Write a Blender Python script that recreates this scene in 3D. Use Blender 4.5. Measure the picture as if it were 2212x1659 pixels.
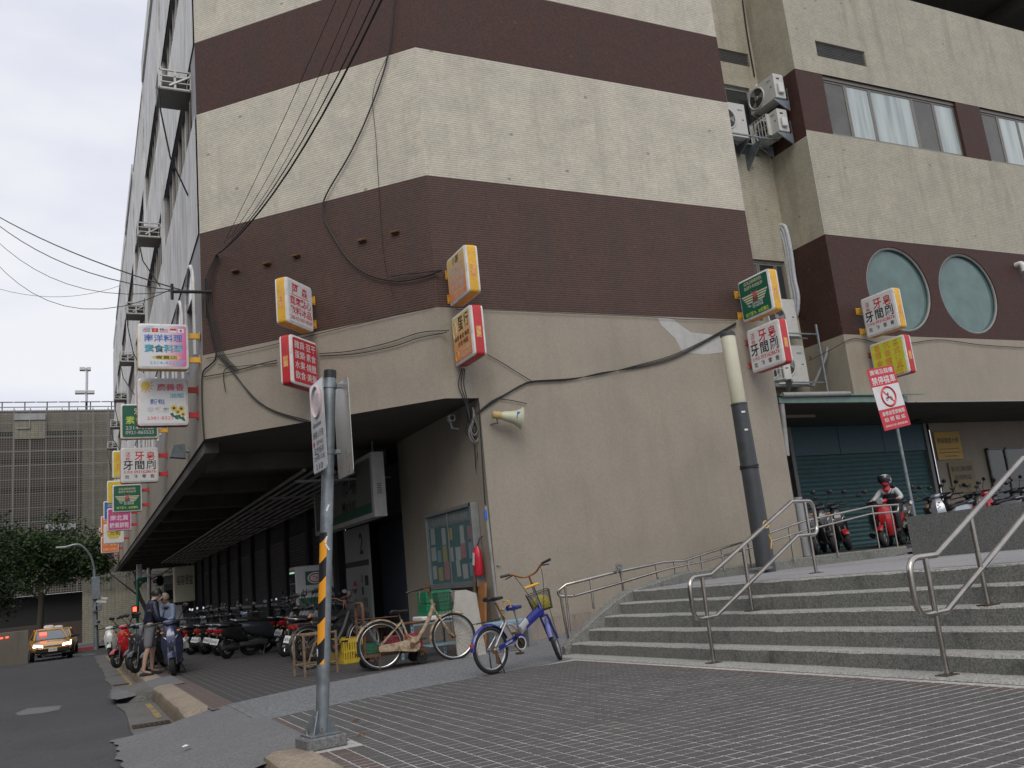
import bpy, bmesh, math, random
from mathutils import Vector, Matrix, Euler
R = math.radians
random.seed(7)
for o in list(bpy.data.objects): bpy.data.objects.remove(o)
SC = bpy.context.scene
COL = SC.collection

# ---------------------------------------------------------------- camera
# X runs along the tiled front, Y along the street (away from the camera), Z up
FPX, CXP, CYP, CAMH = 1900.0, 1106.0, 829.5, 1.2
AX = Matrix(((0.899107, 0.000953, 0.437727), (-0.426240, 0.228055, 0.875393), (-0.098992, -0.973648, 0.205472)))
def _ortho():
    yaw, pitch, roll = 0.46311806728546184, 0.20706585559665547, -0.10099118460342467
    cy, sy, cp, sp, cr, sr = math.cos(yaw), math.sin(yaw), math.cos(pitch), math.sin(pitch), math.cos(roll), math.sin(roll)
    P = Matrix(((1, 0, 0), (0, cp, sp), (0, -sp, cp)))
    Q = Matrix(((cr, -sr, 0), (sr, cr, 0), (0, 0, 1)))
    rows = [(Q @ P @ Vector(v)) for v in ((cy, 0, sy), (-sy, 0, cy), (0, -1, 0))]
    return Matrix(rows)
AX = _ortho()
cam_d = bpy.data.cameras.new('camera'); cam = bpy.data.objects.new('camera', cam_d); COL.objects.link(cam)
rt, dn, fw = AX.col[0], AX.col[1], AX.col[2]
cm = Matrix((rt, -dn, -fw)).transposed().to_4x4(); cm.translation = Vector((0, 0, CAMH))
cam.matrix_world = cm
cam_d.sensor_width = 36.0; cam_d.lens = FPX / 2212.0 * 36.0; cam_d.clip_start = .05; cam_d.clip_end = 2000
SC.camera = cam

# ---------------------------------------------------------------- sky, sun, exposure
SUN_EL, SUN_AZ = R(44), R(203)      # soft light from behind and left of the camera
W = bpy.data.worlds.new('World'); SC.world = W; W.use_nodes = True
nt = W.node_tree; N = nt.nodes; N.clear()
def wn(t, **k):
    n = N.new(t)
    for a, b in k.items(): setattr(n, a, b)
    return n
out = wn('ShaderNodeOutputWorld'); bg = wn('ShaderNodeBackground'); bg.inputs[1].default_value = .1
sky = wn('ShaderNodeTexSky'); sky.sky_type = 'NISHITA'; sky.sun_disc = False
sky.sun_elevation = SUN_EL; sky.sun_rotation = SUN_AZ; sky.dust_density = 3.0
tc = wn('ShaderNodeTexCoord'); mp = wn('ShaderNodeMapping'); mp.inputs['Scale'].default_value = (1, 1, 2.6)
nz = wn('ShaderNodeTexNoise'); nz.inputs['Scale'].default_value = 2.3; nz.inputs['Detail'].default_value = 5; nz.inputs['Roughness'].default_value = .5
rp = wn('ShaderNodeValToRGB'); rp.color_ramp.elements[0].position = .40; rp.color_ramp.elements[1].position = .60
rp.color_ramp.elements[0].color = (6.6, 6.9, 8.1, 1); rp.color_ramp.elements[1].color = (8.5, 8.6, 9.0, 1)
mx = wn('ShaderNodeMixRGB'); mx.inputs[0].default_value = .93
L = nt.links.new
L(tc.outputs['Generated'], mp.inputs[0]); L(mp.outputs[0], nz.inputs['Vector']); L(nz.outputs[0], rp.inputs[0])
L(sky.outputs[0], mx.inputs[1]); L(rp.outputs[0], mx.inputs[2]); L(mx.outputs[0], bg.inputs[0]); L(bg.outputs[0], out.inputs[0])
sd = bpy.data.lights.new('sun', 'SUN'); sd.energy = 1.3; sd.angle = R(35); sd.color = (1, .95, .86)
sun = bpy.data.objects.new('sun', sd); COL.objects.link(sun)
sv = Vector((math.sin(SUN_AZ) * math.cos(SUN_EL), math.cos(SUN_AZ) * math.cos(SUN_EL), math.sin(SUN_EL)))
sun.rotation_euler = sv.to_track_quat('Z', 'Y').to_euler()
SC.view_settings.view_transform = 'Standard'; SC.view_settings.look = 'None'; SC.view_settings.gamma = 1
SC.view_settings.use_curve_mapping = False; SC.view_settings.exposure = 0.12

# ---------------------------------------------------------------- the lie of the land
SL, YZ = .016, 10.2
def G(y): return -SL * (y - YZ)            # the whole street falls gently away
YB, YD, XC, KA = 14.3, 15.067, 2.137, 20.09   # front plane, set-back front, street front, chamfer X+Y
XB0, XB1 = KA - YB, 13.45
ZS, Z1, Z2, Z3, Z4 = 4.29, 5.99, 8.6, 11.29, 13.0
YAC = KA - XC
XW = 6.434
def ray(x, y): return AX @ Vector(((x - CXP) / FPX, (y - CYP) / FPX, 1))
def onp(x, y, ax, v):
    r = ray(x, y); c = Vector((0, 0, CAMH)); return c + r * ((v - c[ax]) / r[ax])
def onX(x, y, v): return onp(x, y, 0, v)
def onY(x, y, v): return onp(x, y, 1, v)
def ong(x, y, dz=0.):
    r = ray(x, y); return Vector((0, 0, CAMH)) + r * ((SL * YZ + dz - CAMH) / (r.z + SL * r.y))
def onA(x, y, k=None):
    r = ray(x, y); return Vector((0, 0, CAMH)) + r * ((KA if k is None else k) / (r.x + r.y))

# ---------------------------------------------------------------- materials
MATS = {}
def _nodes(name):
    m = bpy.data.materials.new(name); m.use_nodes = True
    t = m.node_tree; b = t.nodes['Principled BSDF']
    return m, t, b
def nd(t, ty, **ins):
    n = t.nodes.new(ty)
    for k, v in ins.items():
        if k[0] == '_': setattr(n, k[1:], v)
        else:
            k2 = int(k[1:]) if (k[0] == 'i' and k[1:].isdigit()) else k.replace('_', ' ')
            n.inputs[k2].default_value = v
    return n
def ramp(t, stops):
    n = t.nodes.new('ShaderNodeValToRGB'); e = n.color_ramp.elements
    while len(e) < len(stops): e.new(.5)
    for q, (p, c) in zip(e, stops): q.position = p; q.color = (*c, 1) if len(c) == 3 else c
    return n
def mixc(t, fac, a, b, mode='MIX'):
    n = t.nodes.new('ShaderNodeMixRGB'); n.blend_type = mode
    for i, s in ((0, fac), (1, a), (2, b)):
        if hasattr(s, 'links') or hasattr(s, 'is_linked'): t.links.new(s, n.inputs[i])
        elif isinstance(s, (int, float)): n.inputs[i].default_value = s
        else: n.inputs[i].default_value = (*s, 1)
    return n.outputs[0]
def mth(t, op, a, b=None, c=None):
    n = t.nodes.new('ShaderNodeMath'); n.operation = op
    for i, s in enumerate((a, b, c)):
        if s is None: continue
        if isinstance(s, (int, float)): n.inputs[i].default_value = s
        else: t.links.new(s, n.inputs[i])
    return n.outputs[0]
def bumpn(t, b, h, strength=.3, dist=.01):
    n = t.nodes.new('ShaderNodeBump'); n.inputs['Strength'].default_value = strength; n.inputs['Distance'].default_value = dist
    t.links.new(h, n.inputs['Height']); t.links.new(n.outputs[0], b.inputs['Normal'])
def mat(name, col, rough=.6, metal=0., var=.18, scale=6., bump=0., bscale=None, dirt=None, dirt_amt=.5, dirt_scale=2.5, emit=None, emit_s=1., spec=None, coat=0., alpha=None, trans=None, world=False, dlo=.5):
    if name in MATS: return MATS[name]
    m, t, b = _nodes(name)
    b.inputs['Roughness'].default_value = rough; b.inputs['Metallic'].default_value = metal
    if spec is not None: b.inputs['Specular IOR Level'].default_value = spec
    if coat: b.inputs['Coat Weight'].default_value = coat; b.inputs['Coat Roughness'].default_value = .08
    g = nd(t, 'ShaderNodeNewGeometry') if world else nd(t, 'ShaderNodeTexCoord')
    v = g.outputs['Position'] if world else g.outputs['Object']
    nz = nd(t, 'ShaderNodeTexNoise', Scale=scale, Detail=6., Roughness=.6); t.links.new(v, nz.inputs['Vector'])
    lo = tuple(c * (1 - var) for c in col); hi = tuple(min(1, c * (1 + var)) for c in col)
    rm = ramp(t, ((.3, lo), (.7, hi))); t.links.new(nz.outputs[0], rm.inputs[0]); c = rm.outputs[0]
    if dirt:
        n2 = nd(t, 'ShaderNodeTexNoise', Scale=dirt_scale, Detail=8., Roughness=.7); t.links.new(v, n2.inputs['Vector'])
        r2 = ramp(t, ((dlo, (0, 0, 0)), (dlo + .2, (dirt_amt,) * 3))); t.links.new(n2.outputs[0], r2.inputs[0])
        c = mixc(t, r2.outputs[0], c, dirt)
    t.links.new(c, b.inputs['Base Color'])
    rr = mth(t, 'MULTIPLY_ADD', nz.outputs[0], .25, rough - .12); t.links.new(rr, b.inputs['Roughness'])
    if bump:
        n3 = nd(t, 'ShaderNodeTexNoise', Scale=bscale or scale * 6, Detail=4.); t.links.new(v, n3.inputs['Vector']); bumpn(t, b, n3.outputs[0], bump)
    if emit: b.inputs['Emission Color'].default_value = (*emit, 1); b.inputs['Emission Strength'].default_value = emit_s
    if trans: b.inputs['Transmission Weight'].default_value = trans
    if alpha is not None: b.inputs['Alpha'].default_value = alpha
    MATS[name] = m; return m

def wall_uv(t):
    """metres along the wall and height, for any upright face"""
    g = nd(t, 'ShaderNodeNewGeometry')
    cr = t.nodes.new('ShaderNodeVectorMath'); cr.operation = 'CROSS_PRODUCT'; t.links.new(g.outputs['True Normal'], cr.inputs[0]); cr.inputs[1].default_value = (0, 0, 1)
    dt = t.nodes.new('ShaderNodeVectorMath'); dt.operation = 'DOT_PRODUCT'; t.links.new(g.outputs['Position'], dt.inputs[0]); t.links.new(cr.outputs[0], dt.inputs[1])
    sp = nd(t, 'ShaderNodeSeparateXYZ'); t.links.new(g.outputs['Position'], sp.inputs[0])
    cb = nd(t, 'ShaderNodeCombineXYZ'); t.links.new(dt.outputs['Value'], cb.inputs[0]); t.links.new(sp.outputs[2], cb.inputs[1])
    return cb.outputs[0], g, sp
def mapped(t, v, s, loc=(0, 0, 0)):
    n = t.nodes.new('ShaderNodeMapping'); n.inputs['Scale'].default_value = s; n.inputs['Location'].default_value = loc
    t.links.new(v, n.inputs[0]); return n.outputs[0]
def tile_mat(name, c1, c2, mortar, rough, msize, dark_streak, streak_amt, rust=0., white=0., tw=.02, th=.0465, rowline=.75, odd=(.08, .07, .055)):
    m, t, b = _nodes(name); uv, g, sp = wall_uv(t)
    br = nd(t, 'ShaderNodeTexBrick', Scale=1., Mortar_Size=msize, Mortar_Smooth=.3, Bias=0., Brick_Width=tw, Row_Height=th)
    br.offset = 0.; br.squash = 1.
    br.inputs['Color1'].default_value = (*c1, 1); br.inputs['Color2'].default_value = (*c2, 1); br.inputs['Mortar'].default_value = (*mortar, 1)
    # gentle wobble so that courses are not ruler straight
    wob = nd(t, 'ShaderNodeTexNoise', Scale=.9, Detail=2.); t.links.new(uv, wob.inputs['Vector'])
    wv = t.nodes.new('ShaderNodeVectorMath'); wv.operation = 'MULTIPLY_ADD'; t.links.new(wob.outputs['Color'], wv.inputs[0]); wv.inputs[1].default_value = (.02, .02, 0); t.links.new(uv, wv.inputs[2])
    t.links.new(wv.outputs[0], br.inputs['Vector'])
    c = br.outputs['Color']
    # the courses read more strongly than the upright joints
    sv_ = nd(t, 'ShaderNodeSeparateXYZ'); t.links.new(wv.outputs[0], sv_.inputs[0])
    fr_ = mth(t, 'FRACT', mth(t, 'DIVIDE', sv_.outputs[1], th)); rl_ = mth(t, 'LESS_THAN', fr_, .13)
    c = mixc(t, mth(t, 'MULTIPLY', rl_, rowline), c, mortar)
    # odd tiles replaced, missing or blackened
    fl_ = t.nodes.new('ShaderNodeVectorMath'); fl_.operation = 'DIVIDE'; t.links.new(uv, fl_.inputs[0]); fl_.inputs[1].default_value = (.075, th, 1)
    f2_ = t.nodes.new('ShaderNodeVectorMath'); f2_.operation = 'FLOOR'; t.links.new(fl_.outputs[0], f2_.inputs[0])
    wn_ = nd(t, 'ShaderNodeTexWhiteNoise'); t.links.new(f2_.outputs[0], wn_.inputs['Vector'])
    c = mixc(t, 1., c, mixc(t, wn_.outputs[0], (.94, .94, .94), (1.06, 1.06, 1.06)), 'MULTIPLY')
    c = mixc(t, mth(t, 'MULTIPLY', mth(t, 'GREATER_THAN', wn_.outputs[0], .9992), .6), c, odd)
    # batches of tiles of slightly different tone
    n0 = nd(t, 'ShaderNodeTexNoise', Scale=1.6, Detail=7., Roughness=.68); t.links.new(mapped(t, uv, (1, 1, 1)), n0.inputs['Vector'])
    r0 = ramp(t, ((.3, (.84, .85, .86)), (.7, (1.1, 1.08, 1.06)))); t.links.new(n0.outputs[0], r0.inputs[0]); c = mixc(t, 1., c, r0.outputs[0], 'MULTIPLY')
    # long vertical run-off streaks
    n1 = nd(t, 'ShaderNodeTexNoise', Scale=1., Detail=8., Roughness=.65); t.links.new(mapped(t, uv, (2.6, .22, 1)), n1.inputs['Vector'])
    r1 = ramp(t, ((.5, (0, 0, 0)), (.75, (streak_amt,) * 3))); t.links.new(n1.outputs[0], r1.inputs[0]); c = mixc(t, r1.outputs[0], c, dark_streak)
    if rust:
        n2 = nd(t, 'ShaderNodeTexNoise', Scale=1., Detail=6., Roughness=.7); t.links.new(mapped(t, uv, (1.3, .7, 1), (7, 3, 0)), n2.inputs['Vector'])
        r2 = ramp(t, ((.6, (0, 0, 0)), (.78, (rust,) * 3))); t.links.new(n2.outputs[0], r2.inputs[0]); c = mixc(t, r2.outputs[0], c, (.20, .105, .05))
    if white:   # lime bloom in the joints
        n3 = nd(t, 'ShaderNodeTexNoise', Scale=1., Detail=7., Roughness=.75); t.links.new(mapped(t, uv, (2.2, 1.5, 1), (2, 9, 0)), n3.inputs['Vector'])
        r3 = ramp(t, ((.66, (0, 0, 0)), (.76, (white,) * 3))); t.links.new(n3.outputs[0], r3.inputs[0])
        f3 = mth(t, 'MULTIPLY', r3.outputs[0], mth(t, 'MULTIPLY_ADD', br.outputs['Fac'], .8, .2)); c = mixc(t, f3, c, (.5, .47, .44))
    t.links.new(c, b.inputs['Base Color'])
    t.links.new(mth(t, 'MULTIPLY_ADD', n0.outputs[0], .3, rough - .15), b.inputs['Roughness'])
    bumpn(t, b, mth(t, 'SUBTRACT', 1., br.outputs['Fac']), .35, .003)
    b.inputs['Specular IOR Level'].default_value = .3
    MATS[name] = m; return m
def plaster_mat(name, col, streak, amt, rough=.8, flat=1., sc=1.):
    m, t, b = _nodes(name); uv, g, sp = wall_uv(t)
    n0 = nd(t, 'ShaderNodeTexNoise', Scale=.9 * sc, Detail=8., Roughness=.62); t.links.new(g.outputs['Position'], n0.inputs['Vector'])
    r0 = ramp(t, ((.28, tuple(c * (1 - .22 * flat) for c in col)), (.5, col), (.72, tuple(c * (1 + .14 * flat) for c in col)))); t.links.new(n0.outputs[0], r0.inputs[0]); c = r0.outputs[0]
    n1 = nd(t, 'ShaderNodeTexNoise', Scale=1., Detail=9., Roughness=.68); t.links.new(mapped(t, uv, (3.2 * sc, .35 * sc, 1)), n1.inputs['Vector'])
    r1 = ramp(t, ((.48, (0, 0, 0)), (.74, (amt,) * 3))); t.links.new(n1.outputs[0], r1.inputs[0]); c = mixc(t, r1.outputs[0], c, streak)
    n2 = nd(t, 'ShaderNodeTexNoise', Scale=26., Detail=4.); t.links.new(g.outputs['Position'], n2.inputs['Vector'])
    r2 = ramp(t, ((.25, (.9, .9, .9)), (.75, (1.08, 1.08, 1.08)))); t.links.new(n2.outputs[0], r2.inputs[0]); c = mixc(t, 1., c, r2.outputs[0], 'MULTIPLY')
    t.links.new(c, b.inputs['Base Color']); b.inputs['Roughness'].default_value = rough
    bumpn(t, b, n2.outputs[0], .25, .006)
    MATS[name] = m; return m
def ground_mat(name, col, speck, sp_amt, sp_scale, patch, patch_amt, rough=.85, bump=.4, bdist=.006, pscale=.5, stain=None):
    m, t, b = _nodes(name); g = nd(t, 'ShaderNodeNewGeometry'); v = g.outputs['Position']
    n0 = nd(t, 'ShaderNodeTexNoise', Scale=pscale, Detail=8., Roughness=.65); t.links.new(v, n0.inputs['Vector'])
    r0 = ramp(t, ((.34, (0, 0, 0)), (.7, (patch_amt,) * 3))); t.links.new(n0.outputs[0], r0.inputs[0]); c = mixc(t, r0.outputs[0], col, patch)
    vo = nd(t, 'ShaderNodeTexVoronoi', Scale=sp_scale); t.links.new(v, vo.inputs['Vector'])
    sx = nd(t, 'ShaderNodeSeparateColor'); t.links.new(vo.outputs['Color'], sx.inputs[0])
    r1 = ramp(t, ((.0, tuple(1 - sp_amt for _ in range(3))), (1., tuple(1 + sp_amt for _ in range(3))))); t.links.new(sx.outputs[0], r1.inputs[0]); c = mixc(t, 1., c, r1.outputs[0], 'MULTIPLY')
    n2 = nd(t, 'ShaderNodeTexNoise', Scale=sp_scale * .3, Detail=5., Roughness=.7); t.links.new(v, n2.inputs['Vector'])
    r2 = ramp(t, ((.58, (0, 0, 0)), (.74, (.6, .6, .6)))); t.links.new(n2.outputs[0], r2.inputs[0]); c = mixc(t, mth(t, 'MULTIPLY', r2.outputs[0], .6), c, speck)
    if stain:
        n4 = nd(t, 'ShaderNodeTexNoise', Scale=2.2, Detail=9., Roughness=.75); t.links.new(mapped(t, v, (1, 1, .5), (3, 1, 2)), n4.inputs['Vector'])
        r4 = ramp(t, ((.53, (0, 0, 0)), (.7, (.85,) * 3))); t.links.new(n4.outputs[0], r4.inputs[0]); c = mixc(t, r4.outputs[0], c, stain)
    t.links.new(c, b.inputs['Base Color']); t.links.new(mth(t, 'MULTIPLY_ADD', n0.outputs[0], .25, rough - .12), b.inputs['Roughness'])
    bumpn(t, b, mth(t, 'ADD', vo.outputs['Distance'], n2.outputs[0]), bump, bdist)
    MATS[name] = m; return m
def glass_mat(name, col, rough=.08):
    m, t, b = _nodes(name); g = nd(t, 'ShaderNodeTexCoord')
    n0 = nd(t, 'ShaderNodeTexNoise', Scale=2., Detail=5.); t.links.new(g.outputs['Object'], n0.inputs['Vector'])
    r0 = ramp(t, ((.3, tuple(c * .75 for c in col)), (.7, tuple(c * 1.2 for c in col)))); t.links.new(n0.outputs[0], r0.inputs[0]); t.links.new(r0.outputs[0], b.inputs['Base Color'])
    t.links.new(mth(t, 'MULTIPLY_ADD', n0.outputs[0], .12, rough - .04), b.inputs['Roughness']); b.inputs['Specular IOR Level'].default_value = .7
    MATS[name] = m; return m

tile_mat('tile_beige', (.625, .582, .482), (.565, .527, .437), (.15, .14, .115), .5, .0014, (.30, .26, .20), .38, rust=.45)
tile_mat('tile_brown', (.068, .028, .021), (.036, .0145, .011), (.09, .054, .043), .6, .0013, (.04, .032, .03), .5, rust=.22, white=.35)
tile_mat('tile_brown_open', (.062, .0255, .019), (.033, .0135, .010), (.165, .118, .096), .6, .0018, (.045, .042, .042), .45, rust=.15, white=.5)
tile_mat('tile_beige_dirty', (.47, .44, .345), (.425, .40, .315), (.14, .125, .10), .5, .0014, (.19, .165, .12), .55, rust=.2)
plaster_mat('plaster_tan', (.305, .268, .215), (.20, .17, .135), .3, flat=.5)
plaster_mat('plaster_plinth', (.30, .25, .21), (.12, .115, .105), .8, sc=1.6)
plaster_mat('concrete_white', (.62, .615, .60), (.20, .198, .195), .95)
plaster_mat('concrete_grey', (.30, .30, .305), (.17, .17, .175), .6)
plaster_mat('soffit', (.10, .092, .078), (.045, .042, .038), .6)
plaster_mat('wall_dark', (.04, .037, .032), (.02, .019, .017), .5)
ground_mat('asphalt', (.048, .048, .052), (.11, .11, .115), .4, 120., (.078, .077, .078), .8, rough=.85, pscale=.35, stain=(.035, .035, .037))
ground_mat('washed_pebble', (.165, .17, .18), (.30, .30, .30), .45, 70., (.14, .145, .15), .6)
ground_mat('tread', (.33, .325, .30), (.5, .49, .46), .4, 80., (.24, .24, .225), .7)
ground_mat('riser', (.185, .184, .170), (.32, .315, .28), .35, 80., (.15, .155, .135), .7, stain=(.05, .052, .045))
ground_mat('gutter', (.15, .145, .135), (.25, .24, .22), .3, 60., (.09, .088, .08), .8, stain=(.06, .055, .05))
ground_mat('ramp_cement', (.16, .16, .162), (.24, .24, .24), .3, 90., (.12, .12, .12), .7)
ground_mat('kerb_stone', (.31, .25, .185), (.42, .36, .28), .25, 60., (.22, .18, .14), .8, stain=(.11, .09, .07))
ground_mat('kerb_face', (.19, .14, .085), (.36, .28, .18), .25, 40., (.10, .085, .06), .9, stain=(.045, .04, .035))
ground_mat('granite', (.155, .157, .15), (.24, .24, .23), .5, 120., (.10, .10, .095), .5, rough=.6)
ground_mat('landing', (.30, .295, .30), (.42, .42, .41), .3, 80., (.20, .20, .215), .8)
ground_mat('joint', (.43, .42, .40), (.35, .34, .32), .25, 50., (.28, .275, .26), .6)
ground_mat('joint_arcade', (.18, .145, .135), (.2, .19, .18), .25, 50., (.07, .068, .064), .8)
ground_mat('paver', (.093, .090, .087), (.125, .12, .118), .2, 90., (.074, .072, .071), .6, rough=.75, pscale=1.3, stain=(.066, .064, .062))
ground_mat('paver_b', (.102, .098, .095), (.12, .118, .115), .2, 90., (.074, .072, .073), .6, rough=.75, pscale=1.3)
ground_mat('paver_red', (.105, .079, .071), (.19, .13, .11), .25, 90., (.11, .075, .065), .6, rough=.75)
ground_mat('paver_dark', (.050, .048, .047), (.07, .068, .066), .2, 90., (.05, .048, .047), .6, rough=.75, pscale=1.3)
M_ = MATS
def sm(n, *a, **k): return mat(n, *a, **k)
sm('white_plastic', (.62, .61, .60), .35, var=.05, dirt=(.25, .22, .18), dirt_amt=.35)
sm('steel_tube', (.46, .43, .39), .27, 1., var=.2, scale=4.)
sm('galv', (.23, .26, .28), .45, .6, var=.22, scale=9., dirt=(.14, .15, .16), dirt_amt=.7, dirt_scale=6)
sm('alu', (.45, .45, .44), .4, .8, var=.1)
sm('black_rubber', (.012, .012, .013), .75, var=.3)
sm('black_plastic', (.014, .014, .015), .45, var=.3)
sm('cable', (.012, .012, .012), .6, var=.2)
sm('pipe_grey', (.28, .28, .27), .5, var=.12, dirt=(.12, .11, .1), dirt_amt=.6)
sm('pipe_wrap', (.5, .52, .56), .45, var=.15, scale=14.)
sm('ac_body', (.52, .52, .49), .4, var=.05, dirt=(.3, .28, .24), dirt_amt=.4)
sm('ac_dark', (.035, .033, .03), .5, var=.2)
sm('yellow_paint', (.72, .40, .035), .4, var=.12, dirt=(.35, .16, .04), dirt_amt=.5)
sm('red_paint', (.50, .03, .035), .4, var=.12, dirt=(.2, .02, .02), dirt_amt=.5)
sm('rust_dark', (.06, .042, .03), .8, .2, var=.3, scale=20.)
sm('rusty', (.13, .065, .034), .8, .2, var=.4, scale=20.)

# ---------------------------------------------------------------- mesh tools
class MB:
    def __init__(s): s.bm = bmesh.new(); s.M = Matrix()
    def v(s, p): return s.bm.verts.new(s.M @ Vector(p))
    def poly(s, pts):
        try: return s.bm.faces.new([s.v(p) for p in pts])
        except ValueError: return None
    def box(s, c, d, bev=0., rot=None, seg=1):
        m = s.M @ Matrix.Translation(c)
        if rot: m = m @ (rot.to_4x4() if not isinstance(rot, (tuple, list)) else Euler(rot).to_matrix().to_4x4())
        m = m @ Matrix.Diagonal((d[0], d[1], d[2], 1))
        if not bev: bmesh.ops.create_cube(s.bm, size=1, matrix=m); return s
        b2 = bmesh.new(); bmesh.ops.create_cube(b2, size=1, matrix=Matrix.Diagonal((d[0], d[1], d[2], 1)))
        bmesh.ops.bevel(b2, geom=b2.edges[:], offset=bev, segments=seg, affect='EDGES', profile=.5)
        m2 = s.M @ Matrix.Translation(c)
        if rot: m2 = m2 @ (rot.to_4x4() if not isinstance(rot, (tuple, list)) else Euler(rot).to_matrix().to_4x4())
        s.merge(b2, m2); return s
    def merge(s, b2, m):
        mp = {}
        for v in b2.verts: mp[v] = s.bm.verts.new(m @ v.co)
        for f in b2.faces:
            try: s.bm.faces.new([mp[v] for v in f.verts])
            except ValueError: pass
        b2.free()
    def span(s, a, b, bev=0.):
        a = Vector(a); b = Vector(b); return s.box((a + b) / 2, [abs(q) for q in (b - a)], bev)
    def ring(s, c, u, w, r, n, r2=None):
        return [s.v(c + u * (math.cos(2 * math.pi * i / n) * r) + w * (math.sin(2 * math.pi * i / n) * (r2 or r))) for i in range(n)]
    def skin(s, r0, r1):
        n = len(r0)
        for i in range(n):
            try: s.bm.faces.new((r0[i], r0[(i + 1) % n], r1[(i + 1) % n], r1[i]))
            except ValueError: pass
    def cap(s, r):
        try: s.bm.faces.new(r)
        except ValueError: pass
    def tube(s, path, r, n=8, closed=False, caps=True, flat=1.):
        path = [Vector(p) for p in path]; k = len(path)
        rr = r if isinstance(r, (list, tuple)) else [r] * k
        rings = []; u = None
        for i, p in enumerate(path):
            a = path[(i - 1) % k] if (closed or i) else p; b = path[(i + 1) % k] if (closed or i < k - 1) else p
            d = (b - a); d = d.normalized() if d.length else Vector((0, 0, 1))
            if u is None:
                u = d.orthogonal().normalized() if abs(d.z) > .9 else d.cross(Vector((0, 0, 1))).normalized()
            else: u = (u - d * u.dot(d)); u = u.normalized() if u.length > 1e-6 else d.orthogonal().normalized()
            w = d.cross(u).normalized(); rings.append(s.ring(p, u, w, rr[i], n, rr[i] * flat))
        for a, b in zip(rings, rings[1:]): s.skin(a, b)
        if closed: s.skin(rings[-1], rings[0])
        elif caps: s.cap(list(reversed(rings[0]))); s.cap(rings[-1])
        return s
    def lathe(s, prof, c, axis, n=16, caps=True):
        axis = Vector(axis).normalized(); u = axis.orthogonal().normalized(); w = axis.cross(u); c = Vector(c)
        rings = [s.ring(c + axis * h, u, w, max(r, 1e-4), n) for h, r in prof]
        for a, b in zip(rings, rings[1:]): s.skin(a, b)
        if caps: s.cap(list(reversed(rings[0]))); s.cap(rings[-1])
        return s
    def prism(s, pts, off):
        off = Vector(off); a = [s.v(p) for p in pts]; b = [s.v(Vector(p) + off) for p in pts]
        s.cap(list(reversed(a))); s.cap(b); s.skin(a, b); return s
    def loft(s, secs, caps=True):
        rings = [[s.v(p) for p in q] for q in secs]
        for a, b in zip(rings, rings[1:]): s.skin(a, b)
        if caps: s.cap(list(reversed(rings[0]))); s.cap(rings[-1])
        return s
    def disc(s, c, axis, r, n=20):
        axis = Vector(axis).normalized(); u = axis.orthogonal().normalized(); w = axis.cross(u); s.cap(s.ring(Vector(c), u, w, r, n)); return s
    def torus(s, c, axis, R_, r, n=28, k=8):
        axis = Vector(axis).normalized(); u = axis.orthogonal().normalized(); w = axis.cross(u); c = Vector(c)
        return s.tube([c + u * (math.cos(2 * math.pi * i / n) * R_) + w * (math.sin(2 * math.pi * i / n) * R_) for i in range(n)], r, k, closed=True)
    def mesh(s, name, smooth=False, fix=True):
        if fix: bmesh.ops.recalc_face_normals(s.bm, faces=s.bm.faces[:])
        me = bpy.data.meshes.new(name); s.bm.to_mesh(me); s.bm.free()
        if smooth:
            for p in me.polygons: p.use_smooth = True
            try: me.set_sharp_from_angle(angle=R(38))
            except Exception: pass
        return me
    def build(s, name, m, parent=None, smooth=False, fix=True):
        return link(name, s.mesh(name, smooth, fix), m, parent)
def link(name, me, m, parent=None):
    if m is not None:
        me.materials.clear(); me.materials.append(MATS[m] if isinstance(m, str) else m)
    o = bpy.data.objects.new(name, me); COL.objects.link(o)
    if parent is not None:
        o.parent = parent
    return o
def tag(o, label=None, cat=None, group=None, kind=None):
    if label: o['label'] = label
    if cat: o['category'] = cat
    if group: o['group'] = group
    if kind: o['kind'] = kind
    return o
def thing(name, label, cat, loc=(0, 0, 0), rz=0., group=None, mtx=None):
    o = bpy.data.objects.new(name, None); COL.objects.link(o); o.empty_display_size = .2
    if mtx is not None: o.matrix_world = mtx
    else: o.location = loc; o.rotation_euler = (0, 0, rz)
    return tag(o, label, cat, group)
def copy_tree(o, parent=None):
    c = o.copy(); COL.objects.link(c); c.parent = parent
    for ch in KIDS.get(o.name, [q for q in bpy.data.objects if q.parent == o]): copy_tree(ch, c)
    return c
KIDS = {}
def frame(o, x, z):
    """matrix with local x = x, local z = z (outward), at o"""
    x = Vector(x).normalized(); z = Vector(z).normalized(); y = z.cross(x).normalized(); x = y.cross(z)
    m = Matrix((x, y, z)).transposed().to_4x4(); m.translation = Vector(o); return m
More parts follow.
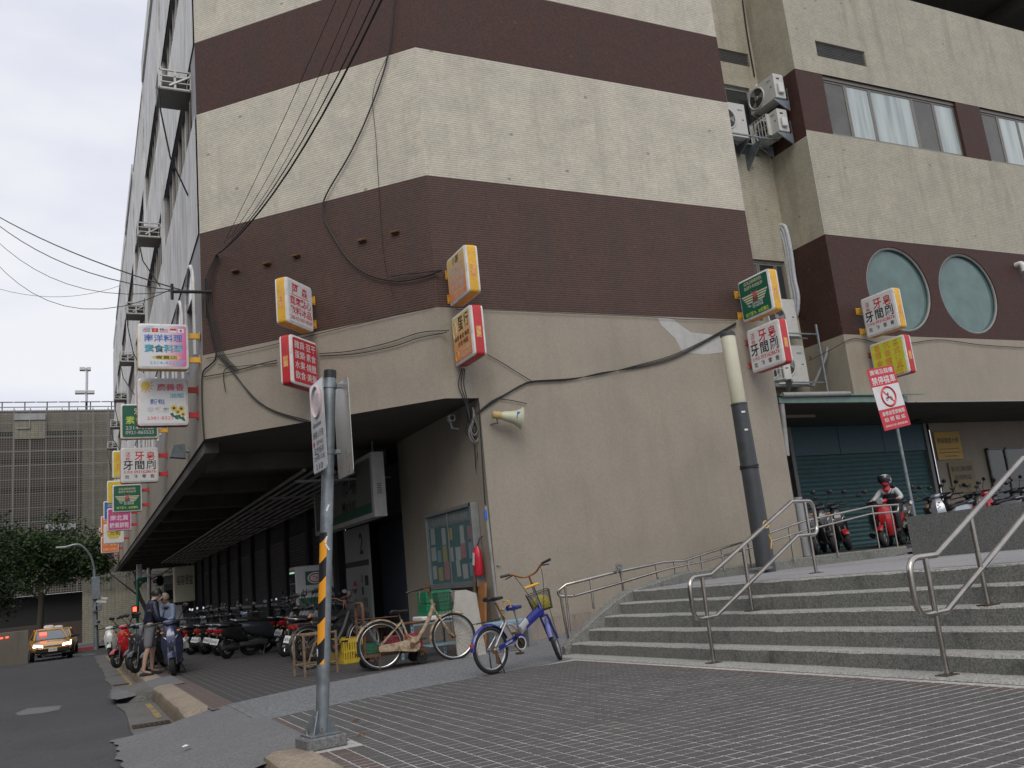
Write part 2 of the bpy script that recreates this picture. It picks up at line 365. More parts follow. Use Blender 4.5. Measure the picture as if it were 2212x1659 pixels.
def text(body, m, mtx, w, h, parent=None, bold=0., name='lettering', ext=.0, spacing=1.):
    """flat lettering fitted into w x h, centred on mtx (x right, y up, z out)"""
    cu = bpy.data.curves.new('t', 'FONT'); cu.body = body; cu.size = 1; cu.resolution_u = 2; cu.offset = bold * .65; cu.extrude = ext; cu.fill_mode = 'FRONT' if not ext else 'BOTH'
    cu.space_character = spacing
    ob = bpy.data.objects.new('t', cu); COL.objects.link(ob)
    dg = bpy.context.evaluated_depsgraph_get(); me = bpy.data.meshes.new_from_object(ob.evaluated_get(dg))
    bpy.data.objects.remove(ob); bpy.data.curves.remove(cu)
    if not me.vertices: return None
    xs = [v.co.x for v in me.vertices]; ys = [v.co.y for v in me.vertices]
    x0, x1, y0, y1 = min(xs), max(xs), min(ys), max(ys)
    sx = w / max(1e-6, x1 - x0); sy = h / max(1e-6, y1 - y0)
    me.transform(mtx @ Matrix.Diagonal((sx, sy, 1, 1)) @ Matrix.Translation((-(x0 + x1) / 2, -(y0 + y1) / 2, 0)))
    me.name = name
    return link(name, me, m, parent)
def rrect(w, h, r, n=4):
    p = []
    for cx, cy, a in ((w / 2 - r, h / 2 - r, 0), (-w / 2 + r, h / 2 - r, 90), (-w / 2 + r, -h / 2 + r, 180), (w / 2 - r, -h / 2 + r, 270)):
        for i in range(n + 1): t = R(a + 90 * i / n); p.append((cx + r * math.cos(t), cy + r * math.sin(t)))
    return p
def plate(mb, mtx, w, h, r, z0, z1):
    s = mb.M; mb.M = s @ mtx; mb.prism([(x, y, z0) for x, y in rrect(w, h, r)], (0, 0, z1 - z0)); mb.M = s; return mb
# ================================================================ structure
WP = {}
def wthing(name, label, cat, loc, group=None):
    """a thing whose parts are modelled in place"""
    o = thing(name, label, cat, loc, 0, group); WP[o.name] = Matrix.Translation(loc).inverted(); return o
_link = link
def link(name, me, m, parent=None):
    o = _link(name, me, m, parent)
    if parent is not None and parent.name in WP: o.matrix_parent_inverse = WP[parent.name]
    return o
def sheet(pts, dz=0., follow=True):
    mb = MB(); mb.poly([(x, y, (G(y) if follow else 0) + dz) for x, y in pts]); return mb
def struct(o): return tag(o, kind='structure')
def jag(a, b, n, amp, seed=1):
    r = random.Random(seed); a = Vector(a); b = Vector(b); d = (b - a); nrm = Vector((-d.y, d.x)).normalized()
    return [tuple(a + d * (i / n) + nrm * (r.uniform(-amp, amp) if 0 < i < n else 0)) for i in range(n + 1)]

# --- ground and road (one sheet to the horizon), gutter, kerbs
struct(sheet([(-300, -80), (300, -80), (300, 500), (-300, 500)], -.19).build('road', 'asphalt'))
gl = jag((.42, 46), (.52, 10.5), 26, .05, 3)
struct(MB().__class__ and (lambda mb: mb)(sheet(gl + [(.55, 8.2), (.6, 6.0), (.75, -6), (1.2, -6), (1.2, 7), (1.02, 10.5), (1.0, 46)], -.178)).build('gutter', 'gutter'))
def kerb(y0, y1, x0, x1, n, taper0=0., taper1=0., seed=0):
    rn = random.Random(seed); secs = []
    for i in range(n + 1):
        t = i / n; y = y0 + (y1 - y0) * t; h = 1.
        if taper0 and (y - y0) < taper0: h = .25 + .75 * (y - y0) / taper0
        if taper1 and (y1 - y) < taper1: h = .25 + .75 * (y1 - y) / taper1
        z0 = G(y) - .24; z1 = G(y) + .012 - (1 - h) * .2; j = rn.uniform(-.008, .008)
        secs.append([(x0 - .02 + j, y, z0), (x0 + j, y, z1 - .08), (x0 + .028 + j, y, z1 - .03 + j), (x0 + .09 + j, y, z1 + j * .5), (x1 - .015, y, z1 + .002), (x1, y, z1 - .01), (x1, y, z0)])
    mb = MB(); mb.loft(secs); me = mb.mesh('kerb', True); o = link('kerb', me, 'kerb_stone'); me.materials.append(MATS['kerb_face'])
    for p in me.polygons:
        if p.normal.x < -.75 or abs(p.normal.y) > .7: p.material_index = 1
    return struct(o)
kerb(18.4, 46, 1.0, 1.32, 60, .5, 0, 1); kerb(11.0, 16.3, 1.0, 1.32, 22, .35, 0, 2); kerb(-6, 7.5, 1.16, 1.5, 30, 0, .12, 3)
# cement ramps where the kerb is cut
def cutramp(y0, y1, xs, name, m, seed, lip=-.172):
    mb = MB(); rn = random.Random(seed); n = 46; k = 8; grid = []; wx = 0.
    for i in range(n + 1):
        y = y0 + (y1 - y0) * i / n; row = []
        x_in = xs[1]; wx = wx * .75 + rn.uniform(-.035, .035); x_out = xs[0] + wx + rn.uniform(-.02, .02)
        for j in range(k + 1):
            t = j / k; x = x_in + (x_out - x_in) * t; s = t * t * (3 - 2 * t)
            row.append((x, y, G(y) + .016 + (lip - .016) * s + rn.uniform(-.004, .004) * (0 < j < k)))
        grid.append([mb.v(p) for p in row])
    for a, b in zip(grid, grid[1:]):
        for j in range(k): mb.bm.faces.new((a[j], a[j + 1], b[j + 1], b[j]))
    return struct(mb.build(name, m, None, True))
cutramp(6.9, 11.25, (.30, 1.62), 'dropped_kerb_ramp', 'ramp_cement', 5)
cutramp(16.1, 18.75, (.42, 1.5), 'dropped_kerb_ramp', 'ramp_cement', 6, -.10)
struct(MB().loft([[(.62, 16.0, G(16) - .19), (1.0, 15.95, G(16) - .19), (1.02, 15.98, G(16) - .03), (.8, 16.02, G(16) - .06)], [(.45, 18.6, G(18.6) - .19), (1.0, 18.6, G(18.6) - .19), (1.0, 18.6, G(18.6) - .01), (.62, 18.6, G(18.6) - .08)]]).build('broken_ramp_slab', 'gutter'))
def steel_grate(x, y, label, w=.42, l=.30):
    t = wthing('drain_grate', label, 'drain grate', (x, y, G(y) - .178), 'iron grates in the gutter')
    z = G(y) - .172
    MB().span((x - w / 2, y - l / 2, z - .006), (x + w / 2, y + l / 2, z)).build('pit', 'black_plastic', t)
    mb = MB()
    for i in range(8): mb.box((x - w / 2 + w * i / 7, y, z + .004), (.016, l, .008))
    for j in range(4): mb.box((x, y - l / 2 + l * j / 3, z + .006), (w, .02, .006))
    mb.build('bars', 'rust_dark', t)
steel_grate(.74, 12.2, 'rusty iron drain grate in the gutter further from the cement ramp'); steel_grate(.76, 11.1, 'rusty iron drain grate at the lip of the cement ramp')
steel_grate(.72, 18.2, 'small drain grate in the gutter beside the broken cement ramp', .3, .2); steel_grate(.7, 21.2, 'small drain grate in the gutter beyond the broken cement ramp', .3, .2)
sm('yellow_line', (.36, .24, .05), .8, var=.35, scale=14., dirt=(.13, .125, .115), dirt_amt=1., dirt_scale=7, dlo=.42)
for i, (a, b) in enumerate(((12.9, 15.4), (11.4, 11.9), (18.9, 30), (31, 44))):
    struct(sheet([(.84, a), (.92, a), (.92, b), (.84, b)], -.1735).build('yellow_line', 'yellow_line'))
sm('white_line', (.5, .5, .49), .7, var=.2)
struct(sheet([(-2.4, 52), (-1.7, 52), (-1.7, 52.35), (-2.4, 52.35)], -.186).build('road_marking', 'white_line'))
struct(sheet([(-.1, 50), (.5, 50), (.5, 50.35), (-.1, 50.35)], -.186).build('road_marking', 'white_line'))
struct(sheet([tuple(ong(x_, y_, -.187).xy) for x_, y_ in ((33, 1541), (60, 1530), (132, 1524), (128, 1533), (95, 1540), (40, 1546))], -.1855).build('road_patch', 'ramp_cement'))

# --- paving
PX, PY, JT = .13, .11, .0135
def paver_mesh(w, l, h, name, m):
    mb = MB(); b = .0015
    a = [(-w / 2, -l / 2, 0), (w / 2, -l / 2, 0), (w / 2, l / 2, 0), (-w / 2, l / 2, 0)]
    c = [(-w / 2 + b, -l / 2 + b, h), (w / 2 - b, -l / 2 + b, h), (w / 2 - b, l / 2 - b, h), (-w / 2 + b, l / 2 - b, h)]
    A = [mb.v(p) for p in a]; Cc = [mb.v(p) for p in c]; mb.skin(A, Cc); mb.cap(Cc)
    me = mb.mesh(name); me.materials.append(MATS[m]); return me
plaza = struct(sheet([(1.42, -6), (5.72, -6), (5.72, 10.68), (5.3, 10.63), (3.96, 10.28), (2.5, 9.92), (1.55, 9.5), (1.42, 9.5)], .0).build('plaza_paving', 'joint'))
def in_plaza(x, y):
    yt = 9.2 + (x - 1.55) * (10.38 - 9.2) / (5.72 - 1.55)
    return y < yt + .16
JY = .021
pm = [paver_mesh(PX - JT, PY - JY, .003, 'paver', m) for m in ('paver', 'paver_b')]
pr = paver_mesh(PX - JT, PY - JY, .003, 'paver', 'paver_red')
slope = math.atan(-SL); cells = []
nx = int((5.72 - 1.45) / PX); rnp = random.Random(11)
for i in range(nx):
    x = 1.45 + PX * (i + .5)
    for j in range(0, 134):
        y = -4.52 + PY * (j + .5)
        if in_plaza(x, y):
            red = (i < 2 and rnp.random() < .93) or i == nx - 1
            # leave the sign post's concrete foot free
            if abs(x - 1.62) < .16 and abs(y - 6.9) < .16: continue
            cells.append((x, y, red))
def seen(x, y):
    c = AX.transposed() @ (Vector((x, y, G(y))) - Vector((0, 0, CAMH)))
    if c.z < .3: return None
    px, py = CXP + FPX * c.x / c.z, CYP + FPX * c.y / c.z
    return c.z if (-30 < px < 2240 and py < 1690) else None
vis = sorted([(seen(x, y), x, y, r) for x, y, r in cells if seen(x, y)], key=lambda q: q[0])
for k, (d, x, y, r) in enumerate(vis[:300]):
    o = link('paver', pr if r else pm[rnp.random() < .35], None, plaza)
    o.location = (x, y, G(y) + rnp.uniform(-.0008, .001)); o.rotation_euler = (slope + rnp.uniform(-.008, .008), rnp.uniform(-.008, .008), rnp.uniform(-.008, .008))
def paver_field(cs, name, m, parent, w=PX, l=PY, h=.003):
    mb = MB(); b = .0015
    for x, y in cs:
        j = rnp.uniform(-.0008, .0008); hw, hl = (w - JT) / 2, (l - JY) / 2; ang = rnp.uniform(-.006, .006); z = G(y)
        def P(u, v, zz):
            return (x + u - ang * v, y + v + ang * u, z - SL * v + zz + j)
        A = [mb.v(P(u, v, 0)) for u, v in ((-hw, -hl), (hw, -hl), (hw, hl), (-hw, hl))]
        Q = [mb.v(P(u, v, h)) for u, v in ((-hw + b, -hl + b), (hw - b, -hl + b), (hw - b, hl - b), (-hw + b, hl - b))]
        mb.skin(A, Q); mb.cap(Q)
    return tag(mb.build(name, m, parent, fix=False), kind='stuff')
near = {(q[1], q[2]) for q in vis[:300]}; rest = [q for q in cells if (q[0], q[1]) not in near]
paver_field([(x, y) for x, y, r in rest if not r], 'distant_pavers', 'paver', plaza); paver_field([(x, y) for x, y, r in rest if r], 'distant_border_pavers', 'paver_red', plaza)
# arcade floor
arc = struct(sheet([(1.3, 11.0), (6.6, 11.0), (6.6, 84), (1.3, 84)], .0).build('arcade_floor', 'joint_arcade'))
def in_arc(x, y): return y > 11.25 + (x - 1.5) * .52 + (.25 if x > 2.6 else 0)
ac = [(1.34 + PX * (i + .5), 11.1 + PY * (j + .5)) for i in range(39) for j in range(175)]
paver_field([q for q in ac if in_arc(*q) and q[0] > 1.6], 'distant_pavers', 'paver_dark', arc)
paver_field([q for q in ac if in_arc(*q) and q[0] <= 1.6], 'distant_border_pavers', 'paver_red', arc)
struct(sheet([(1.3, 30.3), (6.5, 30.3), (6.5, 84), (1.3, 84)], .009).build('arcade_floor_far', 'paver_dark'))
# washed-pebble path that becomes the ramp beside the wall
def rampz(x): return G(12.8) - .01 + max(0, x - 7.0) * .1 if x < 16.2 else .866
mb = MB(); prev = None
fr = [(1.5, 9.17), (2.5, 9.62), (3.96, 9.99), (5.65, 10.4), (5.95, 10.75), (7.2, 11.0), (8.4, 11.7), (9.6, 12.4), (12, 12.75), (15, 13.0), (18, 13.1)]
bk = [(1.5, 11.25), (2.6, 12.05), (3.77, 12.48), (5.34, 13.02), (6.2, 13.6), (7.2, 14.35), (8.4, 14.35), (9.6, 14.35), (12, 14.35), (15, 14.35), (18, 14.35)]
for i, (a, b) in enumerate(zip(fr, bk)):
    row = []
    for j in range(7):
        t = j / 6; x = a[0] + (b[0] - a[0]) * t; y = a[1] + (b[1] - a[1]) * t
        z = G(y) + (.014 if j else .0045) if x < 6.5 else max(G(y) + .014, rampz(x))
        row.append(mb.v((x, y, z)))
    if prev:
        for j in range(6): mb.bm.faces.new((prev[j], row[j], row[j + 1], prev[j + 1]))
    prev = row
struct(mb.build('pebble_ramp', 'washed_pebble', None, True))

# --- steps, landing and the kerb of the ramp
st = struct(MB().span((6.3, -6, -.6), (7.3, 10.6, -.3)).build('steps', 'riser'))
RI, TR, X0 = .15, .27, 6.0
for i in range(1, 6):
    xa = X0 + TR * (i - 1); xb = xa + TR + .06 if i < 5 else xa + .30; ya, yb = -6, 11.0
    rn = random.Random(20 + i); mb = MB(); secs = []
    n = 70
    for k in range(n + 1):
        y = ya + (yb - ya) * k / n; zt = G(y) + RI * i; w = rn.uniform(-.006, .006); q = rn.uniform(.01, .022)
        secs.append([(xa + w, y, G(y) + RI * (i - 1) - .06), (xa + w, y, zt - q), (xa + w + q, y, zt), (xb, y, zt), (xb, y, G(y) + RI * (i - 1) - .06)])
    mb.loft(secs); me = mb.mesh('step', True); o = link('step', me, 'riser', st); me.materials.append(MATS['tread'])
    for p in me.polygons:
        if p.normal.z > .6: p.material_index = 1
struct(MB().loft([[(5.70, y, G(y) + .004), (5.72, y, G(y) + .016), (6.02, y, G(y) + .016), (6.02, y, G(y) - .1)] for y in (-6, 0, 5, 10.95)]).build('step_apron', 'tread'))
def KP(px, py, y): p = onY(px, py, y); return p
kl = [Vector((5.93, 11.12, .10)), Vector((6.1, 11.08, .245)), Vector((6.35, 11.05, .40)), Vector((6.64, 11.03, .58)), Vector((7.0, 11.05, .74))]
for px, py, y in ((1440, 1247, 11.3), (1472, 1236, 11.9), (1572, 1224, 12.5), (1672, 1211.4, 12.8), (1808, 1195, 13.0), (1950, 1180, 13.1)):
    p = onY(px, py, y); kl.append(p)
secs = []
for i, p in enumerate(kl):
    d = (kl[min(i + 1, len(kl) - 1)] - kl[max(i - 1, 0)]); d.z = 0; d.normalize(); nrm = Vector((-d.y, d.x, 0)) * .085
    a, b = p - nrm, p + nrm
    secs.append([(a.x, a.y, -.3), (a.x, a.y, p.z - .02), (a.x + nrm.x * .2, a.y + nrm.y * .2, p.z), (b.x, b.y, p.z), (b.x, b.y, -.3)])
struct(MB().loft(secs).build('ramp_kerb', 'riser', None, True))
print('kerb', [tuple(round(c, 2) for c in p) for p in kl])
lp = [(7.28, -6), (7.28, 11.0)] + [(p.x, p.y) for p in kl[4:]] + [(19, 13.1), (24, 13.1), (24, -6)]
struct(sheet(lp, RI * 5 + .003).build('landing', 'landing'))
struct(MB().loft([[(17.0, 13.3, .3), (40, 13.3, .3), (40, 13.3, .87), (17.0, 13.3, .87)], [(17.0, 24.0, .3), (40, 24.0, .3), (40, 24, .86), (17.0, 24, .86)]]).build('upper_arcade_floor', 'paver_dark'))
struct(MB().loft([[(13.45, 14.0, .2), (17.1, 14.0, .2), (17.1, 14.0, .868), (13.45, 14.0, .868)], [(13.45, 19, .2), (17.1, 19, .2), (17.1, 19, .86), (13.45, 19, .86)]]).build('recess_floor', 'paver_dark'))
# granite planter wall on the landing
pw = wthing('granite_wall', 'low speckled granite wall standing on the landing behind the stair rail', 'wall', (11.5, 8.9, .8))
a = onX(1957, 1117, 11.5); b = onX(1965, 1201, 11.5); cz = onX(2212, 1052, 11.5)
MB().loft([[(11.5, a.y, .6), (11.5, a.y, a.z), (11.75, a.y, a.z), (11.75, a.y, .6)], [(11.5, 5.4, .6), (11.5, 5.4, a.z + .05), (11.75, 5.4, a.z + .05), (11.75, 5.4, .6)]]).build('wall', 'granite', pw)
MB().span((11.52, 5.45, .74), (11.73, a.y - .03, .80)).build('foot_joint', 'black_plastic', pw)

# ---------------------------------------------------------------- the market building
BLD = wthing('market_building', 'large market building tiled in beige and dark brown bands with chamfered corner', 'building', (8, 16, 0))
def panel(name, P0, P1, z0, z1, m, holes=(), reveal=.12, parent=None, off=0., rmat=None):
    """upright wall face P0->P1 (outward is to the right of P0->P1), rectangular holes (s0,s1,z0,z1)"""
    P0 = Vector((*P0, 0)); P1 = Vector((*P1, 0)); d = (P1 - P0); Lh = d.length; d.normalize(); nrm = Vector((d.y, -d.x, 0)); P0 = P0 + nrm * off
    mb = MB(); ss = sorted({0, Lh, *[h[0] for h in holes], *[h[1] for h in holes]}); zs = sorted({z0, z1, *[h[2] for h in holes], *[h[3] for h in holes]})
    ss = [s for s in ss if 0 <= s <= Lh]; zs = [z for z in zs if z0 <= z <= z1]
    P = lambda s, z, dep=0.: P0 + d * s - nrm * dep + Vector((0, 0, z))
    for s0, s1 in zip(ss, ss[1:]):
        for a, b in zip(zs, zs[1:]):
            c = ((s0 + s1) / 2, (a + b) / 2)
            if any(h[0] < c[0] < h[1] and h[2] < c[1] < h[3] for h in holes): continue
            mb.poly([P(s0, a), P(s1, a), P(s1, b), P(s0, b)])
    for h in holes:
        a, b, c, e = h
        mb.poly([P(a, c), P(b, c), P(b, c, reveal), P(a, c, reveal)]); mb.poly([P(a, e), P(b, e), P(b, e, reveal), P(a, e, reveal)])
        mb.poly([P(a, c), P(a, e), P(a, e, reveal), P(a, c, reveal)]); mb.poly([P(b, c), P(b, e), P(b, e, reveal), P(b, c, reveal)])
    return mb.build(name, m, BLD if parent is None else parent, fix=False)
A0, A1, B1 = (XC, YAC), (XB0, YB), (XB1, YB)
ZT = 23.0
for P0, P1, ext in ((A0, A1, 0), (A1, B1, 0)):
    panel('brown_tile_band', P0, P1, Z1, Z2, 'tile_brown_open'); panel('beige_tile_band', P0, P1, Z2, Z3, 'tile_beige')
    panel('brown_tile_band', P0, P1, Z3, Z4, 'tile_brown'); panel('beige_tile_band', P0, P1, Z4, ZT, 'tile_beige')
# little ledges where bands meet (the beige stands proud)
for P0, P1 in ((A0, A1), (A1, B1)):
    d = Vector((P1[0] - P0[0], P1[1] - P0[1], 0)).normalized(); n = Vector((d.y, -d.x, 0))
    for z in (Z2, Z3, Z4):
        a, b = Vector((*P0, z)), Vector((*P1, z)); MB().poly([a, b, b + n * .004, a + n * .004]) if 0 else None
# plaster fascia of the overhang, 20 mm proud of the tiles
o2 = .02
def offp(P0, P1, o):
    d = Vector((P1[0] - P0[0], P1[1] - P0[1])).normalized(); n = Vector((d.y, -d.x)) * o; return (P0[0] + n.x, P0[1] + n.y), (P1[0] + n.x, P1[1] + n.y)
# mitred outline of fascia: C face X = XC-o2, chamfer X+Y = KA - o2*sqrt2, front Y = YB-o2
xc, yb, ka = XC - o2, YB - o2, KA - o2 * 2 ** .5
FA, FB, FC = (xc, ka - xc), (ka - yb, yb), (XB1 + o2, yb)
panel('plaster_fascia', FA, FB, ZS, Z1, 'plaster_tan'); panel('plaster_fascia', FB, FC, ZS, Z1 - .0, 'plaster_tan')
MB().poly([(FA[0], FA[1], Z1), (FB[0], FB[1], Z1), (FC[0], FC[1], Z1), (XB1, YB + .02, Z1), (XB0, YB + .02, Z1), (XC, YAC + .02, Z1)]).__class__
mb = MB(); mb.poly([(FA[0], FA[1], Z1), (FB[0], FB[1], Z1), (A1[0], A1[1] + .03, Z1), (A0[0] + .02, A0[1] + .03, Z1)]); mb.poly([(FB[0], FB[1], Z1), (FC[0], FC[1], Z1), (XB1, YB + .03, Z1), (A1[0], A1[1] + .03, Z1)]); mb.build('ledge', 'plaster_tan', BLD)
# lower front wall, side wall of the arcade and end return
panel('plaster_wall', (XW, yb), FC, -.5, ZS, 'plaster_tan')
panel('plaster_wall', (XW, 19.07), (XW, yb), -.5, ZS, 'plaster_tan')
panel('plaster_plinth', (XW + .03, yb), (9.9, yb), -.5, .32, 'plaster_plinth', off=.012)
panel('end_return', FC, (XB1 + o2, 18.4), -.3, Z1, 'plaster_tan')
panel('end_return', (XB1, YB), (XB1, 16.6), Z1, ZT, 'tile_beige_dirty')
# recess
XS, YR = 16.645, 16.41
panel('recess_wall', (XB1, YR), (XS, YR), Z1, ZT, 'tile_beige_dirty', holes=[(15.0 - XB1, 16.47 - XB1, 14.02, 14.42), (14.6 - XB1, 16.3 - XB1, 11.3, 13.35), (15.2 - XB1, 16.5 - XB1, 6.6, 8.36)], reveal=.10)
panel('recess_wall', (XB1, YR), (XS, YR), 4.2, Z1, 'plaster_tan')
panel('return_wall', (XS, YR), (XS, YD), Z2, Z3, 'tile_beige_dirty'); panel('return_wall', (XS, YR), (XS, YD), Z1, Z2, 'tile_brown')
panel('return_wall', (XS, YR), (XS, YD), Z3, 13.2, 'tile_brown'); panel('return_wall', (XS, YR), (XS, YD), 13.2, 16.32, 'tile_beige_dirty')
panel('return_wall', (XS - o2, YR), (XS - o2, YD - o2), ZS, Z1, 'plaster_tan')
# set-back front D
DL = 26.0
D0, D1 = (XS, YD), (XS + DL, YD)
dx = lambda x: x - XS
wins = [(17.6, 22.8), (23.87, 29.1), (30.2, 35.4)]
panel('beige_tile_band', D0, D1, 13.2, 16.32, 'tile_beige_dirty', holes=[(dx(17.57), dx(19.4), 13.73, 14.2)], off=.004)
panel('brown_tile_band', D0, D1, 11.45, 13.2, 'tile_brown', holes=[(dx(a), dx(b), 11.45, 13.2) for a, b in wins], reveal=.16)
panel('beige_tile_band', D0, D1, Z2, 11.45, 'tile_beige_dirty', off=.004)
rounds = [(18.93, 7.27), (21.6, 7.28), (26.0, 7.28), (28.7, 7.28)]; RR = 1.15
cuts = [0, dx(20.26), dx(23.5), dx(27.35), dx(30.2), DL]; segs = [(dx(17.6), dx(20.26)), (dx(20.26), dx(22.95)), (dx(24.7), dx(27.35)), (dx(27.35), dx(30.05))]
e = 0.
for (a, b), (cx, cz) in zip(segs, rounds):
    if a > e + .01: panel('brown_tile_band', (XS + e, YD), (XS + a, YD), Z1, Z2, 'tile_brown')
    mb = MB(); n = 48; ci = []; co = []; x0, x1 = XS + a, XS + b
    for i in range(n):
        t = 2 * math.pi * (i + .5) / n; c, s = math.cos(t), math.sin(t); k = min(((x1 - cx) if c > 0 else (cx - x0)) / max(abs(c), 1e-6), ((Z2 - cz) if s > 0 else (cz - Z1)) / max(abs(s), 1e-6))
        ci.append((cx + RR * c, YD, cz + RR * s)); co.append((cx + k * c, YD, cz + k * s))
    for cxx in (x0, x1):
        for czz in (Z1, Z2):
            t = math.atan2(czz - cz, cxx - cx) % (2 * math.pi); i = int(t / (2 * math.pi) * n - .5) % n
            mb.poly([co[i], (cxx, YD, czz), co[(i + 1) % n]])
    for i in range(n): j = (i + 1) % n; mb.poly([ci[i], co[i], co[j], ci[j]]); mb.poly([ci[i], ci[j], (ci[j][0], YD + .18, ci[j][2]), (ci[i][0], YD + .18, ci[i][2])])
    mb.build('brown_tile_band', 'tile_brown', BLD)
    e = b
panel('brown_tile_band', (XS + e, YD), D1, Z1, Z2, 'tile_brown')
panel('plaster_fascia', (XS - o2, YD - o2), (XS + DL, YD - o2), ZS, Z1, 'plaster_tan')
sm('round_glass', (.12, .20, .19), .1, var=.1, spec=.6); glass_mat('glass_teal', (.085, .15, .145), .07); glass_mat('glass_dark', (.03, .035, .035), .06); glass_mat('glass_dirty', (.085, .08, .07), .25)
sm('frame_alu', (.22, .205, .18), .45, .5, var=.1); sm('frame_grey', (.22, .22, .21), .55, .2, var=.15)
for cx, cz in rounds:
    w = MB().torus((cx, YD + .05, cz), (0, 1, 0), RR - .03, .04, 48, 6).build('round_window', 'frame_grey', BLD, True)
    MB().disc((cx, YD + .1, cz), (0, -1, 0), RR, 48).build('pane', 'glass_teal', w)
# sliding windows with curtains
def curtain_mat():
    m, t, b = _nodes('curtain'); g = nd(t, 'ShaderNodeNewGeometry')
    n = nd(t, 'ShaderNodeTexNoise', Scale=1., Detail=5.); t.links.new(mapped(t, g.outputs['Position'], (5, 1, .35)), n.inputs['Vector'])
    r = ramp(t, ((.3, (.25, .29, .29)), (.55, (.40, .455, .44)), (.75, (.50, .54, .52)))); t.links.new(n.outputs[0], r.inputs[0]); t.links.new(r.outputs[0], b.inputs['Base Color']); b.inputs['Roughness'].default_value = .3
    b.inputs['Coat Weight'].default_value = .6; b.inputs['Coat Roughness'].default_value = .08
    MATS['curtain'] = m
curtain_mat()
def sash(parent, x0, x1, y, z0, z1, m, fw=.05, fm='frame_alu', name='sash'):
    mb = MB(); 
    mb.span((x0, y - .02, z0), (x0 + fw, y + .02, z1)); mb.span((x1 - fw, y - .02, z0), (x1, y + .02, z1)); mb.span((x0 + fw, y - .02, z0), (x1 - fw, y + .02, z0 + fw)); mb.span((x0 + fw, y - .02, z1 - fw), (x1 - fw, y + .02, z1))
    s = mb.build(name, fm, parent); MB().span((x0 + fw, y - .004, z0 + fw), (x1 - fw, y + .004, z1 - fw)).build('pane', m, s)
for wi, (a, b) in enumerate(wins):
    mb = MB(); mb.span((a + .001, YD + .06, 11.452), (b - .001, YD + .15, 11.50)); mb.span((a + .001, YD + .06, 13.10), (b - .001, YD + .15, 13.198))
    w = mb.build('window_frame', 'frame_alu', BLD)
    f = [0, .165, .34, .66, .83, 1.]; ms = ['glass_dirty', 'curtain', 'curtain', 'glass_dirty', 'curtain']
    for (u, v), m in zip(zip(f, f[1:]), ms): sash(w, a + (b - a) * u + .004, a + (b - a) * v - .004, YD + .11, 11.505, 13.095, m)
def louvre(parent, x0, x1, y, z0, z1, n, name='louvre', fm='frame_grey'):
    mb = MB(); mb.span((x0, y + .06, z0), (x1, y + .07, z1)); b = mb.build(name, 'ac_dark', parent)
    for i in range(n):
        z = z0 + (z1 - z0) * (i + .5) / n; MB().box(((x0 + x1) / 2, y + .03, z), (x1 - x0, .03, .008), 0, (R(-28), 0, 0)).build('blade', fm, b)
louvre(BLD, 17.575, 19.395, YD + .02, 13.735, 14.195, 9); louvre(BLD, 15.005, 16.465, YR + .02, 14.025, 14.415, 8)
w = MB().span((14.6, YR + .07, 13.3), (16.3, YR + .13, 13.35)).build('window_frame', 'frame_grey', BLD)
sash(w, 14.61, 15.45, YR + .09, 11.32, 13.29, 'glass_dark', fm='frame_grey'); sash(w, 15.46, 16.29, YR + .09, 11.32, 13.29, 'glass_dark', fm='frame_grey')
w = MB().span((15.2, YR + .07, 8.3), (16.5, YR + .13, 8.36)).build('window_frame', 'frame_grey', BLD)
sash(w, 15.21, 15.62, YR + .09, 6.62, 8.29, 'glass_dirty', fm='frame_alu'); sash(w, 15.63, 16.2, YR + .09, 6.62, 8.29, 'glass_dark', fm='frame_alu'); sash(w, 16.21, 16.49, YR + .09, 6.62, 8.29, 'glass_dark', fm='frame_alu')
# open storey above the parapet: ceiling slab with beams, inner wall
MB().span((XS, YD + .004, 16.12), (XS + DL, YD + .25, 16.318)).build('parapet_top', 'tile_beige_dirty', BLD)
MB().span((18.4, YD + .05, 19.1), (XS + DL, YD + 7, 19.5)).build('ceiling_slab', 'soffit', BLD)
for x in (24.2, 29.5): MB().span((x, YD + .2, 18.6), (x + .5, YD + 6.9, 19.1)).build('ceiling_beam', 'soffit', BLD)
MB().span((18.4, YD + 6.6, 16), (XS + DL, YD + 6.9, 19.1)).build('inner_wall', 'wall_dark', BLD)
MB().span((16.65, YD + .26, 16.32), (18.4, YD + 6.6, 19.5)).build('stair_tower', 'tile_beige_dirty', BLD)
# right-hand arcade: ceiling, shutter wall, pillar
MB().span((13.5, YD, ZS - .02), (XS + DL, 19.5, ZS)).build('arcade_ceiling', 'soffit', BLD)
YS = 18.25
panel('arcade_back_wall', (22.95, YS - .05), (XS + DL, YS - .05), .5, ZS, 'plaster_tan')
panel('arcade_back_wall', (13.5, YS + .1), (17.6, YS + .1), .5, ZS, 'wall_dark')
MB().span((16.75, YS - .15, .5), (17.12, YS + .1, ZS)).build('pillar', 'wall_dark', BLD)

